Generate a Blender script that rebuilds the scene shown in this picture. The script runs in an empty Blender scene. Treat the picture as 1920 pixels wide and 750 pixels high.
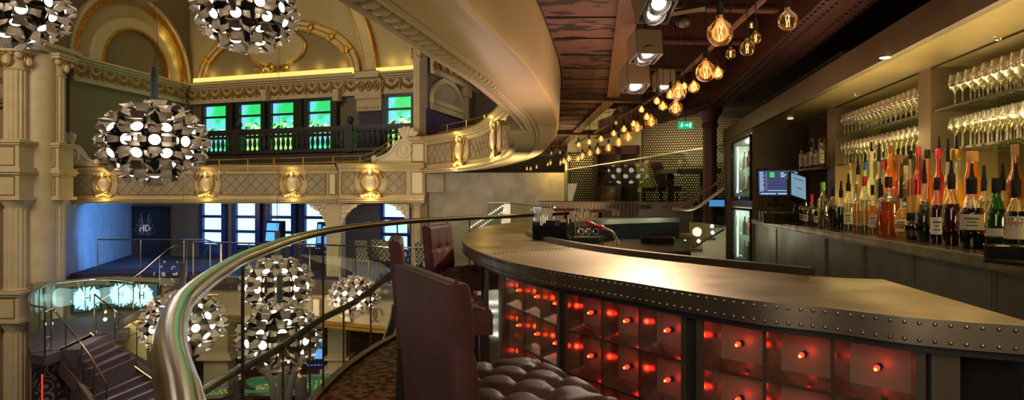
import bpy, math, random
from mathutils import Vector, Matrix, Euler
random.seed(7)
S = bpy.context.scene
COL = S.collection
F, HX, HY, CH = 1200.0, 960.0, 370.0, 1.34        # focal length in pixels, principal point, eye height

# ---------------------------------------------------------------- camera, world, exposure, large lights
cam = bpy.data.cameras.new('camera'); cam_o = bpy.data.objects.new('camera', cam); COL.objects.link(cam_o)
cam.sensor_width = 36.0; cam.lens = F / 1920 * 36; cam.clip_start = 0.02; cam.clip_end = 200
cam.shift_y = -5.0 / 1920
cam_o.location = (0, 0, CH); cam_o.rotation_euler = (math.pi / 2, 0, 0)
S.camera = cam_o
S.view_settings.view_transform = 'Standard'; S.view_settings.look = 'None'
S.view_settings.gamma = 1.0; S.view_settings.use_curve_mapping = False
S.view_settings.exposure = 0.0
S.cycles.transparent_max_bounces = 24
S.cycles.max_bounces = 8
S.cycles.sample_clamp_indirect = 4.0
W = bpy.data.worlds.new('world'); S.world = W; W.use_nodes = True
W.node_tree.nodes['Background'].inputs[0].default_value = (0.9, 0.75, 0.5, 1)
W.node_tree.nodes['Background'].inputs[1].default_value = 0.035

def light(name, kind, loc, power, color, size=0.2, target=None, spot=None, blend=0.5, sy=None):
    l = bpy.data.lights.new(name, kind); l.energy = power; l.color = color
    o = bpy.data.objects.new(name, l); COL.objects.link(o); o.location = loc
    if kind == 'AREA':
        l.size = size
        if sy: l.shape = 'RECTANGLE'; l.size_y = sy
    else: l.shadow_soft_size = size
    if kind == 'SPOT': l.spot_size = math.radians(spot); l.spot_blend = blend
    if target is not None:
        d = Vector(target) - Vector(loc); o.rotation_euler = d.to_track_quat('-Z', 'Y').to_euler()
    return o
WARM = (1.0, 0.78, 0.48); YEL = (1.0, 0.72, 0.18)
light('hall_fill_light', 'AREA', (-9, 12, 11.5), 480, (1, .80, .52), 9, target=(-9, 21, 2))  # added fill for the whole hall, not a real fixture
light('hall_fill_light', 'AREA', (-15, 10, 7), 600, (1, .80, .52), 4, target=(-14, 22, 0))  # added side fill aimed at the pilasters
light('gallery_light', 'AREA', (-9, 23, 8.5), 26, YEL, 8, target=(-9, 26, 8), sy=1)
light('ground_floor_light', 'AREA', (-6, 17, -1.6), 130, (1, .8, .55), 4, target=(-6, 19, -5))
light('mezzanine_blue_light', 'SPOT', (-11.0, 22.8, .3), 1500, (.12, .38, 1.0), .3, target=(-16.2, 25.0, -.1), spot=62, blend=.7)
light('mezzanine_fill', 'AREA', (-12.3, 25.5, 1.15), 26, (1, .78, .5), 1.5, target=(-12.6, 27.6, .2))  # added warm fill on the door wall against the blue
light('mezzanine_blue_light', 'AREA', (-11, 22.8, 1.1), 70, (.15, .25, 1.0), 3, target=(-11, 23, -1))
light('mezzanine_blue_light', 'AREA', (-5, 23, 1.1), 40, (.25, .35, 1.0), 3, target=(-5.5, 23, -1))
light('bar_fill_light', 'AREA', (-1.1, -.9, 2.0), 30, (1, .82, .62), 1.3, target=(.3, 2.2, .7))  # added fill on the bar front, unseen behind the eye
light('bar_fill_light', 'AREA', (.7, 5.0, 1.62), 12, (1, .62, .50), 1.4, target=(.7, 5.01, 3))  # added upward fill on the planks, invisible from below
light('bar_fill_light', 'AREA', (.9, -1.2, 2.3), 15, (1, .80, .55), 1.6, target=(.9, 2.2, .9))  # added fill from behind the eye for counter and panels
light('bar_fill_light', 'AREA', (1.3, 2.6, 2.55), 4.5, (1, .72, .42), 1.2, target=(.9, 3.0, 0))  # added dim fill above the bar
light('bar_fill_light', 'AREA', (1.0, 9.5, 2.5), 14, (1, .66, .34), 2.0, target=(1.0, 9.5, 0))  # added dim fill over the far end of the bar
light('rear_room_light', 'AREA', (3.2, 12.0, 2.6), 22, (1, .75, .42), 1.5, target=(3.4, 14.5, .8))

# ---------------------------------------------------------------- helpers
def P(px, py, Y): return Vector(((px - HX) / F * Y, Y, CH - (py - HY) / F * Y))
WMX = {}
def T(loc=(0,0,0), rz=0, rx=0, ry=0):
    return Matrix.Translation(Vector(loc)) @ Euler((rx, ry, rz), 'XYZ').to_matrix().to_4x4()
class MB:
    def __init__(s, M=None): s.v = []; s.f = []; s.mi = []; s.M = M; s.cur = 0
    def add(s, vs, fs):
        b = len(s.v)
        if s.M is None: s.v += [Vector(x) for x in vs]
        elif isinstance(s.M, Matrix): s.v += [s.M @ Vector(x) for x in vs]
        else: s.v += [Vector(s.M(*x)) for x in vs]
        s.f += [tuple(i + b for i in f) for f in fs]; s.mi += [s.cur] * len(fs); return s
    def box(s, c, d, rz=0, R=None, nx=1):
        x, y, z = d[0] / 2, d[1] / 2, d[2] / 2
        m = R if R is not None else T(c, rz)
        vs = []; fs = []
        for i in range(nx + 1):
            xx = -x + 2 * x * i / nx
            vs += [m @ Vector((xx, -y, -z)), m @ Vector((xx, y, -z)), m @ Vector((xx, y, z)), m @ Vector((xx, -y, z))]
        fs.append((0, 3, 2, 1)); n = nx * 4; fs.append((n, n + 1, n + 2, n + 3))
        for i in range(nx):
            a = i * 4
            for k in range(4): fs.append((a + k, a + (k + 1) % 4, a + 4 + (k + 1) % 4, a + 4 + k))
        return s.add(vs, fs)
    def b2(s, x0, x1, y0, y1, z0, z1, nx=1):
        return s.box(((x0 + x1) / 2, (y0 + y1) / 2, (z0 + z1) / 2), (abs(x1 - x0), abs(y1 - y0), abs(z1 - z0)), nx=nx)
    def lathe(s, prof, loc=(0, 0, 0), seg=16, M=None, sx=1, sy=1, caps=True):
        m = M if M is not None else Matrix.Translation(Vector(loc)); vs = []; fs = []
        for r, z in prof:
            for k in range(seg):
                a = 2 * math.pi * k / seg; vs.append(m @ Vector((r * math.cos(a) * sx, r * math.sin(a) * sy, z)))
        for j in range(len(prof) - 1):
            for k in range(seg):
                a = j * seg + k; b = j * seg + (k + 1) % seg; fs.append((a, b, b + seg, a + seg))
        if caps:
            if prof[0][0] > 1e-5: fs.append(tuple(range(seg - 1, -1, -1)))
            if prof[-1][0] > 1e-5: n = (len(prof) - 1) * seg; fs.append(tuple(range(n, n + seg)))
        return s.add(vs, fs)
    def ball(s, c, r, seg=10, M=None):
        if not hasattr(r, '__len__'): r = (r, r, r)
        n = max(4, seg // 2); prof = [(max(1e-6, math.sin(math.pi * i / n)), -math.cos(math.pi * i / n)) for i in range(n + 1)]
        m = (M if M is not None else Matrix.Identity(4)) @ Matrix.Translation(Vector(c)) @ Matrix.Diagonal((r[0], r[1], r[2], 1))
        return s.lathe(prof, seg=seg, M=m, caps=False)
    def tube(s, pts, r, seg=8, closed=False, flat=None):
        pts = [Vector(p) for p in pts]; n = len(pts); vs = []; fs = []
        up = Vector((0, 0, 1)); prev = None
        for i, p in enumerate(pts):
            a = pts[(i - 1) % n] if (closed or i) else p; b = pts[(i + 1) % n] if (closed or i < n - 1) else p
            t = (b - a)
            t = t.normalized() if t.length > 1e-9 else Vector((0, 0, 1))
            ref = prev if prev is not None else (up if abs(t.z) < .95 else Vector((1, 0, 0)))
            x = t.cross(ref)
            if x.length < 1e-4: x = t.cross(Vector((1, .3, .2)))
            x.normalize(); y = x.cross(t).normalized(); prev = y
            rr = r[i] if hasattr(r, '__len__') else r
            for k in range(seg):
                g = 2 * math.pi * k / seg; vs.append(p + x * math.cos(g) * rr + y * math.sin(g) * rr * (flat or 1))
        m = n if closed else n - 1
        for i in range(m):
            for k in range(seg):
                a = i * seg + k; b = i * seg + (k + 1) % seg; c = ((i + 1) % n) * seg
                fs.append((a, b, c + (k + 1) % seg, c + k))
        if not closed: fs.append(tuple(range(seg - 1, -1, -1))); fs.append(tuple(range((n - 1) * seg, n * seg)))
        return s.add(vs, fs)
    def prism(s, poly, z0, z1):
        n = len(poly); vs = [(x, y, z0) for x, y in poly] + [(x, y, z1) for x, y in poly]
        fs = [tuple(range(n - 1, -1, -1)), tuple(range(n, 2 * n))] + [(i, (i + 1) % n, n + (i + 1) % n, n + i) for i in range(n)]
        return s.add(vs, fs)
    def sweep(s, pts, sec, closed_sec=True):
        """sec: (offset, z) pairs; offset is measured to the +normal side (right of travel) of the plan curve"""
        n = len(pts); m = len(sec); vs = []; fs = []
        for i, p in enumerate(pts):
            a = pts[max(0, i - 1)]; b = pts[min(n - 1, i + 1)]
            t = Vector((b[0] - a[0], b[1] - a[1])).normalized(); nn = Vector((t.y, -t.x))
            for o, z in sec: vs.append((p[0] + nn.x * o, p[1] + nn.y * o, z))
        for i in range(n - 1):
            for k in range(m if closed_sec else m - 1):
                a = i * m + k; b = i * m + (k + 1) % m; fs.append((a, b, b + m, a + m))
        if closed_sec: fs.append(tuple(range(m - 1, -1, -1))); fs.append(tuple(range((n - 1) * m, n * m)))
        return s.add(vs, fs)
    def build(s, name, mat, parent=None, smooth=True, local=False, kind=None, angle=35):
        me = bpy.data.meshes.new(name); vs = s.v
        if parent is not None and not local: inv = WMX[parent.name].inverted(); vs = [inv @ v for v in vs]
        me.from_pydata([tuple(v) for v in vs], [], s.f); me.update()
        for m in (mat if isinstance(mat, (list, tuple)) else [mat]): me.materials.append(m)
        me.polygons.foreach_set('material_index', s.mi)
        if smooth:
            me.polygons.foreach_set('use_smooth', [True] * len(me.polygons))
            me.set_sharp_from_angle(angle=math.radians(angle))
        o = bpy.data.objects.new(name, me); COL.objects.link(o)
        if parent is not None: o.parent = parent; WMX[o.name] = WMX[parent.name]
        else: WMX[o.name] = Matrix.Identity(4)
        if kind: o['kind'] = kind
        return o
def tag(o, label, cat, group=None):
    o['label'] = label; o['category'] = cat
    if group: o['group'] = group
    return o
def thing(name, label, cat, loc=(0, 0, 0), rz=0, group=None):
    o = bpy.data.objects.new(name, None); COL.objects.link(o); o.location = loc; o.rotation_euler = (0, 0, rz)
    o.empty_display_size = .1; WMX[o.name] = T(loc, rz); return tag(o, label, cat, group)
def structure(name, mb, mat, smooth=False): return mb.build(name, mat, None, smooth, kind='structure')
def copy_tree(root, loc, rz=None, label=None, group=None, scale=None):
    def cp(o, par):
        c = o.copy(); COL.objects.link(c)
        if par is not None: c.parent = par
        for ch in o.children: cp(ch, c)
        return c
    r = cp(root, None); r.location = loc
    if rz is not None: r.rotation_euler = (0, 0, rz)
    if scale: r.scale = (scale,) * 3
    if label: r['label'] = label
    if group: r['group'] = group
    return r
def crom(pts, n=12):
    out = []; pts = [Vector(p) for p in pts]; N = len(pts)
    for i in range(N - 1):
        p0 = pts[i - 1] if i else pts[0] * 2 - pts[1]; p1 = pts[i]; p2 = pts[i + 1]; p3 = pts[i + 2] if i < N - 2 else pts[-1] * 2 - pts[-2]
        for k in range(n):
            t = k / n
            out.append(.5 * ((2 * p1) + (p2 - p0) * t + (2 * p0 - 5 * p1 + 4 * p2 - p3) * t * t + (3 * p1 - p0 - 3 * p2 + p3) * t ** 3))
    out.append(pts[-1]); return out
def resample(pts, step):
    pts = [Vector(p) for p in pts]; L = [0]
    for a, b in zip(pts, pts[1:]): L.append(L[-1] + (b - a).length)
    n = max(2, int(L[-1] / step) + 1); out = []; j = 0
    for i in range(n):
        d = L[-1] * i / (n - 1)
        while j < len(L) - 2 and L[j + 1] < d: j += 1
        t = (d - L[j]) / max(1e-9, L[j + 1] - L[j]); out.append(pts[j].lerp(pts[j + 1], t))
    return out
def offset(pts, o):
    out = []; n = len(pts)
    for i, p in enumerate(pts):
        a = pts[max(0, i - 1)]; b = pts[min(n - 1, i + 1)]
        t = Vector((b[0] - a[0], b[1] - a[1])).normalized(); out.append(Vector((p[0] + t.y * o, p[1] - t.x * o)))
    return out
class Line:
    """a wall line in plan from a to b, a on the left as one looks at it; x runs along it, y away from the eye"""
    def __init__(s, a, b):
        s.a = Vector((a[0], a[1])); s.b = Vector((b[0], b[1])); s.L = (s.b - s.a).length; s.t = (s.b - s.a) / s.L; s.ang = math.atan2(s.t.y, s.t.x)
    def M(s, z=0): return T((s.a.x, s.a.y, z), s.ang)
    def at(s, px):
        k = (px - HX) / F; Y = (s.a.x * s.t.y - s.a.y * s.t.x) / (k * s.t.y - s.t.x)
        return (Vector((k * Y, Y)) - s.a).dot(s.t), Y
    def u(s, px): return s.at(px)[0]
    def z(s, px, py): return CH - (py - HY) / F * s.at(px)[1]
class Bend:
    """same, along a plan curve"""
    def __init__(s, pts):
        s.p = [Vector((p[0], p[1])) for p in pts]; s.l = [0]
        for a, b in zip(s.p, s.p[1:]): s.l.append(s.l[-1] + (b - a).length)
        s.L = s.l[-1]
    def frame(s, u):
        j = 0
        while j < len(s.l) - 2 and s.l[j + 1] < u: j += 1
        d = s.p[j + 1] - s.p[j]; t = d.normalized(); return s.p[j] + t * (u - s.l[j]), t
    def __call__(s, x, y, z):
        p, t = s.frame(x); return (p.x - t.y * y, p.y + t.x * y, z)
    def u(s, px):
        for i in range(len(s.p) - 1):
            a, b = s.p[i], s.p[i + 1]; fa = HX + F * a.x / a.y - px; fb = HX + F * b.x / b.y - px
            if fa * fb <= 0: return s.l[i] + (s.l[i + 1] - s.l[i]) * fa / ((fa - fb) or 1)
        return 0
# ---------------------------------------------------------------- materials
def mat(name, c, rough=.5, metal=0, c2=None, scale=6, bump=0, bscale=None, spec=.5, stretch=None, lo=.35, hi=.65, rough2=None, detail=4):
    m = bpy.data.materials.new(name); m.use_nodes = True; nt = m.node_tree; N = nt.nodes; L = nt.links
    b = N['Principled BSDF']; b.inputs['Base Color'].default_value = (*c, 1); b.inputs['Roughness'].default_value = rough
    b.inputs['Metallic'].default_value = metal; b.inputs['Specular IOR Level'].default_value = spec
    if c2 or bump or rough2:
        tc = N.new('ShaderNodeTexCoord'); mp = N.new('ShaderNodeMapping'); L.new(tc.outputs['Object'], mp.inputs[0])
        if stretch: mp.inputs['Scale'].default_value = stretch
        nz = N.new('ShaderNodeTexNoise'); nz.inputs['Scale'].default_value = scale; nz.inputs['Detail'].default_value = detail; L.new(mp.outputs[0], nz.inputs['Vector'])
        mr = N.new('ShaderNodeMapRange'); mr.inputs[1].default_value = lo; mr.inputs[2].default_value = hi; L.new(nz.outputs[0], mr.inputs[0])
        if c2:
            mx = N.new('ShaderNodeMix'); mx.data_type = 'RGBA'; mx.inputs[6].default_value = (*c, 1); mx.inputs[7].default_value = (*c2, 1)
            L.new(mr.outputs[0], mx.inputs[0]); L.new(mx.outputs[2], b.inputs['Base Color'])
        if rough2:
            r = N.new('ShaderNodeMapRange'); r.inputs[3].default_value = rough; r.inputs[4].default_value = rough2; L.new(mr.outputs[0], r.inputs[0]); L.new(r.outputs[0], b.inputs['Roughness'])
        if bump:
            nb = N.new('ShaderNodeTexNoise'); nb.inputs['Scale'].default_value = bscale or scale * 4; nb.inputs['Detail'].default_value = 3; L.new(mp.outputs[0], nb.inputs['Vector'])
            bp = N.new('ShaderNodeBump'); bp.inputs['Strength'].default_value = bump; bp.inputs['Distance'].default_value = .01; L.new(nb.outputs[0], bp.inputs['Height']); L.new(bp.outputs[0], b.inputs['Normal'])
    return m
def emis(name, c, s, base=(0.02, 0.02, 0.02)):
    m = bpy.data.materials.new(name); m.use_nodes = True; b = m.node_tree.nodes['Principled BSDF']
    b.inputs['Base Color'].default_value = (*base, 1); b.inputs['Emission Color'].default_value = (*c, 1); b.inputs['Emission Strength'].default_value = s
    return m
def glass(name, tint=(1, 1, 1), refl=.06, edge=.5, rough=.02, body=0.0, bodyc=(.5, .5, .5), spread=.35):
    """thin clear sheet: transparent, with a reflection that grows at grazing angles and an optional translucent body colour"""
    m = bpy.data.materials.new(name); m.use_nodes = True; nt = m.node_tree; N = nt.nodes; L = nt.links
    N.remove(N['Principled BSDF']); out = N['Material Output']
    tr = N.new('ShaderNodeBsdfTransparent'); tr.inputs[0].default_value = (*tint, 1)
    gl = N.new('ShaderNodeBsdfGlossy'); gl.inputs['Roughness'].default_value = rough; gl.inputs[0].default_value = (.95, .95, .95, 1)
    lw = N.new('ShaderNodeLayerWeight'); lw.inputs[0].default_value = spread
    mr = N.new('ShaderNodeMapRange'); mr.inputs[3].default_value = refl; mr.inputs[4].default_value = edge; L.new(lw.outputs['Facing'], mr.inputs[0])
    base = tr
    if body > 0:
        tl = N.new('ShaderNodeBsdfTranslucent'); tl.inputs[0].default_value = (*bodyc, 1)
        df = N.new('ShaderNodeBsdfDiffuse'); df.inputs[0].default_value = (*bodyc, 1)
        m0 = N.new('ShaderNodeMixShader'); m0.inputs[0].default_value = .35; L.new(tl.outputs[0], m0.inputs[1]); L.new(df.outputs[0], m0.inputs[2])
        m1 = N.new('ShaderNodeMixShader'); m1.inputs[0].default_value = body; L.new(tr.outputs[0], m1.inputs[1]); L.new(m0.outputs[0], m1.inputs[2]); base = m1
    mx = N.new('ShaderNodeMixShader'); L.new(mr.outputs[0], mx.inputs[0]); L.new(base.outputs[0], mx.inputs[1]); L.new(gl.outputs[0], mx.inputs[2]); L.new(mx.outputs[0], out.inputs[0])
    return m
cream = mat('cream_plaster', (.56, .46, .30), .55, c2=(.50, .40, .25), scale=3, bump=.05)
creamy = mat('yellow_cream_plaster', (.42, .34, .195), .55, c2=(.37, .30, .17), scale=1.2)
soffm = mat('satin_cream_soffit', (.60, .50, .31), .35, c2=(.55, .45, .27), scale=1.5, spec=.6)
tan = mat('tan_wall', (.20, .15, .085), .6, c2=(.22, .165, .10), scale=2)
brownw = mat('brown_wall', (.17, .13, .085), .6, c2=(.14, .105, .07), scale=2)
darkw = mat('dark_panel', (.035, .03, .035), .5)
purple = mat('purple_wall', (.055, .03, .10), .6)
gold = mat('gilt', (.62, .36, .08), .35, .8, c2=(.40, .22, .05), scale=8)
giltb = mat('bronze_relief', (.36, .22, .08), .5, .4, c2=(.25, .14, .05), scale=8)
brass = mat('polished_brass', (.85, .58, .18), .22, 1)
latm = mat('lattice_ground', (.33, .29, .21), .6, c2=(.28, .24, .17), scale=3)
concrete = mat('textured_plaster', (.29, .245, .185), .55, c2=(.19, .16, .12), scale=2.2, bump=.25, bscale=9, detail=8)
whitep = mat('white_plaster_relief', (.70, .62, .47), .5)
darkiron = mat('black_painted_iron', (.02, .02, .022), .45)
screenframe = mat('black_green_frame', (.015, .022, .018), .4)
chrome = mat('dark_chrome', (.14, .125, .11), .28, .9)
flapm = mat('brushed_steel_flap', (.62, .52, .41), .45, .4, c2=(.47, .38, .29), scale=10)
steel = mat('brushed_stainless', (.43, .37, .30), .17, 1)
satin = mat('satin_steel', (.70, .64, .52), .38, .7)
polished = mat('polished_steel', (.75, .73, .70), .1, 1)
zinc = mat('aged_zinc', (.42, .31, .19), .32, 1, c2=(.26, .18, .10), scale=3.5, rough2=.46, bump=.02, bscale=30, detail=7)
zincedge = mat('zinc_edge', (.42, .36, .28), .36, 1, c2=(.24, .20, .16), scale=7, rough2=.45, bump=.02, bscale=40)
gunmetal = mat('gunmetal_panel', (.22, .21, .185), .42, .8, c2=(.15, .145, .125), scale=2.5, rough2=.52)
frameg = mat('bronze_grey_frame', (.19, .155, .12), .4, .7, c2=(.15, .12, .09), scale=4)
blackm = mat('matt_black', (.010, .010, .011), .6, spec=.2)
leather = mat('oxblood_leather', (.115, .050, .048), .5, c2=(.085, .036, .036), scale=10, bump=.1, bscale=140, spec=.15)
darkwood = mat('dark_stained_wood', (.022, .013, .010), .35, c2=(.035, .02, .013), scale=20, stretch=(1, 1, .1))
redwood = mat('red_brown_wood', (.20, .07, .03), .3, c2=(.14, .05, .02), scale=12)
redsteel = mat('dark_red_painted_steel', (.080, .026, .022), .45, c2=(.055, .018, .016), scale=4, bump=.05)
redflange = mat('faded_red_steel', (.13, .058, .045), .5, c2=(.08, .036, .03), scale=9, lo=.4, hi=.7)
sheet = glass('balustrade_glass', (.95, .98, .96), .018, .22, spread=.3)
tintsheet = glass('tinted_glass', (.72, .80, .72), .06, .5)
cleargl = glass('clear_glassware', (.98, .97, .94), .05, .75, .03, spread=.5)
ambergl = glass('amber_tinted_glass', (1.0, .86, .62), .05, .6, .03, spread=.45)
lensm = emis('lamp_lens', (1, .93, .80), 14)
# ================================================================ the far side of the hall
LA = Line((-15.2, 22), (-14.1, 28))                 # side wall of the upper gallery
LB = Line((-17.4, 29.05), (-3.5, 24.64))            # back wall with the windows
LD = Line((-2.73, 20.6), (-1.45, 24.9))             # short return wall beside the tall column
LG = Line(P(118, 0, 22.3).xy, P(634, 0, 21.0).xy)   # front of the far gallery
LH = Line(P(636, 0, 20.7).xy, P(802, 0, 20.6).xy)
def wall(name, ln, z0, z1, m, th=.25):
    mb = MB(ln.M()); mb.b2(0, ln.L, 0, th, z0, z1); return structure(name, mb, m)
uB0 = LB.u(355)
wall('wall_gallery_side', LA, 2.0, 12, tan)
mb = MB(LB.M()); mb.b2(uB0, LB.L, 0, .25, 1.3, 6.2); structure('wall_back_upper', mb, brownw)
mb = MB(LB.M()); mb.b2(uB0, LB.L, 0, .25, 6.2, 13); structure('wall_back_vault', mb, creamy)
mb = MB(LB.M()); mb.b2(0, LB.L, 0, .25, -1.6, 1.3); structure('wall_back_lower', mb, tan)
wall('wall_return', LD, -1.6, 13, brownw)
bluew = mat('pale_plaster_wall', (.33, .38, .42), .7, c2=(.27, .32, .36), scale=2.5, bump=.2, bscale=8)
mb = MB(Line((-15.0, 21.4), (-17.2, 29)).M()); mb.b2(0, 8, 0, .2, -1.6, 1.3); structure('wall_mezzanine_side', mb, bluew)
# gallery floor slab and mezzanine floor, ground floor
navy = mat('navy_carpet', (.020, .022, .05), .8, c2=(.035, .03, .06), scale=14)
mb = MB(); mb.prism([(-15.1, 22.6), (-17.3, 29.2), (-1.5, 25), (-2.7, 20.7), (-5.6, 20.9)], 1.24, 1.36); structure('floor_far_gallery', mb, cream)
gcarpet = mat('casino_carpet', (.055, .02, .045), .85, c2=(.02, .012, .03), scale=5, lo=.45, hi=.55)
mb = MB(); mb.b2(-24, 8, 6, 34, -5.3, -5.1); structure('floor_ground', mb, gcarpet)
mb = MB(); mb.b2(-24, 3, 30, 30.3, -5.1, -1.4); structure('wall_ground_back', mb, darkw)
mb = MB(); mb.b2(-21, -20.8, 8, 30, -5.1, 13); structure('wall_left', mb, brownw)
mezz = crom([P(360, 0, 20.9).xy, P(440, 0, 20.4).xy, P(520, 0, 20.0).xy, P(610, 0, 19.5).xy, P(735, 0, 18.6).xy, P(830, 0, 18.4).xy], 8)
mb = MB(); mb.prism([(-14.9, 21.6), (-17.2, 28.9), (-3, 24.6), (-2.0, 21), (-2.0, 18.4)] + [tuple(p) for p in reversed(mezz)] + [(-10.3, 22.5)], -1.5, -1.25)
structure('floor_mezzanine', mb, navy)
# ceiling of the hall
mb = MB(); mb.b2(-22, 0, 3, 30, 12.6, 12.8); structure('ceiling_hall', mb, creamy)
# ---- entablature with swag frieze
def entab(ln, u0, u1, name, label):
    r = thing(name, label, 'frieze', (*((ln.a + ln.t * u0)), 5.4), ln.ang)
    mb = MB(ln.M()); mb.b2(u0, u1, -.14, -.03, 5.42, 5.98)
    for z, h, d in ((5.36, .07, .20), (5.98, .06, .22), (6.05, .07, .30), (6.13, .08, .38)): mb.b2(u0, u1, -d, -.03, z, z + h)
    mb.build('band', cream, r, smooth=False)
    sw = MB(ln.M()); n = max(1, round((u1 - u0) / .62)); w = (u1 - u0) / n
    for i in range(n):
        a = u0 + i * w
        for k, rr in ((0, .06), (.07, .05), (.15, .03)):
            sw.tube([(a + .05 + (w - .1) * t, -.16, 5.84 - k - (.26 - k) * 4 * t * (1 - t) * .9) for t in [j / 8 for j in range(9)]], [rr * (.5 + 2 * t * (1 - t) * 1.6) for t in [j / 8 for j in range(9)]], 5)
        for sgn in (-1, 1):
            sw.tube([(a + w / 2 + sgn * (.05 + .09 * math.cos(g)), -.16, 5.86 + .055 * math.sin(g)) for g in [j * .8 for j in range(7)]], .026, 5)
        sw.box((a, -.16, 5.72), (.07, .06, .36)); sw.ball((a, -.16, 5.88), (.09, .05, .08), 6); sw.ball((a, -.17, 5.60), (.06, .04, .07), 6)
    sw.build('swag_relief', giltb, r)
    return r
entab(LA, 0, LA.L - .42, 'swag_frieze', 'swag frieze on the gallery side wall below the blind arch')
entab(LB, uB0 + .03, LB.u(675), 'swag_frieze', 'long swag frieze running above the green screen windows')
entab(LB, LB.u(722), LB.u(786), 'swag_frieze', 'short swag frieze over the green window behind the tall fluted column')
entab(LD, .15, LD.L, 'swag_frieze', 'short swag frieze on the return wall beside the tall fluted column')
# lit cove plaster on the cornice, its glow put in as emission
r = thing('lit_cove', 'gold cove plaster with painted glow under the big lunette', 'light', (*(LB.a), 6.2))
mb = MB(LB.M()); mb.b2(LB.u(372), LB.u(668), -.30, -.16, 6.24, 6.46); mb.build('painted_glow', emis('cove_glow', (1, .72, .16), 1.25), r)
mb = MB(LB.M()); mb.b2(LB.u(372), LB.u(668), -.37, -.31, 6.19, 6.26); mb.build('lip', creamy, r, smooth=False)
r = thing('lit_cove', 'gold cove plaster with painted glow over the window behind the fluted column', 'light', (*(LB.a), 6.2))
mb = MB(LB.M()); mb.b2(LB.u(712), LB.u(782), -.30, -.16, 6.24, 6.38); mb.build('painted_glow', emis('cove_glow', (1, .72, .16), 1.25), r)
for px in (400, 450, 500, 550, 600, 645, 735, 765):
    u, Y = LB.at(px); p = LB.M() @ Vector((u, -.25, 6.6)); light('cove_lamp', 'POINT', p, 3.2, YEL, .12)
def arch(ln, uc, z0, a0, b0, a1, b1, y0, y1, n=36, half=True):
    """a flat elliptical ring between half axes (a0,b0) and (a1,b1)"""
    mb = MB(ln.M()); vs = []; fs = []
    for i in range(n + 1):
        g = math.pi * i / n; c, s_ = math.cos(g), math.sin(g)
        vs += [(uc + a0 * c, y0, z0 + b0 * s_), (uc + a1 * c, y0, z0 + b1 * s_), (uc + a1 * c, y1, z0 + b1 * s_), (uc + a0 * c, y1, z0 + b0 * s_)]
    for i in range(n):
        a = i * 4
        for k in range(4): fs.append((a + k, a + 4 + k, a + 4 + (k + 1) % 4, a + (k + 1) % 4))
    fs += [(0, 1, 2, 3), (n * 4 + 3, n * 4 + 2, n * 4 + 1, n * 4)]
    mb.add(vs, fs); return mb
def fan(ln, uc, z0, a, b, y, n=32):
    mb = MB(ln.M()); mb.add([(uc, y, z0)] + [(uc + a * math.cos(math.pi * i / n), y, z0 + b * math.sin(math.pi * i / n)) for i in range(n + 1)], [(0, i + 1, i + 2) for i in range(n)]); return mb
uc = LB.u(519)
r = thing('lunette_arch', 'wide shallow lunette arch with ribbon clasps above the green windows', 'arch', (*(LB.M() @ Vector((uc, 0, 6.3))).xy, 6.3))
ha = (LB.u(668) - LB.u(368)) / 2
fan(LB, uc, 6.34, ha - .35, 1.95, -.06).build('lunette_ground', tan, r)
arch(LB, uc, 6.34, ha, 2.32, ha - .42, 1.95, -.14, -.03).build('arch_band', cream, r)
arch(LB, uc, 6.34, ha + .05, 2.37, ha - .02, 2.30, -.19, -.1).build('gilt_edge', gold, r)
arch(LB, uc, 6.34, ha - .38, 1.99, ha - .45, 1.92, -.19, -.1).build('gilt_edge', gold, r)
arch(LB, uc, 6.34, ha - .17, 2.17, ha - .25, 2.10, -.17, -.1).build('inner_groove', giltb, r)
for g in (.42, .75, 1.08, 2.06, 2.39, 2.72):
    c = Vector((uc + (ha - .2) * math.cos(g), -.17, 6.34 + 2.14 * math.sin(g)))
    mb = MB(LB.M()); mb.box(c, (.5, .12, .14), R=T(c, 0) @ Euler((0, -g, 0)).to_matrix().to_4x4()); mb.ball(c + Vector((0, -.06, 0)), (.13, .06, .13), 8); mb.build('ribbon_clasp', gold, r)
mb = MB(LB.M()); c = Vector((LB.u(523), -.17, LB.z(523, 92))); mb.ball(c, (1.35, .12, .75), 28); mb.build('oval_boss', creamy, r)
mb = MB(LB.M()); mb.tube([(c.x + 1.37 * math.cos(g), -.14, c.z + .77 * math.sin(g)) for g in [i * math.pi / 20 for i in range(40)]], .05, 6, closed=True)
zo = LB.z(513, 130)
for sgn in (-1, 1):
    mb.tube([(LB.u(514) + sgn * (.15 + t * .6), -.2, zo + .10 * math.sin(t * 9) - .05) for t in [i / 12 for i in range(13)]], .045, 6)
    mb.ball((LB.u(514) + sgn * .72, -.2, zo + .02), .10, 8)
mb.ball((LB.u(514), -.2, zo + .05), (.18, .1, .2), 10); mb.build('gilt_scrolls', gold, r)
# vault ribs springing from the pilaster
r = thing('vault_rib', 'tall curved vault rib with gilt edges above the purple pilaster', 'rib', (*(LB.M() @ Vector((LB.u(700), 0, 0))).xy, 6.3))
rib = [(LB.u(a), LB.z(a, b)) for a, b in ((650, -10), (664, 25), (678, 65), (687, 105), (690, 134))]
rib = crom([(x, 0, z) for x, z in rib], 6)
def ribbon(mb, pts, w0, w1, y0, y1):
    vs = []; fs = []
    for p in pts: vs += [(p.x + w0, y0, p.z), (p.x + w1, y0, p.z), (p.x + w1, y1, p.z), (p.x + w0, y1, p.z)]
    for i in range(len(pts) - 1):
        a = i * 4
        for k in range(4): fs.append((a + k, a + 4 + k, a + 4 + (k + 1) % 4, a + (k + 1) % 4))
    mb.add(vs, fs)
mb = MB(LB.M()); ribbon(mb, rib, 0, .42, -.22, -.004); mb.build('rib_band', cream, r)
mb = MB(LB.M()); ribbon(mb, rib, -.06, .0, -.26, -.02); ribbon(mb, rib, .42, .52, -.28, -.02); mb.build('gilt_edge', gold, r)
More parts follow.
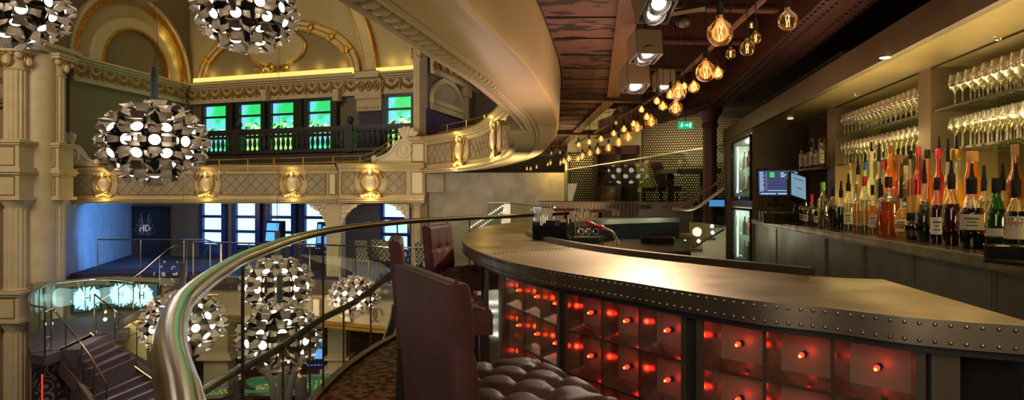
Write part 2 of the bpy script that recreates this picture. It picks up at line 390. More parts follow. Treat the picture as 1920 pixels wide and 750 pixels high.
# blind arch on the side wall
ua, za = 2.86, 6.22
r = thing('blind_arch', 'concentric blind arch with gold rings on the gallery side wall', 'arch', (*(LA.M() @ Vector((ua, 0, 0))).xy, 6.2))
arch(LA, ua, za, 2.95, 2.82, 2.66, 2.55, -.16, -.004).build('gilt_ring', gold, r)
arch(LA, ua, za, 3.06, 2.94, 2.95, 2.82, -.22, -.004).build('outer_ring', cream, r)
arch(LA, ua, za, 2.66, 2.55, 2.12, 2.0, -.03, -.004).build('cove_ring', creamy, r)
arch(LA, ua, za, 2.12, 2.0, 1.72, 1.62, -.20, -.004).build('inner_ring', cream, r)
arch(LA, ua, za, 1.72, 1.62, 1.64, 1.54, -.24, -.004).build('gilt_bead', gold, r)
fan(LA, ua, za, 1.66, 1.56, -.01).build('arch_ground', tan, r)
for g in (.1, .35, .6, .85):
    p = LA.M() @ Vector((ua + 2.4 * math.cos(g), -.25, za + 2.3 * math.sin(g))); light('arch_cove_lamp', 'POINT', p, (1, 2.5, 4, 2)[int(g * 3)], YEL, .1)
mb = MB(LA.M()); mb.b2(LA.L - .45, LA.L + .1, -.18, 0, 2.0, 5.4); structure('trim_1', mb, brownw)
# diagonal cornice high on the vault
mb = MB(); mb.tube([P(240, 6, 24.0), P(345, -14, 24.0)], .12, 4); mb.build('trim_2', brownw, None, kind='structure')
# return wall: lunette panel, bracket, purple field
light('return_wall_fill', 'AREA', (-.4, 21.6, 5.2), 14, (1, .82, .6), 1, target=(-2.0, 22.6, 4.2))  # added fill so the dark return wall shows
r = thing('arched_wall_panel', 'grey segmental arched panel with a shelf above the purple wall', 'panel', (*(LD.M() @ Vector((1, 0, 4))).xy, 4))
u0, u1 = LD.u(805), LD.u(864)
arch(LD, (u0 + u1) / 2, 4.55, (u1 - u0) / 2, .85, (u1 - u0) / 2 - .16, .68, -.12, 0).build('arch_moulding', cream, r)
fan(LD, (u0 + u1) / 2, 4.55, (u1 - u0) / 2 - .14, .7, -.03).build('panel_field', latm, r)
mb = MB(LD.M()); mb.b2(u0, u1 + .05, -.14, 0, 4.40, 4.55); mb.b2(u0 + .05, u1, -.10, 0, 4.2, 4.40); mb.build('shelf', cream, r, smooth=False)
mb = MB(LD.M()); mb.b2(u0 - .3, u1 + .15, -.03, 0, 3.2, 4.2); structure('wall_purple', mb, purple)
mb = MB(LD.M()); mb.b2(u1 + .15, u1 + .5, -.14, 0, 4.2, 5.4); mb.b2(u1 + .05, u1 + .6, -.22, 0, 5.05, 5.4); structure('trim_3', mb, cream)
# pilaster above between the windows
u0, u1 = LB.u(677), LB.u(719)
r = thing('purple_pilaster', 'purple pilaster with a studded white capital between green windows', 'pilaster', (*(LB.M() @ Vector((u0, 0, 0))).xy, 3))
mb = MB(LB.M()); mb.b2(u0, u1, -.16, -.004, 2.9, 4.72); mb.build('shaft', purple, r, smooth=False)
mb = MB(LB.M()); mb.b2(u0 - .05, u1 + .05, -.26, -.004, 4.72, 5.36); mb.b2(u0 - .09, u1 + .09, -.34, -.004, 5.2, 5.4)
for i in range(6): mb.ball((u0 + .1 + i * (u1 - u0 - .2) / 5, -.27, 4.86), .055, 8)
mb.build('capital', cream, r)
mb = MB(LB.M()); mb.b2(u0 - .01, u1 + .03, -.26, -.004, 5.4, 6.0); mb.b2(u0 - .01, u1 + .03, -.48, -.004, 6.0, 6.24); mb.build('entablature_block', cream, r, smooth=False)
mb = MB(LB.M())
for k in (-1, 0, 1):
    c = (u0 + u1) / 2 + k * .33; mb.tube([(c + .13 * math.cos(g), -.3, 5.7 + .17 * math.sin(g)) for g in [i * .63 for i in range(10)]], .035, 5, closed=True); mb.ball((c, -.3, 5.7), (.06, .05, .09), 6)
mb.build('gilt_wreaths', giltb, r)
# ---- upper screen windows: glowing skyline pictures
def skyline(name):
    m = bpy.data.materials.new(name); m.use_nodes = True; nt = m.node_tree; N = nt.nodes; L = nt.links; b = N['Principled BSDF']
    b.inputs['Base Color'].default_value = (.01, .02, .01, 1); b.inputs['Roughness'].default_value = .3
    tc = N.new('ShaderNodeTexCoord'); mp = N.new('ShaderNodeMapping'); mp.inputs['Scale'].default_value = (.9, .9, 1.6); L.new(tc.outputs['Object'], mp.inputs[0])
    nz = N.new('ShaderNodeTexNoise'); nz.inputs['Scale'].default_value = 1.1; L.new(mp.outputs[0], nz.inputs[0])
    cr = N.new('ShaderNodeValToRGB'); e = cr.color_ramp.elements; e[0].position = .38; e[0].color = (.03, .70, .16, 1); e[1].position = .58; e[1].color = (.25, .62, 1.0, 1)
    x = e.new(.48); x.color = (.10, .85, .60, 1); L.new(nz.outputs[0], cr.inputs[0]); L.new(cr.outputs[0], b.inputs['Emission Color']); b.inputs['Emission Strength'].default_value = 1.15
    return m
def cityface(name):
    m = bpy.data.materials.new(name); m.use_nodes = True; nt = m.node_tree; N = nt.nodes; L = nt.links; b = N['Principled BSDF']
    b.inputs['Base Color'].default_value = (.01, .02, .01, 1)
    tc = N.new('ShaderNodeTexCoord'); mp = N.new('ShaderNodeMapping'); mp.inputs['Scale'].default_value = (4, 4, 7); L.new(tc.outputs['Object'], mp.inputs[0])
    vo = N.new('ShaderNodeTexVoronoi'); vo.distance = 'CHEBYCHEV'; vo.inputs['Scale'].default_value = 1.6; L.new(mp.outputs[0], vo.inputs['Vector'])
    cr = N.new('ShaderNodeValToRGB'); e = cr.color_ramp.elements; e[0].position = .2; e[0].color = (.0, .05, .01, 1); e[1].position = .6; e[1].color = (.75, 1.0, .45, 1)
    x = e.new(.45); x.color = (.05, .6, .12, 1); sep = N.new('ShaderNodeSeparateColor'); L.new(vo.outputs['Color'], sep.inputs[0]); L.new(sep.outputs[0], cr.inputs[0])
    L.new(cr.outputs[0], b.inputs['Emission Color']); b.inputs['Emission Strength'].default_value = 1.5; return m
skym, citym = skyline('screen_green_sky'), cityface('screen_city')
WN = [(385, 443, 389, 430, 'westerly'), (448, 503, 455, 495, ''), (508, 572, 514, 556, ''), (575, 637, 583, 625, ''), (721, 780, 730, 775, '')]
wl = ['green sky screen window beside the side wall, with low yellow buildings', 'green screen window showing a thin mast', 'green screen window over the middle of the dark balustrade, dark block at its edge', 'green screen window showing a dense skyline, beside the wall speaker', 'green screen window between purple pilaster and fluted column']
for i, (a, b, c, d, _) in enumerate(WN):
    ua, ub, uc_, ud = LB.u(a), LB.u(b), LB.u(c), LB.u(d)
    zt = 5.352; zb = 2.6
    r = thing('screen_window', wl[i], 'window', (*(LB.M() @ Vector((ua, 0, 0))).xy, zb), 0, 'green screen windows')
    mb = MB(LB.M()); mb.b2(ua, uc_, -.22, 0, zb, zt); mb.b2(ud, ub, -.22, 0, zb, zt); mb.b2(uc_, ud, -.22, 0, zt - .12, zt); mb.b2(uc_, ud, -.2, 0, 4.72, 4.80); mb.b2(uc_, ud, -.2, 0, 3.80, 3.92)
    mb.build('frame', screenframe, r, smooth=False)
    mb = MB(LB.M()); mb.b2(uc_, ud, -.06, -.02, 4.80, zt - .12); mb.build('upper_pane', skym, r)
    mb = MB(LB.M()); mb.b2(uc_, ud, -.06, -.02, 3.92, 4.72); mb.build('middle_pane', skym, r)
    mb = MB(LB.M())
    x = uc_; rng = random.Random(i + 3)
    while x < ud - .06:
        w = min(ud - x, rng.uniform(.08, .22)); h = rng.uniform(.25, .62) * (.6 if i == 0 else 1); mb.b2(x, x + w, -.09, -.06, 3.92, 3.92 + h); x += w
        if rng.random() < .35: mb.b2(x - w * .6, x - w * .5, -.09, -.06, 3.92, 3.92 + h + .1)
    mb.build('skyline_picture', citym, r)
    mb = MB(LB.M()); mb.b2(uc_, ud, -.06, -.02, zb, 3.80); mb.build('lower_pane', skym if i in (0, 3) else emis('screen_lime', (.45, 1, .30), 1.0), r)
light('screen_spill', 'AREA', LB.M() @ Vector((LB.u(510), -.5, 4.2)), 12, (.2, 1, .4), 3, target=LB.M() @ Vector((LB.u(510), -4, 3.4)))
for px, sx in ((504, 1), (637, 1)):
    c = LB.M() @ Vector((LB.u(px) + .1, -.34, LB.z(px, 183))); r = thing('loudspeaker', ['small white wall speaker between two green screens', 'small white wall speaker past the skyline screen'][px > 600], 'speaker', c, LB.ang)
    mb = MB(T(c, LB.ang)); mb.b2(-.13, .13, -.14, .12, -.2, .26); mb.build('case', cream, r, smooth=False)
    mb = MB(T(c, LB.ang)); mb.b2(-.03, .03, .1, .27, -.3, -.1); mb.build('bracket', darkiron, r, smooth=False)
# ---- dark balustrade in front of the screens
LJ = Line(P(372, 0, 25.6).xy, P(800, 0, 22.5).xy)
r = thing('stone_balustrade', 'long black turned balustrade before the green screen windows', 'balustrade', (LJ.a.x, LJ.a.y, 3.2))
mb = MB(LJ.M()); mb.b2(0, LJ.L, -.14, .14, 3.82, 3.96); mb.b2(0, LJ.L, -.1, .1, 3.76, 3.82); mb.build('handrail', darkiron, r, smooth=False)
mb = MB(LJ.M()); mb.b2(0, LJ.L, -.14, .14, 3.02, 3.14); mb.build('plinth_rail', darkiron, r, smooth=False)
bal0 = None; prof = [(.05, 0), (.065, .03), (.03, .07), (.045, .12), (.075, .22), (.07, .32), (.035, .48), (.028, .54), (.05, .57), (.05, .62)]
n = int(LJ.L / .215)
for i in range(n):
    c = LJ.M() @ Vector(((i + .5) * LJ.L / n, 0, 3.14))
    if bal0 is None:
        mb = MB(); mb.lathe(prof, seg=8); bal0 = mb.build('baluster', darkiron, r, local=True); b = bal0
    else: b = bal0.copy(); COL.objects.link(b); b.parent = r
    b.location = c - r.location
for px in (448, 657):
    u = LJ.u(px); mb = MB(LJ.M()); mb.b2(u - .17, u + .17, -.17, .17, 3.0, 4.0); mb.ball((u, 0, 4.17), .14, 10); mb.ball((u, 0, 4.04), (.08, .08, .06), 8); mb.build('newel_post', darkiron, r)
mb = MB(LJ.M()); mb.b2(-.5, LJ.L, .0, .1, 1.36, 3.02); structure('wall_balustrade_base', mb, darkw)
# ---- gallery front
def lattice(mb, u0, u1, z0, z1, y=-.0, w=.018, p=.36, q=.17):
    W_, H_ = u1 - u0, z1 - z0
    for sg in (1, -1):
        k = -int(H_ / q) - 2
        while k * p < W_ + p * (H_ / q):
            pts = []
            xs = u0 + k * p
            # line: z = z0 + sg*(x-xs)*q/(p/1) ...
            s_ = 2 * q / p
            def zz(x): return (z0 + (x - xs) * s_) if sg > 0 else (z1 - (x - xs) * s_)
            x0 = max(u0, xs); x1 = min(u1, xs + H_ / s_)
            if x1 - x0 > .02: mb.tube([(x0, y, zz(x0)), (x1, y, zz(x1))], w * .5, 4)
            k += 1
def fascia_panel(r, M, u0, u1, z0, z1, lat=True):
    if lat:
        mb = MB(M); mb.b2(u0, u1, -.105, -.08, z0, z1, nx=max(1, int((u1 - u0) / .3)))
        mb.cur = 1; lattice(mb, u0 + .02, u1 - .02, z0 + .02, z1 - .02, -.11); mb.build('lattice_panel', [latm, giltb], r, smooth=False)
    else:
        mb = MB(M); mb.b2(u0, u1, -.105, -.08, z0, z1, nx=2); mb.build('blank_panel', whitep, r, smooth=False)
    mb = MB(M); n = max(1, int((u1 - u0) / .3)); e = .03
    mb.b2(u0 - e, u1 + e, -.13, -.08, z1, z1 + e, nx=n); mb.b2(u0 - e, u1 + e, -.13, -.08, z0 - e, z0, nx=n); mb.b2(u0 - e, u0, -.13, -.08, z0, z1); mb.b2(u1, u1 + e, -.13, -.08, z0, z1)
    mb.build('panel_frame', giltb, r, smooth=False)
def medallion(r, M, u, z0, z1, k=1.0, lamp=5):
    c = (z0 + z1) / 2; h = (z1 - z0) / 2
    g_ = [i * math.pi / 16 for i in range(32)]
    mb = MB(M)
    for s_ in (1,): mb.ball((u, -.11, c), (.50 * k, .07, h * 1.02), 24)
    o = mb.build('medallion', cream, r)
    mb = MB(M); mb.tube([(u + .27 * k * math.cos(g), -.2, c + .03 + .30 * k * math.sin(g)) for g in g_], .03 * k, 6, closed=True)
    for sg in (-1, 1):
        mb.tube([(u + sg * (.22 + .16 * t) * k, -.19, c + (.22 + .12 * math.sin(t * 4)) * k) for t in [i / 6 for i in range(7)]], .025 * k, 5)
        mb.tube([(u + sg * (.05 + .3 * t) * k, -.2, c - (.33 + .07 * math.cos(t * 6)) * k) for t in [i / 8 for i in range(9)]], .035 * k, 5)
    sb = mb.build('gilt_scrollwork', gold, o)
    mb = MB(M); mb.ball((u, -.2, c), (.17 * k, .09, .24 * k), 12); mb.ball((u, -.23, c + .30 * k), (.06 * k, .06, .13 * k), 8)
    for q in range(5): mb.ball((u + (q - 2) * .12 * k, -.2, c - .38 * k + .03 * (2 - abs(q - 2))), (.07 * k, .05, .06 * k), 8)
    mb.build('shell_relief', whitep, o)
    p = MB(M); p.add([(u, -.42, z0 - .02)], []); q = p.v[0]; light('medallion_uplight', 'POINT', q, lamp, YEL, .04)
    p = MB(M); p.add([(u, -.34, c + .42 * k)], []); light('medallion_uplight', 'POINT', p.v[0], lamp * .5, YEL, .03)
def gallery_front(name, label, M, u0, u1, z0, z1, panels, meds, n=1, k=1.0, lamp=5, z_off=None):
    a = MB(M); a.add([(u0, 0, z0)], []); r = thing(name, label, 'gallery front', a.v[0])
    mb = MB(M); mb.b2(u0, u1, -.08, .12, z0, z1, nx=n); mb.build('fascia_body', cream, r, smooth=False)
    mb = MB(M)
    for z, h, d in ((z1 - .02, .05, .16), (z1 + .03, .05, .24), (z1 + .08, .04, .30), (z0 - .02, .06, .17), (z0 - .07, .05, .23), (z0 - .13, .06, .13)): mb.b2(u0, u1, -d, .12, z, z + h, nx=n)
    mb.build('cornice', cream, r, smooth=False)
    mb = MB(M); mb.b2(u0, u1, -.31, -.2, z1 + .1, z1 + .14, nx=n); mb.b2(u0, u1, -.25, -.2, z0 - .03, z0 - .005, nx=n); mb.build('gilt_line', gold, r, smooth=False)
    for (a, b, lat) in panels: fascia_panel(r, M, a, b, z0 + .18, z1 - .16, lat)
    for u in meds: medallion(r, M, u, z0 + .03, z1 - .02, k, lamp)
    return r
U = LG.u
gallery_front('gallery_front', 'long cream gallery front with lattice panels below the brass rail', LG.M(), U(120), U(635), 1.27, 2.26,
              [(U(132), U(178), 1), (U(226), U(368), 1), (U(418), U(528), 1), (U(578), U(612), 1), (U(620), U(631), 0)], [U(202), U(393), U(553)], 1)
U = LH.u
gallery_front('gallery_front', 'short cream gallery front beneath the carved scroll beside the fluted column', LH.M(), U(636.5), U(797), 1.29, 2.30,
              [(U(643), U(676), 1), (U(719), U(760), 1), (U(773), U(793), 0)], [U(697)], 1, 1.1, 9)
# carved scroll and pedestal block
def scroll(label, Ma, flip):
    r = thing('carved_scroll', label, 'carving', Ma @ Vector((0, 0, 0)))
    mb = MB(Ma); s_ = -1 if flip else 1
    pts = []
    mb.prism([], 0, 0) if False else None
    prof = crom([(0, 0, 0), (s_ * .25, 0, .10), (s_ * .55, 0, .25), (s_ * .80, 0, .55), (s_ * 1.05, 0, .68), (s_ * 1.3, 0, .55)], 6)
    vs = []; fs = []
    for p in prof: vs += [(p.x, -.12, 0), (p.x, -.12, p.z + .03), (p.x, .12, p.z + .03), (p.x, .12, 0)]
    for i in range(len(prof) - 1):
        a = i * 4
        for k in range(4): fs.append((a + k, a + 4 + k, a + 4 + (k + 1) % 4, a + (k + 1) % 4))
    mb.add(vs, fs); mb.b2(0, s_ * 1.35, -.12, .12, -.04, .02); mb.build('scroll_body', whitep, r)
    mb = MB(Ma); cx, cz = s_ * .98, .36
    mb.tube([(cx + (.33 - .28 * t) * math.cos(2.6 + s_ * -t * 13), -.14, cz + (.33 - .28 * t) * math.sin(2.6 + s_ * -t * 13)) for t in [i / 40 for i in range(41)]], [.05 * (1 - .5 * i / 40) for i in range(41)], 6)
    mb.tube([(p.x, -.13, p.z + .02) for p in prof], .045, 6); mb.ball((s_ * .08, -.12, .1), .11, 8); mb.build('volute', whitep, r)
    mb = MB(Ma)
    for q in range(5): a = 1.57 + s_ * (.5 - q * .33); mb.tube([(s_ * 1.12, -.05, .6), (s_ * 1.12 + .42 * math.cos(a), -.12, .6 + .46 * math.sin(a))], [.05, .085], 6); mb.ball((s_ * 1.12 + .42 * math.cos(a), -.12, .6 + .46 * math.sin(a)), .085, 6)
    mb.build('shell_leaf', whitep, r)
M_ = LH.M(); scroll('carved white scroll below the rising brass rail', M_ @ T((LH.u(699), 0, 2.49)), False)
M_ = LG.M(); scroll('carved white scroll beside the paired pilasters', M_ @ T((LG.u(194), -.1, 2.45)), True)
u0, u1 = LH.u(770), LH.u(802)
r = thing('pedestal_block', 'cream panelled pedestal carrying the tall fluted column', 'pedestal', LH.M() @ Vector((u0, 0, 2.4)))
mb = MB(LH.M()); mb.b2(u0, u1, -.10, .45, 2.445, 3.18); mb.b2(u0 - .06, u1 + .06, -.2, .5, 3.18, 3.25); mb.build('block', cream, r, smooth=False)
mb = MB(LH.M()); mb.b2(u0 - .07, u1 + .07, -.22, -.1, 3.245, 3.29); mb.build('gilt_line', gold, r, smooth=False)
fascia_panel(r, LH.M(), LH.u(774), LH.u(795), 2.5, 3.05, False)
# ---- columns
def fluted(mb, c, rad, z0, z1, n=16, taper=1.0):
    poly = []
    for i in range(n * 4):
        a = 2 * math.pi * i / (n * 4); rr = rad * (1 - .09 * (1 if i % 4 in (1, 2) else 0)); poly.append((c[0] + rr * math.cos(a), c[1] + rr * math.sin(a)))
    mb.prism(poly, z0, z1)
def capital(mb, gm, c, rad, z0, z1):
    h = z1 - z0
    mb.lathe([(rad * 1.02, 0), (rad * 1.12, h * .08), (rad * .98, h * .16), (rad * 1.0, h * .5), (rad * 1.25, h * .85), (rad * 1.3, h)], (c[0], c[1], z0), 20)
    mb.box((c[0], c[1], z1 + .05), (rad * 3.0, rad * 3.0, .1)); mb.box((c[0], c[1], z1 + .13), (rad * 3.3, rad * 3.3, .07))
    for a in range(4):
        g = a * math.pi / 2 + math.pi / 4; x, y = c[0] + rad * 1.45 * math.cos(g), c[1] + rad * 1.45 * math.sin(g)
        mb.ball((x, y, z1 - h * .18), rad * .38, 8)
    for a in range(4):
        g = a * math.pi / 2 - math.pi / 2; x, y = c[0] + rad * 1.2 * math.cos(g), c[1] + rad * 1.2 * math.sin(g)
        t = Vector((-math.sin(g), math.cos(g), 0))
        gm.tube([Vector((x, y, z0 + h * .55)) + t * (rad * .5 * math.cos(q)) + Vector((0, 0, h * .36 * math.sin(q))) for q in [i * math.pi / 8 for i in range(16)]], rad * .09, 5, closed=True)
        mb.ball((x, y, z0 + h * .52), (rad * .42, rad * .42, h * .3), 8)
        for sg in (-1, 1): gm.tube([Vector((x, y, z0 + h * .9)) + t * sg * rad * (.3 + .6 * q) + Vector((0, 0, -h * .15 * math.sin(q * 5))) for q in (0, .25, .5, .75, 1)], rad * .11, 5)
        gm.ball((x, y, z1 - h * .02), (rad * .25, rad * .25, h * .14), 8)
def column(name, label, px, Y, wpx, spec):
    c = P(px, 0, Y); rad = wpx / F * Y / 2
    r = thing(name, label, 'column', (c.x, Y, spec[0][1]))
    for kind, z0, z1 in spec:
        if kind == 'shaft': mb = MB(); fluted(mb, c, rad, z0, z1); mb.lathe([(rad * 1.05, 0), (rad * 1.15, .04), (rad * 1.05, .08)], (c.x, c.y, z0), 20); mb.build('shaft', cream, r)
        elif kind == 'capital': mb = MB(); g = MB(); capital(mb, g, c, rad, z0, z1); o = mb.build('capital', cream, r); g.build('gilt_ornament', gold, o)
        elif kind == 'bell': mb = MB(); mb.lathe([(rad * .98, 0), (rad * 1.0, .25 * (z1 - z0)), (rad * 1.5, z1 - z0)], (c.x, c.y, z0), 8, M=T((c.x, c.y, z0), math.pi / 8)); mb.build('bell_capital', cream, r)
        else:
            w = rad * 1.25; mb = MB(); mb.box((c.x, c.y, (z0 + z1) / 2), (2 * w, 2 * w, z1 - z0)); mb.box((c.x, c.y, z1 - .03), (2 * w + .22, 2 * w + .22, .07)); mb.box((c.x, c.y, z1 - .10), (2 * w + .12, 2 * w + .12, .07)); mb.box((c.x, c.y, z0 + .05), (2 * w + .14, 2 * w + .14, .1))
            o = mb.build('pedestal', cream, r, smooth=False)
            fr = MB(); y = c.y - w - .012; a, b, e = z0 + .17, z1 - .2, .03
            for sg in (0,):
                hw = w * .62
                fr.b2(c.x - hw, c.x + hw, y - .01, y + .01, b, b + e); fr.b2(c.x - hw, c.x + hw, y - .01, y + .01, a - e, a); fr.b2(c.x - hw - e, c.x - hw, y - .01, y + .01, a - e, b + e); fr.b2(c.x + hw, c.x + hw + e, y - .01, y + .01, a - e, b + e)
            fr.build('panel_frame', giltb, o, smooth=False)
    return r
column('fluted_column', 'tall fluted column with gilt capital standing on the gallery pedestal', 788, 20.9, 26, [('shaft', 3.27, 5.75), ('capital', 5.75, 6.35)])
full = [('shaft', 3.08, 5.26), ('capital', 5.26, 5.80), ('pedestal', 2.17, 3.08), ('pedestal', 1.26, 2.17), ('bell', .98, 1.26), ('shaft', -1.55, .98), ('pedestal', -2.5, -1.55), ('bell', -2.85, -2.5), ('shaft', -5.1, -2.85)]
column('fluted_pilaster', 'full height fluted pilaster at the hall edge, above the small moulded pedestal', 30, 19.9, 38, full)
column('fluted_pilaster', 'full height fluted pilaster beside the blue wall and gallery side', 104, 20.9, 32, full)
column('fluted_column', 'short fluted column below the gallery end beside the arched window', 785, 20.95, 28, [('bell', .92, 1.16), ('shaft', -1.25, .92)])
mb = MB(); c0 = P(70, 0, 20.6)
poly = [(c0.x + .55 * math.cos(a), c0.y + .55 * math.sin(a)) for a in [i * math.pi / 12 for i in range(24)]]
mb.prism(poly, -5.1, 5.9); structure('column_pier', mb, cream, smooth=True)
mb = MB(); mb.b2(-19, P(20, 0, 20).x, 19.9, 20.2, -5.1, 9); structure('wall_proscenium', mb, tan)
mb = MB(); mb.b2(-19, P(118, 0, 21).x, 19.6, 21.6, 5.95, 6.12); mb.b2(-19, P(124, 0, 21).x, 19.4, 21.8, 6.12, 6.25); structure('cornice_pilasters', mb, cream)
mb = MB(); mb.b2(-19, P(110, 0, 21).x, 19.9, 21.4, 6.25, 12); structure('wall_over_pilasters', mb, brownw)
r = thing('wall_roundel', 'round gold ringed plaque on the wall at the frame edge', 'plaque', P(0, 172, 19.8))
mb = MB(); c = P(-6, 172, 19.8)
for rr, t in ((.46, .05), (.34, .03)): mb.tube([(c.x + rr * math.cos(g), c.y, c.z + rr * math.sin(g)) for g in [i * math.pi / 14 for i in range(28)]], t, 6, closed=True)
mb.build('rings', giltb, r)
mb = MB(); mb.ball(c, (.3, .05, .3), 16); mb.build('disc', tan, r)
r = thing('arched_niche', 'pale arched niche surround at the frame edge over the low fascia', 'niche', P(0, 300, 19.7))
mb = MB(); c = P(-12, 312, 19.6)
mb.tube([(c.x + .55 * math.cos(g), c.y, c.z + .75 * math.sin(g)) for g in [i * math.pi / 14 for i in range(15)]], .08, 6); mb.box((c.x, c.y, c.z - .1), (1.4, .2, .2)); mb.build('surround', cream, r)
mb = MB(); mb.ball((c.x, c.y, c.z), (.5, .1, .7), 16); mb.build('shell', whitep, r)
# ---- arcade under the gallery: spandrels and pier
def spandrel(ln, ua, zt, w, h, flip, label):
    r = thing('carved_spandrel', label, 'spandrel', ln.M() @ Vector((ua, 0, zt)))
    s_ = -1 if flip else 1; mb = MB(ln.M()); pts = [(0, 0)] + [(s_ * w * (1 - math.sin(t * math.pi / 2)) * 1.0, -h * (1 - math.cos(t * math.pi / 2)) * 1.0) for t in [i / 10 for i in range(11)]]
    pts = [(0, 0), (s_ * w, 0)] + [(s_ * (w - w * math.sin(t * math.pi / 2)), -h * (1 - math.cos(t * math.pi / 2))) for t in [i / 12 for i in range(1, 13)]]
    vs = [(ua + x, -.02, zt + z) for x, z in pts] + [(ua + x, .12, zt + z) for x, z in pts]; n = len(pts)
    mb.add(vs, [tuple(range(n)), tuple(range(2 * n - 1, n - 1, -1))] + [(i, (i + 1) % n, n + (i + 1) % n, n + i) for i in range(n)])
    mb.build('panel', cream, r, smooth=False)
    mb = MB(ln.M()); rng = random.Random(int(ua * 100))
    for k in range(26):
        a, b = rng.random(), rng.random(); x = w * a * .9; lim = h * (1 - math.sqrt(max(0, 1 - (1 - x / w) ** 2))); z = -b * lim
        if lim < .06: continue
        mb.ball((ua + s_ * (x + .03), -.04, zt + z * .85 - .03), (.05, .03, .04), 6)
    mb.build('leaf_relief', whitep, r)
zt = 1.125
spandrel(LG, LG.u(118), zt, 1.0, .72, False, 'carved spandrel against the pilaster above the blue wall')
spandrel(LG, LG.u(613), zt, .8, 1.0, True, 'carved spandrel over the last lower window before the pier')
spandrel(LH, LH.u(640), zt, .75, .95, False, 'carved spandrel on the near side of the narrow arch by the pier')
spandrel(LH, LH.u(767), zt, .75, .95, True, 'carved spandrel beside the short fluted column')
mb = MB(LG.M()); mb.b2(LG.u(613), LG.u(640), -.05, .35, -1.25, 1.2); structure('pier_arcade', mb, cream)
# ---- lower windows: pale blue screens
pale = emis('screen_pale_blue', (.45, .74, 1.0), 2.0)
WL = [(380, 428, 386, 421, 'closest to the black door'), (440, 493, 448, 484, 'second along from the black door'), (503, 560, 512, 551, 'third along, behind the chandelier'), (569, 630, 577, 622, 'partly behind the pier arch'), (718, 776, 723, 768, 'alone in the narrow arch')]
for i, (a, b, c, d, t) in enumerate(WL):
    ua, ub, uc_, ud = LB.u(a), LB.u(b), LB.u(c), LB.u(d)
    r = thing('screen_window', 'blue white screen window with dark bars, ' + t, 'window', LB.M() @ Vector((ua, 0, -1)), 0, 'pale blue screen windows')
    mb = MB(LB.M()); mb.b2(ua, uc_, -.2, 0, -1.2, 1.25); mb.b2(ud, ub, -.2, 0, -1.2, 1.25)
    zs = [1.16, .52, -.10, -.72]
    for z in zs: mb.b2(uc_, ud, -.2, 0, z - .06, z + .06)
    mb.b2(uc_, ud, -.2, 0, -1.2, -.9)
    mb.build('frame', mat('navy_frame', (.012, .03, .14), .4), r, smooth=False)
    for z in zs[1:]: mb = MB(LB.M()); mb.b2(uc_, ud, -.06, -.02, z + .06, z + .56); mb.build('pane', pale, r)
light('screen_spill', 'AREA', LB.M() @ Vector((LB.u(500), -.5, .2)), 25, (.3, .55, 1), 3, target=LB.M() @ Vector((LB.u(500), -4, -1)))
# black double door with fan emblem
u0, u1 = LB.u(243), LB.u(320)
r = thing('entrance_door', 'black double door with a silver fan emblem on the mezzanine', 'door', LB.M() @ Vector((u0, 0, -1.25)))
mb = MB(LB.M()); mb.b2(u0, u1 - .35, -.1, 0, -1.25, .82); mb.build('leaf', darkw, r, smooth=False)
mb = MB(LB.M()); mb.b2(u0 - .08, u0, -.16, 0, -1.25, .9); mb.b2(u1 - .35, u1, -.18, 0, -1.25, .9); mb.b2(u0 - .08, u1, -.18, 0, .82, .92); mb.build('door_frame', darkiron, r, smooth=False)
mb = MB(LB.M()); uc2 = LB.u(276)
silver = mat('silver_inlay', (.55, .48, .42), .3, .8)
for sg in (-1, 1):
    for k in range(4): x = .12 + .13 * k; mb.tube([(uc2 + sg * x * .6, -.12, -.35 - .0 * k), (uc2 + sg * (x + .10), -.12, .60 - .22 * k)], .026, 5)
mb.tube([(uc2 - .3, -.12, .45), (uc2 - .25, -.12, .35), (uc2, -.12, .28), (uc2 + .25, -.12, .35), (uc2 + .3, -.12, .45)], .012, 4)
mb.build('fan_emblem', silver, r)
def text(s_, M, size, m, parent, name='lettering', ext=.003, align='CENTER'):
    cu = bpy.data.curves.new(name, 'FONT'); cu.body = s_; cu.size = size; cu.extrude = ext; cu.align_x = align; cu.align_y = 'CENTER'; cu.materials.append(m)
    o = bpy.data.objects.new(name, cu); COL.objects.link(o)
    bpy.context.view_layer.update(); me = bpy.data.meshes.new_from_object(o.evaluated_get(bpy.context.evaluated_depsgraph_get())); bpy.data.objects.remove(o); me.transform(WMX[parent.name].inverted() @ M)
    o = bpy.data.objects.new(name, me); COL.objects.link(o); o.parent = parent; WMX[o.name] = WMX[parent.name]; return o
UP = Euler((math.pi / 2, 0, 0)).to_matrix().to_4x4()
text('HD', LB.M() @ T((uc2, -.13, -.05)) @ UP, .42, emis('logo_white', (.8, .85, 1), .5), r)
# ---- brass rails
def rails(name, label, pts, offs, posts, rad=.022, h=.4, m=None):
    m = m or brass; r = thing(name, label, 'railing', (pts[0][0], pts[0][1], pts[0][2] - h))
    for o in offs: mb = MB(); mb.tube([(p[0], p[1], p[2] + o) for p in pts], rad, 6); mb.build('rail', m, r)
    L_ = resample(pts, .1); n = len(L_)
    for i in range(posts): p = L_[int(i * (n - 1) / max(1, posts - 1))]; mb = MB(); mb.tube([(p.x, p.y, p.z - h), (p.x, p.y, p.z + .02)], rad * 1.1, 6); mb.build('post', m, r)
    return r
rails('brass_railing', 'two bar brass railing along the far gallery, rising over the scroll', [P(170, 300, 22.0), P(385, 300, 21.3), P(560, 296, 20.9), P(682, 292, 20.7), P(700, 285, 20.7), P(735, 262, 20.7), P(755, 248, 20.8), P(775, 240, 21.0)], (0, -.17), 13)
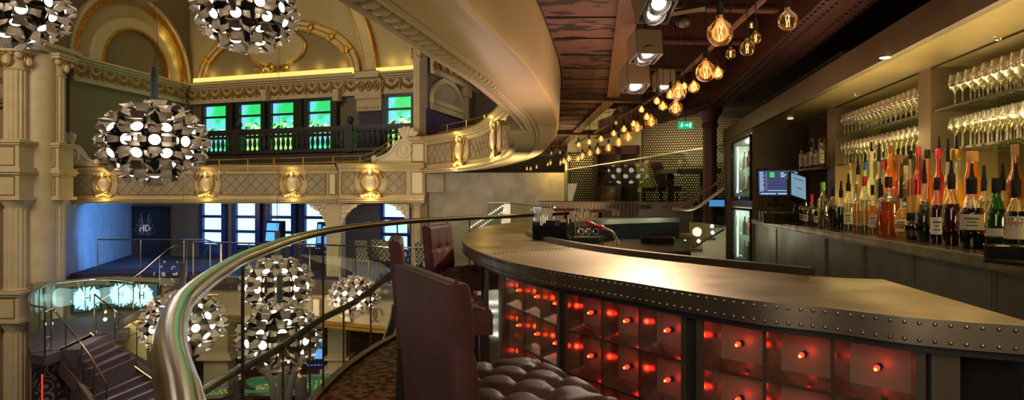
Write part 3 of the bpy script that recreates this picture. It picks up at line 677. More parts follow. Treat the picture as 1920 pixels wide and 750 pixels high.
# ================================================================ curved upper gallery: soffit, moulding, lattice front
ringpx = [(2.137, a, b) for a, b in ((646, 0), (700, 40), (769, 77), (807, 107), (860, 136), (883, 152), (941, 200.6), (967.6, 225.5), (982, 250), (983, 272), (970, 293), (944, 304.7), (897, 316), (800.5, 323.7))]
ring = []
for z, a, b in ringpx: Y = (z - CH) * F / (HY - b); ring.append(((a - HX) / F * Y, Y))
ring = [(-1.25, 0.6), (-1.0, 1.5)] + ring
ring = [Vector(p) for p in ring]
ring = resample(crom([Vector((p.x, p.y, 0)) for p in ring], 6), .22)
# light smoothing so that the long curve stays fair
for _ in range(3): ring = [ring[0]] + [(ring[i - 1] + ring[i] * 2 + ring[i + 1]) / 4 for i in range(1, len(ring) - 1)] + [ring[-1]]
ring2 = [Vector((p.x, p.y)) for p in ring]
R_ = thing('curved_gallery', 'curved upper gallery with a smooth cream soffit sweeping overhead', 'gallery', (0.4, 9, 2.14))
ZS = 2.137
mb = MB(); mb.sweep(ring2, [(.10, ZS), (.40, ZS + .02), (.43, ZS + .06), (.46, ZS + .62), (.35, ZS + .64), (.10, ZS + .6)]); mb.build('soffit', soffm, R_, angle=50)
mb = MB(); mb.sweep(ring2, [(0, ZS - .012), (.035, ZS - .03), (.06, ZS - .012), (.06, ZS + .10), (0, ZS + .10)]); mb.build('lip_moulding', cream, R_, angle=60)
mb = MB(); eg = resample(ring, .105)
for i in range(1, len(eg) - 1):
    t = (eg[i + 1] - eg[i - 1]).normalized(); n = Vector((t.y, -t.x, 0)); c = eg[i] + n * .105; c.z = ZS - .004
    if c.y < 2 or c.y > 16: continue
    mb.ball((0, 0, 0), (.05, .045, .028), 8, M=T(c, math.atan2(n.y, n.x)))
mb.build('egg_moulding', soffm, R_)
mb = MB(); mb.sweep(ring2, [(.055, ZS - .0), (.155, ZS - .0), (.155, ZS + .05), (.055, ZS + .05)]); mb.sweep(ring2, [(.155, ZS - .018), (.175, ZS - .018), (.175, ZS + .04), (.155, ZS + .04)]); mb.build('egg_band', soffm, R_, angle=60)
# the front above the lip, seen only along the far half
k0 = next(i for i, p in enumerate(ring2) if p.y > 7.2)
far = ring2[k0:][::-1]      # from the tall column towards the eye: left to right in view
B_ = Bend(far)
UB = B_.u
ps = []
gallery_front('gallery_front', 'curved cream gallery front with lit cartouches under the brass rail', B_, 0, B_.L - .05, ZS + .1, 3.13,
              [(UB(808), UB(853), 1), (UB(888), UB(932), 1), (UB(950), UB(981), 1)], [UB(871), UB(941)], 60, 1.05, 9)
pts = [Vector(B_(u, .12, 3.58)) for u in [B_.L * .62 * i / 30 for i in range(31)]]
rails('brass_railing', 'curved two bar brass railing on the upper gallery past the tall column', [tuple(p) for p in pts], (0, -.18), 8, h=.45)
mb = MB(); mb.prism([tuple(p) for p in far] + [(far[-1].x + 1.6, far[-1].y), (2.2, 16), (2.2, 25), (-1.4, 25)], 3.02, 3.12); structure('floor_upper_gallery', mb, cream)
mb = MB(); mb.b2(-1.5, 4, 24.9, 25.1, 2.0, 9); structure('wall_gallery_end', mb, brownw)
# textured end wall of the bar tier, with its lit edge
mb = MB(); mb.b2(-2.75, 1.78, 20.75, 20.9, -1.5, 2.14); structure('wall_end', mb, concrete)
mb = MB(); mb.b2(-2.75, -2.2, 20.6, 20.75, 1.5, 2.09); mb.b2(1.70, 1.95, 19.6, 20.7, -1.5, 2.8); structure('wall_end_return', mb, concrete)
light('edge_wall_washer', 'AREA', (1.45, 20.1, 2.45), 24, YEL, .5, target=(1.7, 20.6, .8))
light('end_wall_light', 'AREA', (-.4, 18.6, 2.0), 24, (1, .86, .68), 3, target=(-.4, 20.6, .9), sy=.5)
light('soffit_bounce_fill', 'AREA', (.5, 12.5, .9), 90, (1, .8, .35), 1.6, target=(.0, 13.5, 2.2))  # added fill imitating hall light bounced onto the soffit
for q, (x, y, z, pw, tx, ty) in enumerate(((-2.0, 3.2, -.9, 110, -.35, 3.6), (-2.3, 5.6, -1.0, 130, .0, 5.6), (-2.2, 8.2, -1.0, 150, .2, 8.0))): light('soffit_bounce_fill', 'SPOT', (x, y, z), pw, (1, .80, .40), .12, target=(tx, ty, 2.2), spot=75, blend=1)  # added spots standing in for bounced hall light
light('front_wash', 'AREA', (-3.6, 13.5, .8), 110, (1, .76, .45), 2, target=(-1, 18, 2.8))
# ================================================================ mezzanine edge, stairs, ground floor
trimg = mat('olive_fascia', (.30, .24, .12), .5, c2=(.25, .20, .10), scale=2)
Bm = Bend(mezz)
r = thing('mezzanine_front', 'cream curved mezzanine front with gilt framed panels below the gaming floor', 'gallery front', (*mezz[0], -2.5))
mb = MB(Bm); mb.b2(0, Bm.L, 0, .2, -2.5, -1.28, nx=50); mb.build('fascia_body', creamy, r, smooth=False)
mb = MB(Bm); mb.b2(0, Bm.L, -.12, .2, -1.62, -1.2, nx=50); mb.build('ledge', mat('bronze_ledge', (.10, .075, .05), .35, .6), r, smooth=False)
mb = MB(Bm)
for z, h, d in ((-2.5, .09, .08), (-2.60, .08, .14)): mb.b2(0, Bm.L, -d, .2, z, z + h, nx=50)
mb.build('gilt_moulding', gold, r, smooth=False)
for px in (390, 597, 655): u = Bm.u(px); fascia_panel(r, Bm, u - .12, u + .12, -2.35, -1.75, False)
mb = MB(Bm); cu_ = Bm.u(703)
for sg in (-1, 1): mb.tube([(cu_ + sg * (.1 + .16 * math.cos(t)), -.03, -2.1 + .2 * math.sin(t)) for t in [i * .7 for i in range(8)]], .025, 5)
mb.build('scrollwork', giltb, r)
def glass_rail(name, label, pts, h=1.1, posts=6, cat='balustrade', group=None, m=None, zb=0, rr=.025, top=True, pm=None):
    """glass sheets on a floor edge, with slim posts and a steel rail; pts carry the floor height"""
    r = thing(name, label, cat, pts[0], 0, group)
    L_ = resample(pts, .12)
    if top: mb = MB(); mb.tube([(p.x, p.y, p.z + h) for p in L_], rr, 8); mb.build('handrail', pm or steel, r)
    n = len(L_); idx = [int(i * (n - 1) / max(1, posts - 1)) for i in range(posts)]
    for a, b in zip(idx, idx[1:]):
        mb = MB(); vs = []; fs = []
        seg = L_[a:b + 1]
        for p in seg: vs += [(p.x, p.y, p.z + zb), (p.x, p.y, p.z + h - .03)]
        for i in range(len(seg) - 1): fs.append((2 * i, 2 * i + 2, 2 * i + 3, 2 * i + 1))
        mb.add(vs, fs); mb.build('glass_panel', m or sheet, r)
    for i in idx: p = L_[i]; mb = MB(); mb.tube([(p.x, p.y, p.z + zb - .02), (p.x, p.y, p.z + h)], rr * .65, 6); mb.build('post', pm or steel, r)
    return r
glass_rail('glass_balustrade', 'steel railed glass balustrade before the black door and blue wall', [tuple(P(183, 0, 22.6).xy) + (-1.25,), tuple(P(385, 0, 22.4).xy) + (-1.25,), tuple(P(415, 0, 20.4).xy) + (-1.25,)], posts=5)
glass_rail('glass_balustrade', 'long curved glass balustrade along the mezzanine beneath the pale blue screens', [(p.x, p.y + .08, -1.22) for p in mezz], posts=9)
# sloping stringer of the flight that climbs to the mezzanine, its glass and rail
lowst = mat('bronze_stringer', (.075, .06, .045), .4, .5)
def slope(name, label, a, b, h, th=.3, m=None):
    r = thing(name, label, 'stringer', a); mb = MB(); a = Vector(a); b = Vector(b); d = Vector((b - a).xy).normalized(); n = Vector((-d.y, d.x, 0)) * th / 2
    vs = [a - n, b - n, b + n, a + n] + [v + Vector((0, 0, h)) for v in (a - n, b - n, b + n, a + n)]
    mb.add(vs, [(0, 1, 2, 3), (7, 6, 5, 4), (0, 4, 5, 1), (1, 5, 6, 2), (2, 6, 7, 3), (3, 7, 4, 0)]); mb.build('beam', m or lowst, r, smooth=False); return r
a, b = P(228, 618, 17.2), P(345, 522, 17.6)
slope('stair_stringer', 'dark sloping stringer of the flight rising to the mezzanine', P(222, 622, 17.2), P(352, 536, 17.6), .24)
r = thing('stair_stringer', 'gilt edged cream underside panel below the rising flight', 'stringer', P(230, 628, 17.5))
mb = MB(); mb.add([P(228, 640, 17.6), P(380, 545, 17.6), P(400, 600, 17.6), P(300, 600, 17.6)], [(0, 1, 2, 3)]); mb.build('beam', lowst, r)
mb = MB(); mb.tube([P(235, 612, 17.3), P(300, 570, 17.4), P(325, 555, 17.5), P(410, 553, 17.6)], .035, 6); mb.tube([P(245, 600, 17.5), P(305, 602, 17.5)], .04, 6); mb.build('gilt_edge', gold, r)
rail2 = [P(180, 643, 16.6), P(222, 612, 16.9), P(268, 578, 17.1), P(318, 533, 17.4), P(350, 524, 17.6)]
glass_rail('stair_balustrade', 'clear glass stair balustrade rising to the mezzanine before the lit art panels', [tuple(v) for v in rail2], posts=5, h=1.0, rr=.013)
# landing and curved flight
LZ = -2.30
stairc = mat('stair_carpet', (.040, .030, .045), .8, c2=(.06, .035, .05), scale=9)
land_px = [(60, 655), (55, 640), (62, 622), (90, 607), (150, 597), (200, 600), (232, 612), (175, 632), (168, 628), (110, 660), (82, 664)]
def onz(px, py, z): Y = (CH - z) * F / (py - HY); return Vector(((px - HX) / F * Y, Y, z))
poly = [onz(a, b, LZ).xy for a, b in ((58, 664), (54, 645), (66, 622), (100, 604), (160, 594), (215, 594), (250, 600), (240, 622), (175, 630), (108, 660), (84, 668))]
r = thing('stair_landing', 'dark carpeted curved stair landing below the lit art panels', 'landing', (poly[0].x, poly[0].y, LZ - .2))
mb = MB(); mb.prism([tuple(p) for p in poly], LZ - .22, LZ); mb.build('slab', stairc, r, smooth=False)
right = [(171, 627), (184, 638), (199, 648), (213, 661), (226, 670), (242, 681), (257, 692), (272, 703), (288, 714), (302, 726), (318, 738), (334, 752)]
left = [(107, 657), (116, 668), (126, 680), (136, 692), (146, 704), (156, 716), (166, 730), (176, 744), (184, 758), (192, 772), (200, 786), (208, 800)]
fl = thing('curved_staircase', 'curved dark staircase with lit steel nosings sweeping down from the landing', 'staircase', onz(171, 627, LZ) - Vector((0, 0, 2.5)))
ris = .155; nos = mat('step_nosing', (.42, .34, .30), .3, .8)
for i, ((a, b), (c, d)) in enumerate(zip(right, left)):
    z = LZ - ris * i; A = onz(a, b, z); B = onz(c, d, z); A2 = onz(a + 22, b + 13, z); B2 = onz(c + 20, d + 17, z); t = (B - A).normalized(); back = Vector((-t.y, t.x, 0))
    if back.y < 0: back = -back
    mb = MB(); hh = ris + .3
    vs = [A, B, B + back * .45, A + back * .45]; vs = [v - Vector((0, 0, hh)) for v in vs] + vs
    mb.add(vs, [(3, 2, 1, 0), (4, 5, 6, 7), (0, 1, 5, 4), (1, 2, 6, 5), (2, 3, 7, 6), (3, 0, 4, 7)]); s_ = mb.build('step', stairc, fl, smooth=False)
    mb = MB(); mb.tube([A + Vector((0, 0, .01)), B + Vector((0, 0, .01))], .022, 5); mb.build('nosing', nos, s_)
def wallstrip(name, label, pts, h0, h1, th, m, cat='stringer'):
    r = thing(name, label, cat, pts[0]); mb = MB(); vs = []; fs = []; L_ = [Vector(p) for p in pts]
    for i, p in enumerate(L_):
        a = L_[max(0, i - 1)]; b = L_[min(len(L_) - 1, i + 1)]; d = Vector((b - a).xy).normalized(); n = Vector((-d.y, d.x, 0)) * th / 2
        vs += [p - n + Vector((0, 0, h0)), p + n + Vector((0, 0, h0)), p + n + Vector((0, 0, h1)), p - n + Vector((0, 0, h1))]
    for i in range(len(L_) - 1):
        a = i * 4
        for k in range(4): fs.append((a + k, a + (k + 1) % 4, a + 4 + (k + 1) % 4, a + 4 + k))
    n = (len(L_) - 1) * 4; fs += [(3, 2, 1, 0), (n, n + 1, n + 2, n + 3)]; mb.add(vs, fs); mb.build('beam', m, r, angle=50); return r
Lr = crom([onz(a, b, LZ - ris * i) for i, (a, b) in enumerate(right)], 3); Ll = crom([onz(58, 662, LZ), onz(76, 660, LZ - .0)] + [onz(a - 8, b, LZ - ris * i) for i, (a, b) in enumerate(left)], 3)
wallstrip('stair_stringer', 'outer curved dark stringer of the sweeping stair', Ll, -.35, .04, .12, mat('stringer_brown', (.13, .095, .075), .4, .3))
wallstrip('stair_stringer', 'inner stringer of the sweeping stair beside the green glass', [p + Vector((.15, 0, 0)) for p in Lr], -.3, .1, .12, lowst)
r = thing('stair_light', 'thin warm light line along the inner stair edge', 'light', Lr[0]); mb = MB(); mb.tube([p + Vector((.05, -.12, .08)) for p in Lr], .014, 5); mb.build('glow_line', emis('stair_glow', (1, .8, .4), 1.0), r)
# patterned skirt wall under the stair, with scroll pattern
def scrollmat(name, bg, fg):
    m = mat(name, bg, .6); nt = m.node_tree; N = nt.nodes; L = nt.links; b = N['Principled BSDF']
    tc = N.new('ShaderNodeTexCoord'); vo = N.new('ShaderNodeTexVoronoi'); vo.inputs['Scale'].default_value = 3.2; L.new(tc.outputs['Object'], vo.inputs['Vector'])
    w = N.new('ShaderNodeMath'); w.operation = 'MULTIPLY'; w.inputs[1].default_value = 26; L.new(vo.outputs['Distance'], w.inputs[0])
    s_ = N.new('ShaderNodeMath'); s_.operation = 'SINE'; L.new(w.outputs[0], s_.inputs[0]); g = N.new('ShaderNodeMath'); g.operation = 'GREATER_THAN'; g.inputs[1].default_value = .72; L.new(s_.outputs[0], g.inputs[0])
    mx = N.new('ShaderNodeMix'); mx.data_type = 'RGBA'; mx.inputs[6].default_value = (*bg, 1); mx.inputs[7].default_value = (*fg, 1); L.new(g.outputs[0], mx.inputs[0]); L.new(mx.outputs[2], b.inputs['Base Color']); return m
sw = [p + Vector((0, .02, 0)) for p in Ll]; r = thing('stair_skirt', 'black wall with pale curling scroll pattern under the sweeping stair', 'wall panel', sw[0] - Vector((0, 0, 2.8)))
mb = MB(); vs = []; fs = []
for p in sw: vs += [(p.x, p.y, -5.1), (p.x, p.y, p.z - .3)]
for i in range(len(sw) - 1): fs.append((2 * i, 2 * i + 2, 2 * i + 3, 2 * i + 1))
mb.add(vs, fs); mb.build('panel', scrollmat('scroll_pattern', (.012, .010, .014), (.20, .16, .11)), r)
mb = MB(); p = onz(82, 668, LZ); mb.tube([(p.x, p.y - .05, -5), (p.x, p.y - .05, LZ - .4)], .018, 6); mb.build('red_light_line', emis('red_line', (1, .05, .02), .8), r)
# landing glass and handrails
lg = [onz(a, b, LZ) for a, b in ((250, 600), (215, 594), (160, 594), (100, 604), (66, 622), (54, 645), (60, 662), (84, 668))]
glass_rail('landing_balustrade', 'curved glass balustrade wrapping the stair landing', [tuple(v) for v in crom(lg, 4)], h=1.12, posts=5, m=glass('teal_glass', (.80, .93, .92), .05, .5), rr=.022)
hr = [onz(84, 668, LZ)] + [onz(a - 8, b, LZ - ris * i) for i, (a, b) in enumerate(left)]
glass_rail('stair_balustrade', 'outer glass stair balustrade with a steel handrail curling at the foot', [tuple(v) for v in crom(hr, 3)], h=1.0, posts=6, rr=.022)
hr = [onz(a + 6, b - 2, LZ - ris * i) for i, (a, b) in enumerate(right)]
glass_rail('stair_balustrade', 'inner glass stair balustrade with steel posts beside the lit green wall', [tuple(v) for v in hr], h=1.05, posts=5, rr=.02)
r = thing('lit_wall', 'softly lit yellow green wall panel behind the inner stair glass', 'wall panel', P(200, 640, 18.6))
mb = MB(); mb.add([P(196, 632, 17.9), P(275, 676, 17.9), P(275, 600, 17.9), P(232, 600, 17.9)], [(0, 1, 2, 3)]); mb.build('panel', mat('yellow_wall', (.55, .5, .22), .5), r)
light('stair_wall_light', 'POINT', P(240, 610, 17.3), 18, (1, .85, .4), .2)
for px, py in ((160, 607), (203, 612)): light('landing_light', 'POINT', P(px, py - 4, 16.4), 8, (1, .85, .6), .05)
light('stair_light_top', 'AREA', P(190, 480, 15.0), 60, (1, .8, .7), 1.5, target=P(200, 680, 16))
# panelled dado behind the landing with two lit art panels
LP = Line(P(60, 0, 19.6).xy, P(206, 0, 21.2).xy); LQ = Line(P(206, 0, 21.2).xy, P(330, 0, 20.6).xy)
mb = MB(LP.M()); mb.b2(0, LP.L, 0, .2, -5.1, -1.5); mb.b2(0, LP.L, -.15, .2, -1.5, -1.3); structure('wall_dado', mb, trimg)
mb = MB(LQ.M()); mb.b2(0, LQ.L, 0, .2, -5.1, -1.5); mb.b2(0, LQ.L, -.1, .2, -1.5, -1.3); structure('wall_dado_return', mb, trimg)
artbg = emis('art_teal', (.03, .16, .17), .5); artw = emis('art_white', (.62, .95, .92), 1.3)
def art(label, ln, pa, pb, ya, yb, k, heads):
    ua, ub = ln.u(pa), ln.u(pb); z1, z0 = ln.z((pa + pb) / 2, ya), ln.z((pa + pb) / 2, yb)
    r = thing('light_panel', label, 'lit art panel', ln.M() @ Vector((ua, -.05, z0)))
    mb = MB(ln.M()); mb.b2(ua, ub, -.08, 0, z0, z1); mb.build('backlit_board', artbg, r, smooth=False)
    mb = MB(ln.M()); e = .05; mb.b2(ua - e, ua, -.12, 0, z0 - e, z1 + e); mb.b2(ub, ub + e, -.12, 0, z0 - e, z1 + e); mb.b2(ua, ub, -.12, 0, z1, z1 + e); mb.b2(ua, ub, -.12, 0, z0 - e, z0); mb.build('frame', darkiron, r, smooth=False)
    for hx in heads:
        cx = ua + (ub - ua) * hx; cz = (z0 + z1) / 2; mb = MB(ln.M()); rng = random.Random(k + int(hx * 10)); R0 = (z1 - z0) * .30
        mb.add([(cx, -.095, cz)] + [(cx + R0 * math.cos(g) * 1.1, -.095, cz + R0 * math.sin(g)) for g in [i * math.pi / 10 for i in range(20)]], [(0, i + 1, (i + 1) % 20 + 1) for i in range(20)])
        for q in range(9):
            g = q * .7 + .2; d = Vector((math.cos(g) * 1.15, 0, math.sin(g))); n = Vector((-d.z, 0, d.x)); c = Vector((cx, -.1, cz))
            p = [c + d * R0 * .8 - n * .06, c + d * R0 * 1.6 - n * .12, c + d * R0 * 1.45, c + d * R0 * 1.65 + n * .1, c + d * R0 * .8 + n * .09]
            mb.add([tuple(v) for v in p], [(0, 1, 2, 3, 4)])
        mb.build('white_motif', artw, r, smooth=False)
        text('H', ln.M() @ T((cx, -.11, cz)) @ UP, .34, artbg, r)
art('teal lit panel with one white splash shape bearing a letter H', LP, 136, 186, 536, 582, 1, (.5,))
art('teal lit panel with two white splash shapes bearing letter H, under the mezzanine', LQ, 209, 300, 530, 576, 5, (.25, .68))
r = thing('dado_panels', 'olive wall panels with gilt frames behind the landing glass', 'panel', LP.M() @ Vector((0, 0, -2.6)))
for a, b in ((76, 84), (98, 118)): fascia_panel(r, LP.M() @ T((0, .08, 0)), LP.u(a), LP.u(b), -2.45, -1.75, False)
light('art_glow', 'POINT', P(170, 560, 19.3), 10, (.5, .95, .9), .3)
# ---- ground floor: tables, posts, people
c0 = P(636, 0, 21.3); r = thing('square_column', 'cream square column with stepped base on the casino floor', 'column', (c0.x, 21.3, -5.1))
mb = MB(); mb.box((c0.x, 21.3, -3.9), (.6, .6, 2.4)); mb.build('shaft', creamy, r, smooth=False)
mb = MB(); mb.box((c0.x, 21.3, -4.75), (.8, .8, .7)); mb.box((c0.x, 21.3, -4.35), (1.0, 1.0, .12)); mb.box((c0.x, 21.3, -3.95), (.85, .85, .08)); mb.build('base', cream, r, smooth=False)
c1 = P(412, 0, 21.5); r = thing('square_column', 'cream square column seen through the handrail bend', 'column', (c1.x, 21.5, -5.1))
mb = MB(); mb.box((c1.x, 21.5, -3.7), (.8, .6, 2.8)); mb.build('shaft', creamy, r, smooth=False); mb = MB(); mb.box((c1.x, 21.5, -3.9), (1.0, .8, .15)); mb.box((c1.x, 21.5, -4.0), (1.15, .9, .08)); mb.build('base', cream, r, smooth=False)
felt = mat('green_felt', (.012, .17, .07), .8, c2=(.02, .22, .10), scale=8)
def rtable(label, c, sx, sy, rz=0):
    r = thing('roulette_table', label, 'gaming table', c, rz)
    poly = [(sx * math.copysign(abs(math.cos(g)) ** .6, math.cos(g)), sy * math.copysign(abs(math.sin(g)) ** .6, math.sin(g))) for g in [i * math.pi / 18 for i in range(36)]]
    M = T(c, rz)
    mb = MB(M); mb.prism(poly, .74, .80); mb.build('felt_top', felt, r, smooth=False)
    mb = MB(M); mb.tube([(x, y, .80) for x, y in poly], .06, 6, closed=True); mb.build('padded_rim', darkwood, r)
    mb = MB(M); mb.prism([(x * .6, y * .6) for x, y in poly], 0, .74); mb.build('pedestal', darkwood, r, smooth=False)
    mb = MB(M); lay = mat('table_print', (.50, .10, .05), .7); lw = mat('table_print_pale', (.55, .5, .35), .7)
    for i in range(10):
        for j in range(3): mb.cur = (i + j) % 2; mb.b2(-sx * .55 + i * sx * .1, -sx * .55 + i * sx * .1 + sx * .07, -sy * .35 + j * sy * .2, -sy * .35 + j * sy * .2 + sy * .12, .80, .803)
    mb.build('printed_layout', [lay, lw], r, smooth=False)
    mb = MB(M); rng = random.Random(3)
    for i in range(9): mb.lathe([(.03, 0), (.03, rng.uniform(.02, .07))], (sx * .55 + rng.uniform(-.3, .2), rng.uniform(-.5, .5) * sy, .80), 8)
    mb.build('chips', mat('chips', (.6, .5, .1), .5), r)
    return r
rtable('green felt roulette table with red printed layout, below the double chandelier', onz(540, 722, -4.3) - Vector((0, 0, .8)), 1.6, .95, .1)
rtable('green felt card table on purple carpet beside the square column', onz(700, 716, -4.3) - Vector((0, 0, .8)), .6, .5, .5)
rtable('green felt table edge beyond the handrail bend', onz(390, 738, -4.3) - Vector((0, 0, .8)), .7, .5, .3)
def person(label, loc, rz, coat, hair, lean=.0, arms=(.35, .5), trousers=None):
    """standing figure facing local +X; one skinned body, hair and clothes as children"""
    r = thing('person', label, 'person', loc, rz)
    skin = mat('skin', (.50, .28, .18), .5); M = WMX[r.name]
    def lx(z): return lean * max(0, z - .95)
    J = {}; V = []; E = []; R0 = []
    def v(name, p, rad, par=None): J[name] = len(V); V.append(p); R0.append(rad); (E.append((J[par], J[name])) if par else None)
    v('pel', (0, 0, .95), (.13, .16)); v('bel', (lx(1.1), 0, 1.1), (.12, .14), 'pel'); v('che', (lx(1.3), 0, 1.32), (.13, .17), 'bel'); v('nek', (lx(1.5) + .01, 0, 1.50), (.055, .055), 'che')
    v('jaw', (lx(1.56) + .03, 0, 1.57), (.065, .06), 'nek'); v('hed', (lx(1.66) + .02, 0, 1.67), (.098, .078), 'jaw'); v('top', (lx(1.72), 0, 1.74), (.07, .06), 'hed')
    for s_, n in ((1, 'L'), (-1, 'R')):
        v('hip' + n, (0, s_ * .09, .90), (.09, .09), 'pel'); v('kne' + n, (.02, s_ * .10, .50), (.06, .06), 'hip' + n); v('ank' + n, (-.01, s_ * .10, .09), (.04, .04), 'kne' + n); v('toe' + n, (.15, s_ * .12, .035), (.035, .03), 'ank' + n)
        v('sho' + n, (lx(1.43), s_ * .19, 1.43), (.06, .06), 'che'); a = arms[0 if s_ > 0 else 1]
        ex, ez = lx(1.43) + .28 * math.sin(a), 1.43 - .28 * math.cos(a); v('elb' + n, (ex, s_ * .23, ez), (.043, .043), 'sho' + n)
        b = a + .7; wx, wz = ex + .25 * math.sin(b), ez - .25 * math.cos(b); v('wri' + n, (wx, s_ * .20, wz), (.028, .028), 'elb' + n); v('pal' + n, (wx + .07 * math.sin(b), s_ * .20, wz - .07 * math.cos(b)), (.036, .018), 'wri' + n)
        for q in range(4): o = (q - 1.5) * .018; v('f%d' % q + n, (wx + (.14 + .01 * (q in (1, 2))) * math.sin(b + .15), s_ * .20 + o, wz - .14 * math.cos(b + .15)), (.009, .009), 'pal' + n)
        v('th' + n, (wx + .08 * math.sin(b) + .02, s_ * .155, wz - .09 * math.cos(b)), (.010, .010), 'wri' + n)
    me = bpy.data.meshes.new('body'); me.from_pydata(V, E, []); o = bpy.data.objects.new('body', me); COL.objects.link(o); o.parent = r
    md = o.modifiers.new('skin', 'SKIN'); me.skin_vertices or bpy.context.view_layer.update()
    for i, rr in enumerate(R0): me.skin_vertices[0].data[i].radius = rr
    me.skin_vertices[0].data[0].use_root = True
    sd = o.modifiers.new('sub', 'SUBSURF'); sd.levels = sd.render_levels = 2; o.data.materials.append(skin)
    def cl(name, pts, m, seg=14, flat=.75):
        mb = MB(); n = len(pts)
        mb.lathe([(1e-4, -1)], caps=False) if False else None
        vs = []; fs = []
        for (x, y, z, a, b) in pts:
            for k in range(seg): g = 2 * math.pi * k / seg; vs.append((x + a * math.cos(g), y + b * math.sin(g), z))
        for j in range(n - 1):
            for k in range(seg): q = j * seg + k; w = j * seg + (k + 1) % seg; fs.append((q, w, w + seg, q + seg))
        mb.add(vs, fs); mb.build(name, m, r, local=True)
    cm = mat('coat', coat, .7); tm = mat('trousers', trousers or (.012, .012, .015), .8)
    cl('jacket', [(0, 0, .80, .16, .20), (0, 0, .95, .16, .195), (lx(1.12), 0, 1.12, .145, .175), (lx(1.32), 0, 1.32, .16, .215), (lx(1.43), 0, 1.43, .125, .21), (lx(1.49), 0, 1.49, .07, .09)], cm)
    for s_, n in ((1, 'L'), (-1, 'R')):
        mb = MB(); mb.tube([V[J['sho' + n]], V[J['elb' + n]], Vector(V[J['elb' + n]]).lerp(Vector(V[J['wri' + n]]), .93)], [.075, .06, .042], 10); mb.build('sleeve', cm, r, local=True)
        mb = MB(); mb.tube([V[J['hip' + n]], V[J['kne' + n]], V[J['ank' + n]]], [.105, .078, .06], 10); mb.build('trouser_leg', tm, r, local=True)
        mb = MB(); mb.ball((.06, s_ * .11, .045), (.14, .05, .05), 10); mb.build('shoe', blackm, r, local=True)
    mb = MB(); mb.ball((lx(1.7) - .015, 0, 1.70), (.108, .09, .105), 14); mb.build('hair', mat('hair', hair, .7), r, local=True)
    mb = MB(); x = lx(1.64) + .115
    mb.ball((x, 0, 1.63), (.02, .012, .02), 6)
    for s_ in (-1, 1): mb.ball((x - .02, s_ * .03, 1.66), (.008, .012, .007), 6); mb.ball((lx(1.64) + .01, s_ * .082, 1.64), (.02, .01, .03), 6)
    mb.build('face_features', skin, r, local=True)
    return r
gp = onz(567, 760, -5.1); Yp = 18.2; Yp = 17.7; q = P(566, 0, Yp)
person('person with fair hair in a dark jacket standing by the roulette table, facing away', (q.x, Yp, -5.1), 2.6, (.02, .02, .025), (.28, .15, .07), .25)
q = P(498, 0, 21.2); person('person in a dark teal top reaching over the far side of the roulette table', (q.x, 21.2, -5.1), -1.45, (.015, .03, .035), (.03, .02, .015), .3, (.7, .8))
q = P(446, 0, 17.8); person('person in black beside the thick glass joint, under the handrail', (q.x, 17.8, -5.1), .6, (.012, .010, .012), (.35, .18, .06), .1)
# blue lit machines
def machine(label, c, rz, w=.7):
    r = thing('gaming_machine', label, 'gaming machine', c, rz); M = T(c, rz)
    mb = MB(M); mb.add([(-w / 2, 0, 0), (w / 2, 0, 0), (w / 2, .6, 0), (-w / 2, .6, 0), (-w / 2, 0, .7), (w / 2, 0, .7), (w / 2, .25, .85), (-w / 2, .25, .85), (w / 2, .6, 1.7), (-w / 2, .6, 1.7), (w / 2, .35, 1.7), (-w / 2, .35, 1.7)],
        [(0, 1, 5, 4), (4, 5, 6, 7), (7, 6, 10, 11), (11, 10, 8, 9), (9, 8, 2, 3), (0, 4, 7, 11, 9, 3), (1, 2, 8, 10, 6, 5)]); mb.build('cabinet', blackm, r, smooth=False)
    mb = MB(M); 
    for z0, z1 in ((.95, 1.28), (1.34, 1.62)):
        y0 = .25 + (z0 - .85) * .118 - .02; y1 = .25 + (z1 - .85) * .118 - .02
        mb.add([(-w * .42, y0, z0), (w * .42, y0, z0), (w * .42, y1, z1), (-w * .42, y1, z1)], [(0, 1, 2, 3)])
    mb.build('screen', emis('blue_screen', (.08, .35, 1.0), 1.6), r)
    mb = MB(M); [mb.ball((-.22 + .11 * i, .1, .78), (.03, .03, .015), 6) for i in range(5)]; mb.build('buttons', emis('blue_buttons', (.1, .2, 1), 2.5), r)
    return r
q = P(622, 0, 21.2); machine('blue screened gaming machine standing on the mezzanine before the arcade pier', (q.x, 21.2, -1.25), .25)
q = P(600, 0, 22.6); machine('dim blue gaming machine tucked behind the taller one on the mezzanine', (q.x, 22.6, -1.25), -.3)
q = P(590, 0, 21.5); machine('tall blue lit machine on the casino floor by the square column', (q.x, 21.5, -5.1), .1, .5)
q = P(500, 0, 23.8); machine('machine with blue glow in the mezzanine shadow under the screens', (q.x, 23.8, -1.25), -.4)
# patterned tub chairs on the mezzanine
patt = mat('patterned_fabric', (.05, .045, .05), .7); N = patt.node_tree.nodes; L = patt.node_tree.links
ck = N.new('ShaderNodeTexChecker'); ck.inputs['Scale'].default_value = 14; ck.inputs[1].default_value = (.35, .30, .22, 1); ck.inputs[2].default_value = (.02, .02, .03, 1); tcn = N.new('ShaderNodeTexCoord'); L.new(tcn.outputs['Object'], ck.inputs[0]); L.new(ck.outputs[0], N['Principled BSDF'].inputs['Base Color'])
def dchair(label, c, rz):
    r = thing('gaming_chair', label, 'chair', c, rz, 'patterned chairs on the mezzanine'); M = T(c, rz)
    mb = MB(M); mb.b2(-.24, .24, -.24, .24, .5, .6); mb.build('seat', blackm, r, smooth=False)
    mb = MB(M); mb.box((0, .24, .95), (.46, .07, .62), R=M.inverted() @ M @ T((0, .26, .95), 0, rx=-.15)); mb.build('backrest', patt, r, smooth=False)
    for a in (-.2, .2):
        for b in (-.2, .2): mb = MB(M); mb.tube([(a, b, 0), (a, b, .5)], .02, 6); mb.build('leg', darkiron, r)
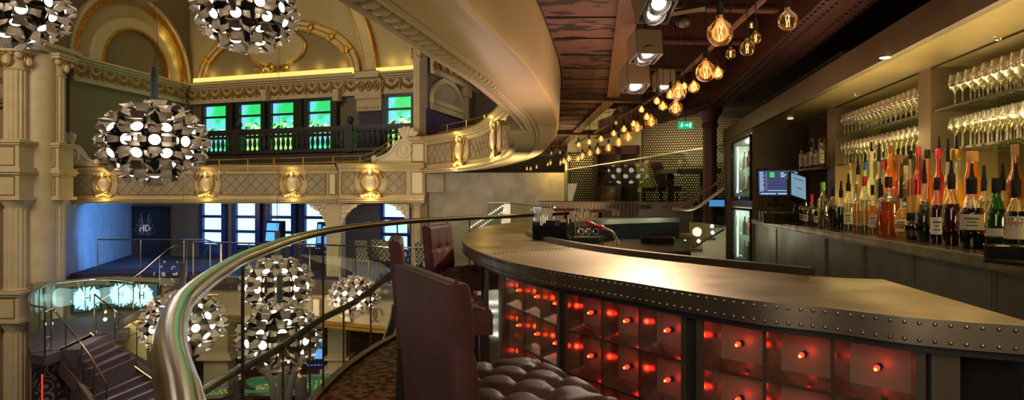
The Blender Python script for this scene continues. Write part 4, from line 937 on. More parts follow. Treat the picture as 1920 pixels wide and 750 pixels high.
for px, Y, rz, lb in ((690, 19.9, 2.6, 'patterned back chair in the chandelier glow behind the curved glass'), (717, 20.4, 2.9, 'patterned back chair turned towards the arch on the mezzanine'), (800, 19.2, 2.8, 'patterned back chair below the fluted column behind the stools'), (822, 18.9, 3.4, 'framed patterned back chair next to the dark red stool back'), (730, 19.3, .4, 'patterned chair half hidden behind the second bar stool')):
    q = P(px, 0, Y); dchair(lb, (q.x, Y, -1.25), rz)
# handrail of the lower stair, crossing behind the near glass
st = crom([P(352, 752, 5.6), P(430, 703, 7.0), P(520, 655, 8.4), P(600, 600, 9.6), P(670, 563, 10.6), P(735, 512, 11.6)], 8)
r = thing('lower_stair_rail', 'dark steel handrail curving up behind the near glass balustrade', 'railing', st[0])
mb = MB(); mb.tube(st, [.045 + .008 * i / len(st) for i in range(len(st))], 10); mb.build('handrail', mat('dark_steel_rail', (.22, .19, .16), .22, .9), r)
for px in (533, 577, 643, 693):
    j = min(range(len(st)), key=lambda i: abs(HX + F * st[i].x / st[i].y - px)); p = st[j]; mb = MB(); mb.tube([(p.x, p.y, p.z - 1.5), (p.x, p.y, p.z)], .016, 6); mb.build('post', steel, r)
# branching grey stand on the floor below
r = thing('branching_stand', 'grey branching metal sculpture rising before the roulette table', 'sculpture', P(517, 752, 14))
mb = MB()
for pts in ([(512, 800), (510, 720), (478, 672), (452, 640)], [(520, 800), (527, 700), (530, 655)], [(530, 800), (545, 725), (560, 670), (556, 640)], [(525, 780), (535, 700), (520, 668)]):
    mb.tube(crom([P(a, b, 14) for a, b in pts], 5), .075, 8)
mb.build('branches', mat('grey_branch', (.22, .20, .17), .5), r)
# blue curved banner
r = thing('blue_crescent', 'narrow blue curved banner with a white edge beyond the second stool', 'crescent', P(712, 655, 12))
mb = MB(); A_ = crom([P(736, 570, 12), P(730, 605, 12), P(710, 657, 12)], 8); B2 = crom([P(742, 575, 12.3), P(740, 620, 12.3), P(712, 658, 12.1)], 8); n = len(A_)
mb.add(list(A_) + list(B2), [(i, i + 1, n + i + 1, n + i) for i in range(n - 1)]); mb.build('crescent_sheet', mat('blue_sheet', (.03, .08, .35), .4), r)  # plain blue crescent-shaped sheet
mb = MB(); mb.tube(A_, .02, 6); mb.build('white_edge', whitep, r)
# ================================================================ chandeliers: balls of little spot lamps with barn doors
def lamp_meshes():
    b = MB(); b.lathe([(.012, -.62), (.016, -.26), (.05, -.24), (.062, -.15), (.075, -.03), (.092, -.01), (.092, .012), (.084, .014)], seg=14, caps=False)
    l = MB(); l.lathe([(1e-5, .022), (.045, .018), (.082, .004)], seg=16, caps=False)
    f = MB(); a, w0, w1, h = .094, .072, .112, .16
    vs = [(a, -w0, .0), (a, w0, .0), (a + h * .80, w1, h * .60), (a + h * .80, -w1, h * .60)]; vs += [(x + .004, y, z - .004) for x, y, z in vs]
    f.add(vs, [(0, 1, 2, 3), (7, 6, 5, 4), (0, 4, 5, 1), (1, 5, 6, 2), (2, 6, 7, 3), (3, 7, 4, 0)])
    return b, l, f
def make_chandelier(label, loc):
    r = thing('spot_chandelier', label, 'chandelier', loc, 0); b, l, f = lamp_meshes()
    def obj(name, me, par, M):
        o = bpy.data.objects.new(name, me); COL.objects.link(o); o.parent = par; o.matrix_local = M; return o
    hb = b.build('lamp_housing', chrome, r, local=True); hl = l.build('lens', lensm, hb, local=True); hf = f.build('barn_door', flapm, hb, smooth=False, local=True)
    first = True
    A, C = .70, .46
    rng = random.Random(5)
    for z, n, off in ((0, 11, .0), (.27, 10, .5), (-.27, 10, .5), (.52, 8, .0), (-.52, 8, .0), (.74, 5, .3), (-.74, 4, .3)):
        lat = math.asin(z / .80)
        for k in range(n):
            g = 2 * math.pi * (k + off) / n + rng.uniform(-.05, .05) + .12
            p = Vector((A * math.cos(lat) * math.cos(g), A * math.cos(lat) * math.sin(g), C * math.sin(lat) * 1.25))
            nrm = Vector((math.cos(lat) * math.cos(g) / A, math.cos(lat) * math.sin(g) / A, math.sin(lat) / C)).normalized()
            nrm = (nrm + Vector((rng.uniform(-.08, .08), rng.uniform(-.08, .08), rng.uniform(-.08, .08)))).normalized()
            zax = nrm; x = Vector((0, 0, 1)).cross(zax); x = x.normalized() if x.length > .05 else Vector((1, 0, 0)); y = zax.cross(x)
            M = Matrix((x, y, zax)).transposed().to_4x4(); M.translation = p
            if first: h = hb; h.matrix_local = M; ls = hl; fl_ = hf; first = False
            else: h = obj('lamp_housing', hb.data, r, M); obj('lens', hl.data, h, Matrix.Identity(4)); fl_ = obj('barn_door', hf.data, h, Matrix.Identity(4))
            sc = [1, .9, 1, .9]
            for q in range(4):
                m2 = Matrix.Rotation(math.pi / 2 * (q + 1), 4, 'Z') @ Matrix.Diagonal((1, sc[q] if q % 2 == 0 else .55, 1, 1))
                if q == 0: fl_.matrix_local = m2
                else: obj('barn_door', hf.data, h, m2)
    mb = MB(); mb.ball((0, 0, 0), (.22, .22, .30), 16); mb.lathe([(.05, -.5), (.05, .6)], seg=12); mb.build('hub', chrome, r, local=True)
    mb = MB(); mb.lathe([(.058, .62), (.058, 1.22), (.03, 1.24)], seg=14); mb.build('stem', mat('grey_stem', (.16, .16, .17), .3, .6), r, local=True)
    mb = MB(); mb.tube([(0, 0, 1.24), (.0, 0, 6)], .0035, 5); mb.tube([(0, 0, 1.24), (.06, 0, 1.5), (.04, 0, 1.9), (0, 0, 2.1)], .005, 5); mb.build('suspension_cable', darkiron, r, local=True)
    return r
def cpos(px, py, Y): p = P(px, py, Y); return (p.x, p.y, p.z)
ch0 = make_chandelier('spiky ball chandelier hanging in full view before the gallery front, grey stem above', cpos(289, 268, 10.3)); ch0['group'] = 'barn door lamp chandeliers'
for i, (px, py, Y, s_, lb) in enumerate(((463, 22, 10.6, 1, 'spiky ball chandelier high over the hall before the lunette arch'), (20, 8, 9.9, 1, 'spiky ball chandelier cut by the frame corner above the pilaster capitals'),
        (520, 535, 14.6, 1, 'upper one of two stacked chandeliers glowing through the near glass'), (524, 632, 12.6, 1, 'lower one of two stacked chandeliers above the roulette table'),
        (664, 556, 17.8, .86, 'smaller looking chandelier before the cream mezzanine front'), (343, 606, 13.0, 1, 'chandelier cut in two by the big handrail bend'))):
    copy_tree(ch0, cpos(px, py, Y), .7 * (i + 1), lb, scale=s_)
# ================================================================ the bar tier: floor, big handrail, counter
railxy = [(-.10, .22), (-.26, .52), (-.393, .758), (-.446, .847), (-.55, 1.029), (-.674, 1.28), (-.794, 1.574), (-.957, 2.118), (-1.108, 2.77), (-1.30, 4.11), (-1.256, 5.38), (-.98, 6.55), (-.5, 7.48), (0, 8.2), (.276, 8.73), (.84, 9.6)]
rail = resample(crom([Vector((a, b, 1.10)) for a, b in railxy], 10), .03)
carpet = mat('mottled_gold_carpet', (.36, .21, .05), .85, c2=(.05, .03, .018), scale=16, lo=.44, hi=.56, detail=6)
edge_xy = [tuple(p.xy) for p in rail]
mb = MB(); mb.prism(edge_xy + [(1.3, 20.6), (7, 20.6), (7, -1.5), (.3, -1.5)], -.30, -.002); structure('floor_bar_tier', mb, carpet)
r = thing('floor_edge_trim', 'dark metal channel holding the foot of the big curved glass balustrade', 'trim', (-1.3, 4.1, 0))
mb = MB(); mb.sweep([p.xy for p in rail], [(-.03, -.32), (.03, -.32), (.03, .03), (-.03, .03)]); mb.build('channel', mat('bronze_channel', (.12, .085, .055), .35, .8), r, angle=50)
r = thing('curved_balustrade', 'big curved glass balustrade with brushed steel tube handrail sweeping past the camera', 'balustrade', (-1.3, 4.1, 0))
mb = MB(); mb.tube(rail, .0265, 32); mb.build('handrail', steel, r)
Br = Bend([p.xy for p in rail])
def upx(px):
    best = 0; 
    for i in range(len(Br.p) - 1):
        a, b = Br.p[i], Br.p[i + 1]; fa = HX + F * a.x / max(a.y, .01) - px; fb = HX + F * b.x / max(b.y, .01) - px
        if fa * fb <= 0 and a.y > 1.6: best = Br.l[i] + (Br.l[i + 1] - Br.l[i]) * fa / ((fa - fb) or 1)
    return best
cuts = [.25, upx(455)]
cuts = [.30, upx(455), upx(606), upx(745), upx(880), Br.L]
for a, b in zip(cuts, cuts[1:]):
    mb = MB(); vs = []; fs = []; n = max(2, int((b - a) / .06)); inn, outr = [], []
    for i in range(n + 1):
        u = a + .006 + (b - a - .012) * i / n
        for y in (-.005, .005): x = Br(u, y, 0); vs += [(x[0], x[1], .02), (x[0], x[1], 1.075)]
    for i in range(n):
        q = i * 4; fs += [(q, q + 4, q + 5, q + 1), (q + 2, q + 3, q + 7, q + 6), (q + 1, q + 5, q + 7, q + 3)]
    mb.add(vs, fs); mb.build('glass_panel', sheet, r)
for px in (455, 606, 745, 880):
    u = upx(px); p = Br(u, 0, 0); mb = MB(); mb.tube([(p[0], p[1], .0), (p[0], p[1], 1.08)], .007, 8); mb.build('joint_post', darkiron, r)
# ---- counter
BZ = 1.04
outer = [(1.235, 1.472), (1.05, 1.56), (.957, 1.629), (.849, 1.745), (.729, 1.83), (.640, 1.93), (.508, 2.115), (.4185, 2.26), (.318, 2.40), (.19, 2.59), (.075, 2.80), (-.0386, 3.06), (-.162, 3.46), (-.284, 4.0), (-.352, 4.6), (-.37, 5.39), (-.336, 6.2), (-.16, 7.1), (.16, 7.95), (.66, 8.75), (1.3, 9.35), (2.25, 9.9)]
inner = [(1.358, 2.345), (1.19, 2.41), (1.03, 2.62), (.85, 2.88), (.54, 3.41), (.31, 4.05), (.176, 4.68), (.12, 5.4), (.25, 6.3), (.58, 7.0), (1.15, 7.95), (2.25, 8.75)]
oc = resample(crom([Vector((a, b, 0)) for a, b in outer], 8), .05); ic_ = resample(crom([Vector((a, b, 0)) for a, b in inner], 8), .05)
def N_(pts, n): return resample(pts, sum((b - a).length for a, b in zip(pts, pts[1:])) / (n - .5))[:n]
n = 150; o_, i_ = N_(oc, n), N_(ic_, n)
bar = thing('bar_counter', 'long curved metal bar counter with riveted edge and red lit glass front', 'bar', (.3, 3, 0))
mb = MB(); vs = []; fs = []
n = min(len(o_), len(i_))
for a, b in zip(o_, i_): vs += [(a.x, a.y, BZ), (b.x, b.y, BZ), (a.x, a.y, BZ - .03), (b.x, b.y, BZ - .03)]
for i in range(n - 1): q = i * 4; fs += [(q, q + 1, q + 5, q + 4), (q + 2, q + 6, q + 7, q + 3), (q + 1, q + 3, q + 7, q + 5)]
fs += [(0, 2, 3, 1)]
mb.add(vs, fs); mb.build('zinc_worktop', zinc, bar, smooth=False)
oxy = [p.xy for p in oc]
mb = MB(); mb.sweep(oxy, [(-.004, BZ + .001), (.014, BZ + .001), (.014, BZ - .066), (-.004, BZ - .066)])
rv = resample(oc, .0315)
for p_, q_ in zip(rv, rv[1:]):
    if p_.y > 6.0: break
    t = (q_ - p_).normalized(); nn = Vector((-t.y, t.x, 0)) * .004
    for z in (BZ - .011, BZ - .053): mb.ball((0, 0, 0), (.0058, .0058, .0058), 8, M=Matrix.Translation(Vector((p_.x, p_.y, z)) + nn))
mb.build('riveted_edge', zincedge, bar)
mb = MB()
for A, B in ((onz(930, 475.5, BZ), onz(1078, 464, BZ)), (onz(942, 429, BZ), onz(1002, 427, BZ))):
    k = int((B - A).length / .026)
    for i in range(k + 1):
        for dy in (0, .03): c = A.lerp(B, i / k); mb.ball((c.x, c.y + dy, BZ + .0015), (.005, .005, .003), 6)
mb.build('seam_rivets', zincedge, bar)
lipc = [p.xy for p in ic_ if True]
k1 = min(range(len(lipc)), key=lambda i: (lipc[i] - Vector((1.16, 2.45))).length)
mb = MB(); mb.sweep(lipc[k1:], [(.004, BZ - .25), (.040, BZ - .25), (.040, BZ - .035), (.004, BZ - .035)]); mb.build('inner_fascia', blackm, bar, angle=50)
mb = MB(); mb.sweep(lipc[k1:], [(.0, BZ - .035), (.045, BZ - .035), (.045, BZ + .028), (.0, BZ + .028)]); mb.build('raised_inner_lip', mat('lip_metal', (.20, .16, .12), .3, .9), bar, angle=50)
# end face of the lip tapering into the worktop
body = offset(oxy, .19)
mb = MB(); vs = []; fs = []
bo = N_([Vector((p.x, p.y, 0)) for p in body], 120); bi = N_([Vector((p.x, p.y, 0)) for p in ic_], 120); n = min(len(bo), len(bi))
for a, b in zip(bo, bi): vs += [(a.x, a.y, 0), (b.x, b.y, 0), (a.x, a.y, BZ - .07), (b.x, b.y, BZ - .07)]
for i in range(n - 1): q = i * 4; fs += [(q, q + 4, q + 6, q + 2), (q + 1, q + 3, q + 7, q + 5), (q + 2, q + 6, q + 7, q + 3)]
fs += [(0, 2, 3, 1), ((n - 1) * 4, (n - 1) * 4 + 1, (n - 1) * 4 + 3, (n - 1) * 4 + 2)]
mb.add(vs, fs); mb.build('inner_body', blackm, bar, smooth=False)
front = [p for p in offset(oxy, .085)[::-1] if p.y < 4.9]; Bf = Bend([p for p in front])
chamf = mat('bevelled_mirror', (.50, .43, .37), .10, .9, c2=(.38, .31, .26), scale=30, rough2=.2)
plate = mat('satin_grey_plate', (.34, .30, .24), .4, .3, c2=(.29, .255, .20), scale=3)
redb = emis('red_bulb_glow', (1, .02, .01), 7); redc = emis('bulb_core', (1, .22, .03), 12)
frontgl = glass('front_glass', (.97, .97, .97), .045, .5)
def panelpt(px): p = Bf(Bf.u(px), 0, 0); return Vector((p[0], p[1]))
def redpanel(pa, pb, cols, pw=.075):
    ln = Line(pa if isinstance(pa, Vector) else panelpt(pa), pb if isinstance(pb, Vector) else panelpt(pb)); M = ln.M()
    mb = MB(M); e = .022; zt, zb = .958, .075
    mb.b2(0, e, -.012, .03, zb, zt + .018); mb.b2(ln.L - e, ln.L, -.012, .03, zb, zt + .018); mb.b2(e, ln.L - e, -.012, .03, zt, zt + .018); mb.b2(e, ln.L - e, -.012, .03, zb - .02, zb)
    pn = mb.build('light_box_frame', frameg, bar, smooth=False)
    xs = [e + (ln.L - 2 * e) * c for c in cols]; rows = 5; h = (zt - zb) / rows
    mb = MB(M)
    for x in xs[1:3]: mb.b2(x - .004, x + .004, -.001, .012, zb, zt)
    for j in range(1, rows): mb.b2(e, ln.L - e, .0, .011, zt - j * h - .004, zt - j * h + .004)
    mb.build('cell_dividers', frameg, pn, smooth=False)
    mb = MB(M); mp = MB(M)
    for i in range(3):
        x0, x1 = xs[i], xs[i + 1]; ins = .028; d = .06
        for j in range(rows):
            z1 = zt - j * h; z0 = z1 - h
            o4 = [(x0, .0, z0), (x1, .0, z0), (x1, .0, z1), (x0, .0, z1)]; i4 = [(x0 + ins, d, z0 + ins), (x1 - ins, d, z0 + ins), (x1 - ins, d, z1 - ins * .8), (x0 + ins, d, z1 - ins * .8)]
            mb.add(o4 + i4, [(k, k + 4, (k + 1) % 4 + 4, (k + 1) % 4) for k in range(4)]); mp.add(i4, [(0, 1, 2, 3)])
            cx, cz = (x0 + x1) / 2 + .0, (z0 + z1) / 2
            bb = MB(M); bb.lathe([(.009, 0), (.009, .012), (.006, .014)], seg=8, M=T((cx, d, cz), 0, rx=math.pi / 2)); s_ = bb.build('bulb_socket', blackm, pn)
            bb = MB(M); bb.ball((cx, d - .026, cz), (.0075, .014, .0085), 10); bb.build('red_bulb', redb, s_)
            bb = MB(M); bb.ball((cx + .001, d - .041, cz - .001), (.0042, .003, .0045), 8); bb.build('bulb_tip', redc, s_)
            if j < 3:
                q = MB(M); q.add([(cx, d - .026, cz)], []); light('red_bulb_light', 'POINT', q.v[0] - Vector((ln.t.y, -ln.t.x, 0)) * -.018, pw, (1, .03, .015), .008)
    mb.build('bevelled_surrounds', chamf, pn, smooth=False); mp.build('back_plates', plate, pn, smooth=False)
    mb = MB(M); mb.b2(e, ln.L - e, -.004, -.001, zb, zt); mb.build('front_glass', frontgl, pn, smooth=False)
    return ln
yy = lambda Y: min(front, key=lambda p: abs(p.y - Y))
redpanel(Vector(yy(4.45)), Vector(yy(3.78)), [0, .33, .66, 1], 1.6)
redpanel(944, 1053, [0, .36, .70, 1]); redpanel(1059, 1291, [0, .34, .67, 1]); redpanel(1309, 1738, [0, .33, .655, 1])
# mirror strip and posts, dark uprights between the boxes, plain end pillar
def upright(a, b, m, name, dy=.0, th=.05, z1=.975):
    ln = Line(panelpt(a), panelpt(b)); mb = MB(ln.M()); mb.b2(0, ln.L, dy, dy + th, 0, z1); return mb.build(name, m, bar, smooth=False)
upright(908, 938, polished, 'mirror_strip', .0, .02)
upright(902, 908, polished, 'steel_post', -.02, .04); upright(938, 943, frameg, 'upright', -.01)
upright(1053, 1059, darkiron, 'upright', .015); upright(1291, 1309, darkiron, 'upright', .02); upright(1738, 1746, darkiron, 'upright', .02); upright(1746, 1800, frameg, 'end_pillar', -.005, .12)
ln = Line(panelpt(944), panelpt(1800)); mb = MB(); mb.sweep([p for p in offset(oxy, .11) if p.y < 4], [(0, 0), (.05, 0), (.05, .07), (0, .07)]); mb.build('kick_plate', blackm, bar, angle=50)
mb = MB(); mb.sweep([p for p in offset(oxy, .03) if p.y < 6.4], [(0, BZ - .09), (.16, BZ - .09), (.16, BZ - .062), (0, BZ - .062)]); mb.build('shadow_rail', darkiron, bar, angle=50)
# ---- things on and behind the counter
def cyl(mb, c, r, h, seg=16, r2=None): mb.lathe([(r, 0), (r2 or r, h)], c, seg); return mb
c = onz(1018, 436, BZ)
r = thing('straw_cup', 'steel cup packed with white drinking straws on the bar', 'cup of straws', c)
mb = MB(); mb.lathe([(.045, 0), (.05, .10), (.047, .10), (.043, .004)], c, 18); mb.build('cup', polished, r)
mb = MB(); rng = random.Random(2)
for i in range(60):
    a = rng.uniform(0, 6.28); q = .036 * math.sqrt(rng.random()); d = Vector((math.cos(a) * q, math.sin(a) * q, 0)); mb.tube([c + d * .8 + Vector((0, 0, .02)), c + d * 2.6 + Vector((0, 0, .20 + rng.uniform(-.008, .012)))], .0042, 6)
mb.build('straws', mat('white_plastic', (.88, .86, .80), .4), r)
c = onz(1030, 452, BZ); cb = onz(1037, 449, BZ); r = thing('bar_caddy', 'black plastic napkin and straw caddy on the inner edge of the bar', 'caddy', cb, -.5)
M = T(cb + Vector((0, -.03, .002)), -.55); mb = MB(M)
mb.b2(-.13, .13, -.055, .055, .0, .01)
for x0, x1, y0, y1, h in ((-.13, .13, -.06, -.052, .10), (-.13, .13, .052, .06, .12), (-.135, -.127, -.06, .06, .12), (.127, .135, -.06, .06, .11), (-.05, -.043, -.055, .055, .115), (.04, .047, -.055, .055, .09)): mb.b2(x0, x1, y0, y1, 0, h)
mb.build('tray', blackm, r, smooth=False)
mb = MB(M); mb.b2(-.035, .035, -.045, .045, .01, .135); mb.build('napkins', mat('black_napkin', (.02, .02, .022), .9), r, smooth=False)
mb = MB(M)
for i in range(5): mb.tube([(-.10 + i * .012, .0, .02), (-.11 + i * .014, .01, .16 + .01 * (i % 3))], .0035, 6)
mb.build('stirrers', polished, r)
pv = onz(1085, 444, BZ)
for i, (px, py, hh, w) in enumerate(((1066, 442, .12, .022), (1075, 439, .17, .021), (1083, 440, .19, .021), (1091, 439, .19, .021), (1099, 440, .19, .021), (1104, 438, .185, .02))):
    c = onz(px, py, BZ + .03); r = thing('cocktail_tool' if i == 0 else 'tall_glass', ['small steel jigger beside the tall glasses', 'tall clear glass, first of the row by the jigger', 'tall clear glass second in the row behind the bar lip', 'tall clear glass in the middle of the row behind the bar lip', 'tall clear glass above the red handled hose', 'tall clear glass at the hose end of the row'][i], 'jigger' if i == 0 else 'glass', c)
    mb = MB(); mb.lathe([(w * .75, 0), (w, hh), (w * .93, hh), (w * .68, .008)], c, 16); mb.build('cup' if i == 0 else 'tumbler', polished if i == 0 else cleargl, r)
r = thing('tool_stand', 'steel rack carrying strainers and glasses behind the bar lip', 'rack', onz(1090, 455, .95)); c = onz(1095, 452, BZ)
mb = MB()
for dx, dy in ((-.1, -.05), (.12, -.05), (-.1, .09), (.12, .09)): mb.tube([c + Vector((dx, dy, -.12)), c + Vector((dx, dy, .045))], .006, 6)
mb.b2(c.x - .12, c.x + .13, c.y - .07, c.y + .11, BZ + .022, BZ + .03); mb.tube([c + Vector((-.1, -.05, -.02)), c + Vector((.12, -.05, -.02))], .005, 6); mb.build('rack_frame', polished, r)
mb = MB()
for k in range(3): mb.tube([c + Vector((-.03 + .05 * k + .02 * math.cos(t), -.08, .07 + .02 * math.sin(t))) for t in [i * .7 for i in range(9)]], .004, 5, closed=True)
mb.build('hanging_strainers', polished, r)
r = thing('soda_gun', 'red handled drinks gun with a coiled steel hose arching over the lip', 'soda gun', onz(1120, 440, BZ))
pts = crom([P(1101, 418, 4.0), P(1112, 421, 3.95), P(1124, 425, 3.9), P(1133, 429, 3.88)], 5)
mb = MB(); mb.tube(pts, [.011 + .004 * math.sin(i * .6) for i in range(len(pts))], 10); mb.ball(P(1102, 417, 4.0), .017, 10); mb.build('red_handle', mat('red_plastic', (.55, .01, .01), .3), r)
hose = crom([P(1133, 428, 3.88), P(1146, 434, 3.85), P(1155, 447, 3.8), P(1158, 466, 3.75), P(1158, 480, 3.75)], 14)
mb = MB(); mb.tube(hose, [.0095 + .0015 * (i % 2) for i in range(len(hose))], 10); mb.build('steel_hose', steel, r)
mb = MB(); mb.b2(.40, .52, 3.85, 3.97, .8, 1.0); mb.build('holster', frameg, r, smooth=False)
# inner work counter with round trays
r = thing('work_counter', 'low dark steel work counter inside the bar', 'counter', (1.6, 7, 0))
mb = MB(); mb.prism([(.95, 5.6), (1.63, 5.85), (1.98, 7.2), (1.9, 7.75), (1.3, 7.5), (.85, 6.7)], .80, .85); mb.build('top', mat('dark_counter', (.06, .05, .045), .35, .6), r, smooth=False)
mb = MB(); mb.prism([(1.0, 5.7), (1.58, 5.9), (1.92, 7.2), (1.85, 7.7), (1.3, 7.4), (.9, 6.7)], 0, .80); mb.build('cabinet', blackm, r, smooth=False)
for i in range(3):
    c = (1.56, 6.85 + .01 * i, .85 + i * .022); r = thing('round_tray', ['round dark drinks tray at the bottom of the small stack', 'round dark drinks tray in the middle of the small stack', 'round dark drinks tray on top of the small stack inside the bar'][i], 'tray', c)
    mb = MB(); mb.lathe([(.17, 0), (.18, .003), (.185, .02), (.178, .02), (.172, .006), (1e-5, .006)], c, 28); mb.build('tray_body', mat('tray_black', (.035, .03, .028), .3, .3), r)
# ================================================================ bar stools
def tufted(W_, D_, z0, z1, buttons, creases, n=44, dome=.03, edge=.03):
    """padded slab: x across W_, y along D_, top surface pinched at the buttons"""
    vs = []; fs = []
    def h(x, y):
        ex = min(x, W_ - x) / edge; ey = min(y, D_ - y) / edge; f = 1
        for e in (ex, ey):
            if e < 1: f = min(f, math.sqrt(max(0, 1 - (1 - e) ** 2)))
        d = 0
        for bx, by in buttons: d += .020 * math.exp(-((x - bx) ** 2 + (y - by) ** 2) / .0007)
        for (ax, ay, bx, by) in creases:
            vx, vy = bx - ax, by - ay; t = max(0, min(1, ((x - ax) * vx + (y - ay) * vy) / (vx * vx + vy * vy))); q = math.hypot(x - ax - vx * t, y - ay - vy * t); d += .0085 * math.exp(-q * q / .00012)
        return z1 - edge * (1 - f) - min(.028, d) + dome * 4 * (x / W_) * (1 - x / W_) * 4 * (y / D_) * (1 - y / D_) * .4
    for i in range(n + 1):
        for j in range(n + 1): x, y = W_ * i / n, D_ * j / n; vs.append((x, y, h(x, y)))
    for i in range(n):
        for j in range(n): a = i * (n + 1) + j; fs.append((a, a + n + 1, a + n + 2, a + 1))
    b = len(vs); ring_ = [(i, 0) for i in range(n + 1)] + [(n, j) for j in range(1, n + 1)] + [(i, n) for i in range(n - 1, -1, -1)] + [(0, j) for j in range(n - 1, 0, -1)]
    for i, j in ring_: vs.append((W_ * i / n, D_ * j / n, z0))
    m = len(ring_)
    for k in range(m): a = ring_[k][0] * (n + 1) + ring_[k][1]; c = ring_[(k + 1) % m][0] * (n + 1) + ring_[(k + 1) % m][1]; fs.append((a, c, b + (k + 1) % m, b + k)) if False else fs.append((c, a, b + k, b + (k + 1) % m))
    fs.append(tuple(b + k for k in range(m)))
    return vs, fs
def make_stool(label, loc, rz):
    r = thing('bar_stool', label, 'bar stool', loc, rz, 'oxblood bar stools along the counter')
    wd, dp = .44, .32
    gx = [.03, .163, .296]; gy = [.07, .22, .37]
    bt = [(x, y) for x in gx for y in gy] + [(.097, .145), (.230, .145), (.097, .295), (.230, .295)]
    cr = []
    for i, a in enumerate(bt):
        for b in bt[i + 1:]:
            if abs(math.dist(a, b) - .10) < .02: cr.append((*a, *b))
    for x in gx: cr += [(x, 0, x, .07), (x, .37, x, .44)]
    for y in gy: cr += [(.296, y, .32, y)]
    vs, fs = tufted(dp, wd, .765, .878, bt, cr); mb = MB(); mb.add([(x, y - wd / 2, z) for x, y, z in vs], fs)
    seat = mb.build('seat', leather, r, local=True)
    mb = MB(); [mb.ball((x, y - wd / 2, .859), (.010, .010, .006), 8) for x, y in bt]; mb.build('buttons', leather, seat, local=True)
    # back: plain outer face, quilted inner face, slight rake
    H = .44; t0, t1 = -.085, .0
    seams = [(0, H * k / 3, wd, H * k / 3) for k in (1, 2)] + [(wd * k / 3, 0, wd * k / 3, H) for k in (1, 2)]
    vs, fs = tufted(H, wd, 0, .075, [(H * a / 3, wd * b / 3) for a in (1, 2) for b in (1, 2)], [(b, a, d, c) for a, b, c, d in seams], n=36, dome=.012, edge=.016)
    rake = .035
    mb = MB(); mb.add([(-.075 + z * .72 - rake * (x / H) ** 1.2, wd / 2 - y, .72 + x) for x, y, z in vs], fs); mb.build('backrest', leather, r, local=True, angle=50)
    mb = MB()
    for s_ in (-1, 1): mb.tube([(-.055 - rake * (x / H) ** 1.2, s_ * (wd / 2 - .004), .73 + x) for x in [H * i / 10 for i in range(11)]], .004, 6)
    mb.tube([(-.055 - rake, y, .72 + H - .002) for y in (-wd / 2, 0, wd / 2)], .004, 6); mb.build('piping', leather, r, local=True)
    for x, y in ((-.05, -.18), (-.05, .18), (.285, -.18), (.285, .18)):
        mb = MB(); dx = -.04 if x < 0 else .02
        v = [(x - .02, y - .02, .77), (x + .02, y - .02, .77), (x + .02, y + .02, .77), (x - .02, y + .02, .77)]; w = [(x + dx - .014, y * 1.04 - .014, 0), (x + dx + .014, y * 1.04 - .014, 0), (x + dx + .014, y * 1.04 + .014, 0), (x + dx - .014, y * 1.04 + .014, 0)]
        mb.add(w + v, [(3, 2, 1, 0), (4, 5, 6, 7)] + [(k, (k + 1) % 4, (k + 1) % 4 + 4, k + 4) for k in range(4)]); mb.build('leg', darkwood, r, smooth=False, local=True)
    mb = MB(); mb.tube([(.32, -.18, .28), (.32, .18, .28)], .011, 8); mb.tube([(-.07, -.18, .28), (.32, -.18, .28)], .010, 8); mb.tube([(-.07, .18, .28), (.32, .18, .28)], .010, 8); mb.build('footrest', darkwood, r, local=True)
    return r
st0 = make_stool('dark oxblood leather bar stool in front, plain outer back towards the viewer', (-.125, 1.56, 0), math.atan2(.42, .905))
copy_tree(st0, (-.43, 2.84, 0), math.radians(9), 'oxblood bar stool seen edge on, second along the bar')
copy_tree(st0, (-.41, 4.2, 0), math.radians(-13), 'oxblood bar stool with its quilted red lit back showing, at the far bar end')
# ================================================================ ceiling of the bar tier, girders, fittings, globe bulbs
plankm = bpy.data.materials.new('peeling_plank'); plankm = mat('peeling_plank', (.16, .075, .06), .7, c2=(.014, .009, .010), scale=3.6, stretch=(1.0, 2.4, 1), lo=.52, hi=.57, bump=.3, bscale=25, detail=10)
L1 = offset(ring2, .468)
mb = MB(); x1 = .80
pl = [p for p in L1 if p.y > 2.0]
outerx = [(1.22, 20.6), (1.22, 12), (1.30, 8.2), (.74, 4.1), (.45, 2.0)]
mb.prism([tuple(p) for p in pl] + outerx, 2.66, 2.72)
structure('ceiling_planks', mb, plankm)
mb = MB(); y = 2.2; rng = random.Random(4)
while y < 19:
    def xr(Y): 
        a = sorted(outerx, key=lambda q: q[1])
        for p, q in zip(a, a[1:]):
            if p[1] <= Y <= q[1]: return p[0] + (q[0] - p[0]) * (Y - p[1]) / (q[1] - p[1])
        return 1.2
    xl = min(pl, key=lambda p: abs(p.y - y)).x + .02
    mb.b2(xl, xr(y), y - .006, y + .006, 2.652, 2.662); y += .62
structure('trim_4', mb, blackm)
mb = MB(); mb.prism([tuple(p) for p in L1 if p.y > 1.2] + [(7, 20.6), (7, -1.5), (-.4, -1.5)], 3.2, 3.3); structure('ceiling_bar', mb, mat('dark_ceiling', (.018, .012, .013), .8))
mb = MB(); mb.b2(6.9, 7, -1.5, 20.8, 0, 3.3); structure('wall_right', mb, darkw)
mb = MB(); mb.b2(1.9, 7, 20.6, 20.8, -.3, 3.3); structure('wall_far', mb, darkw)
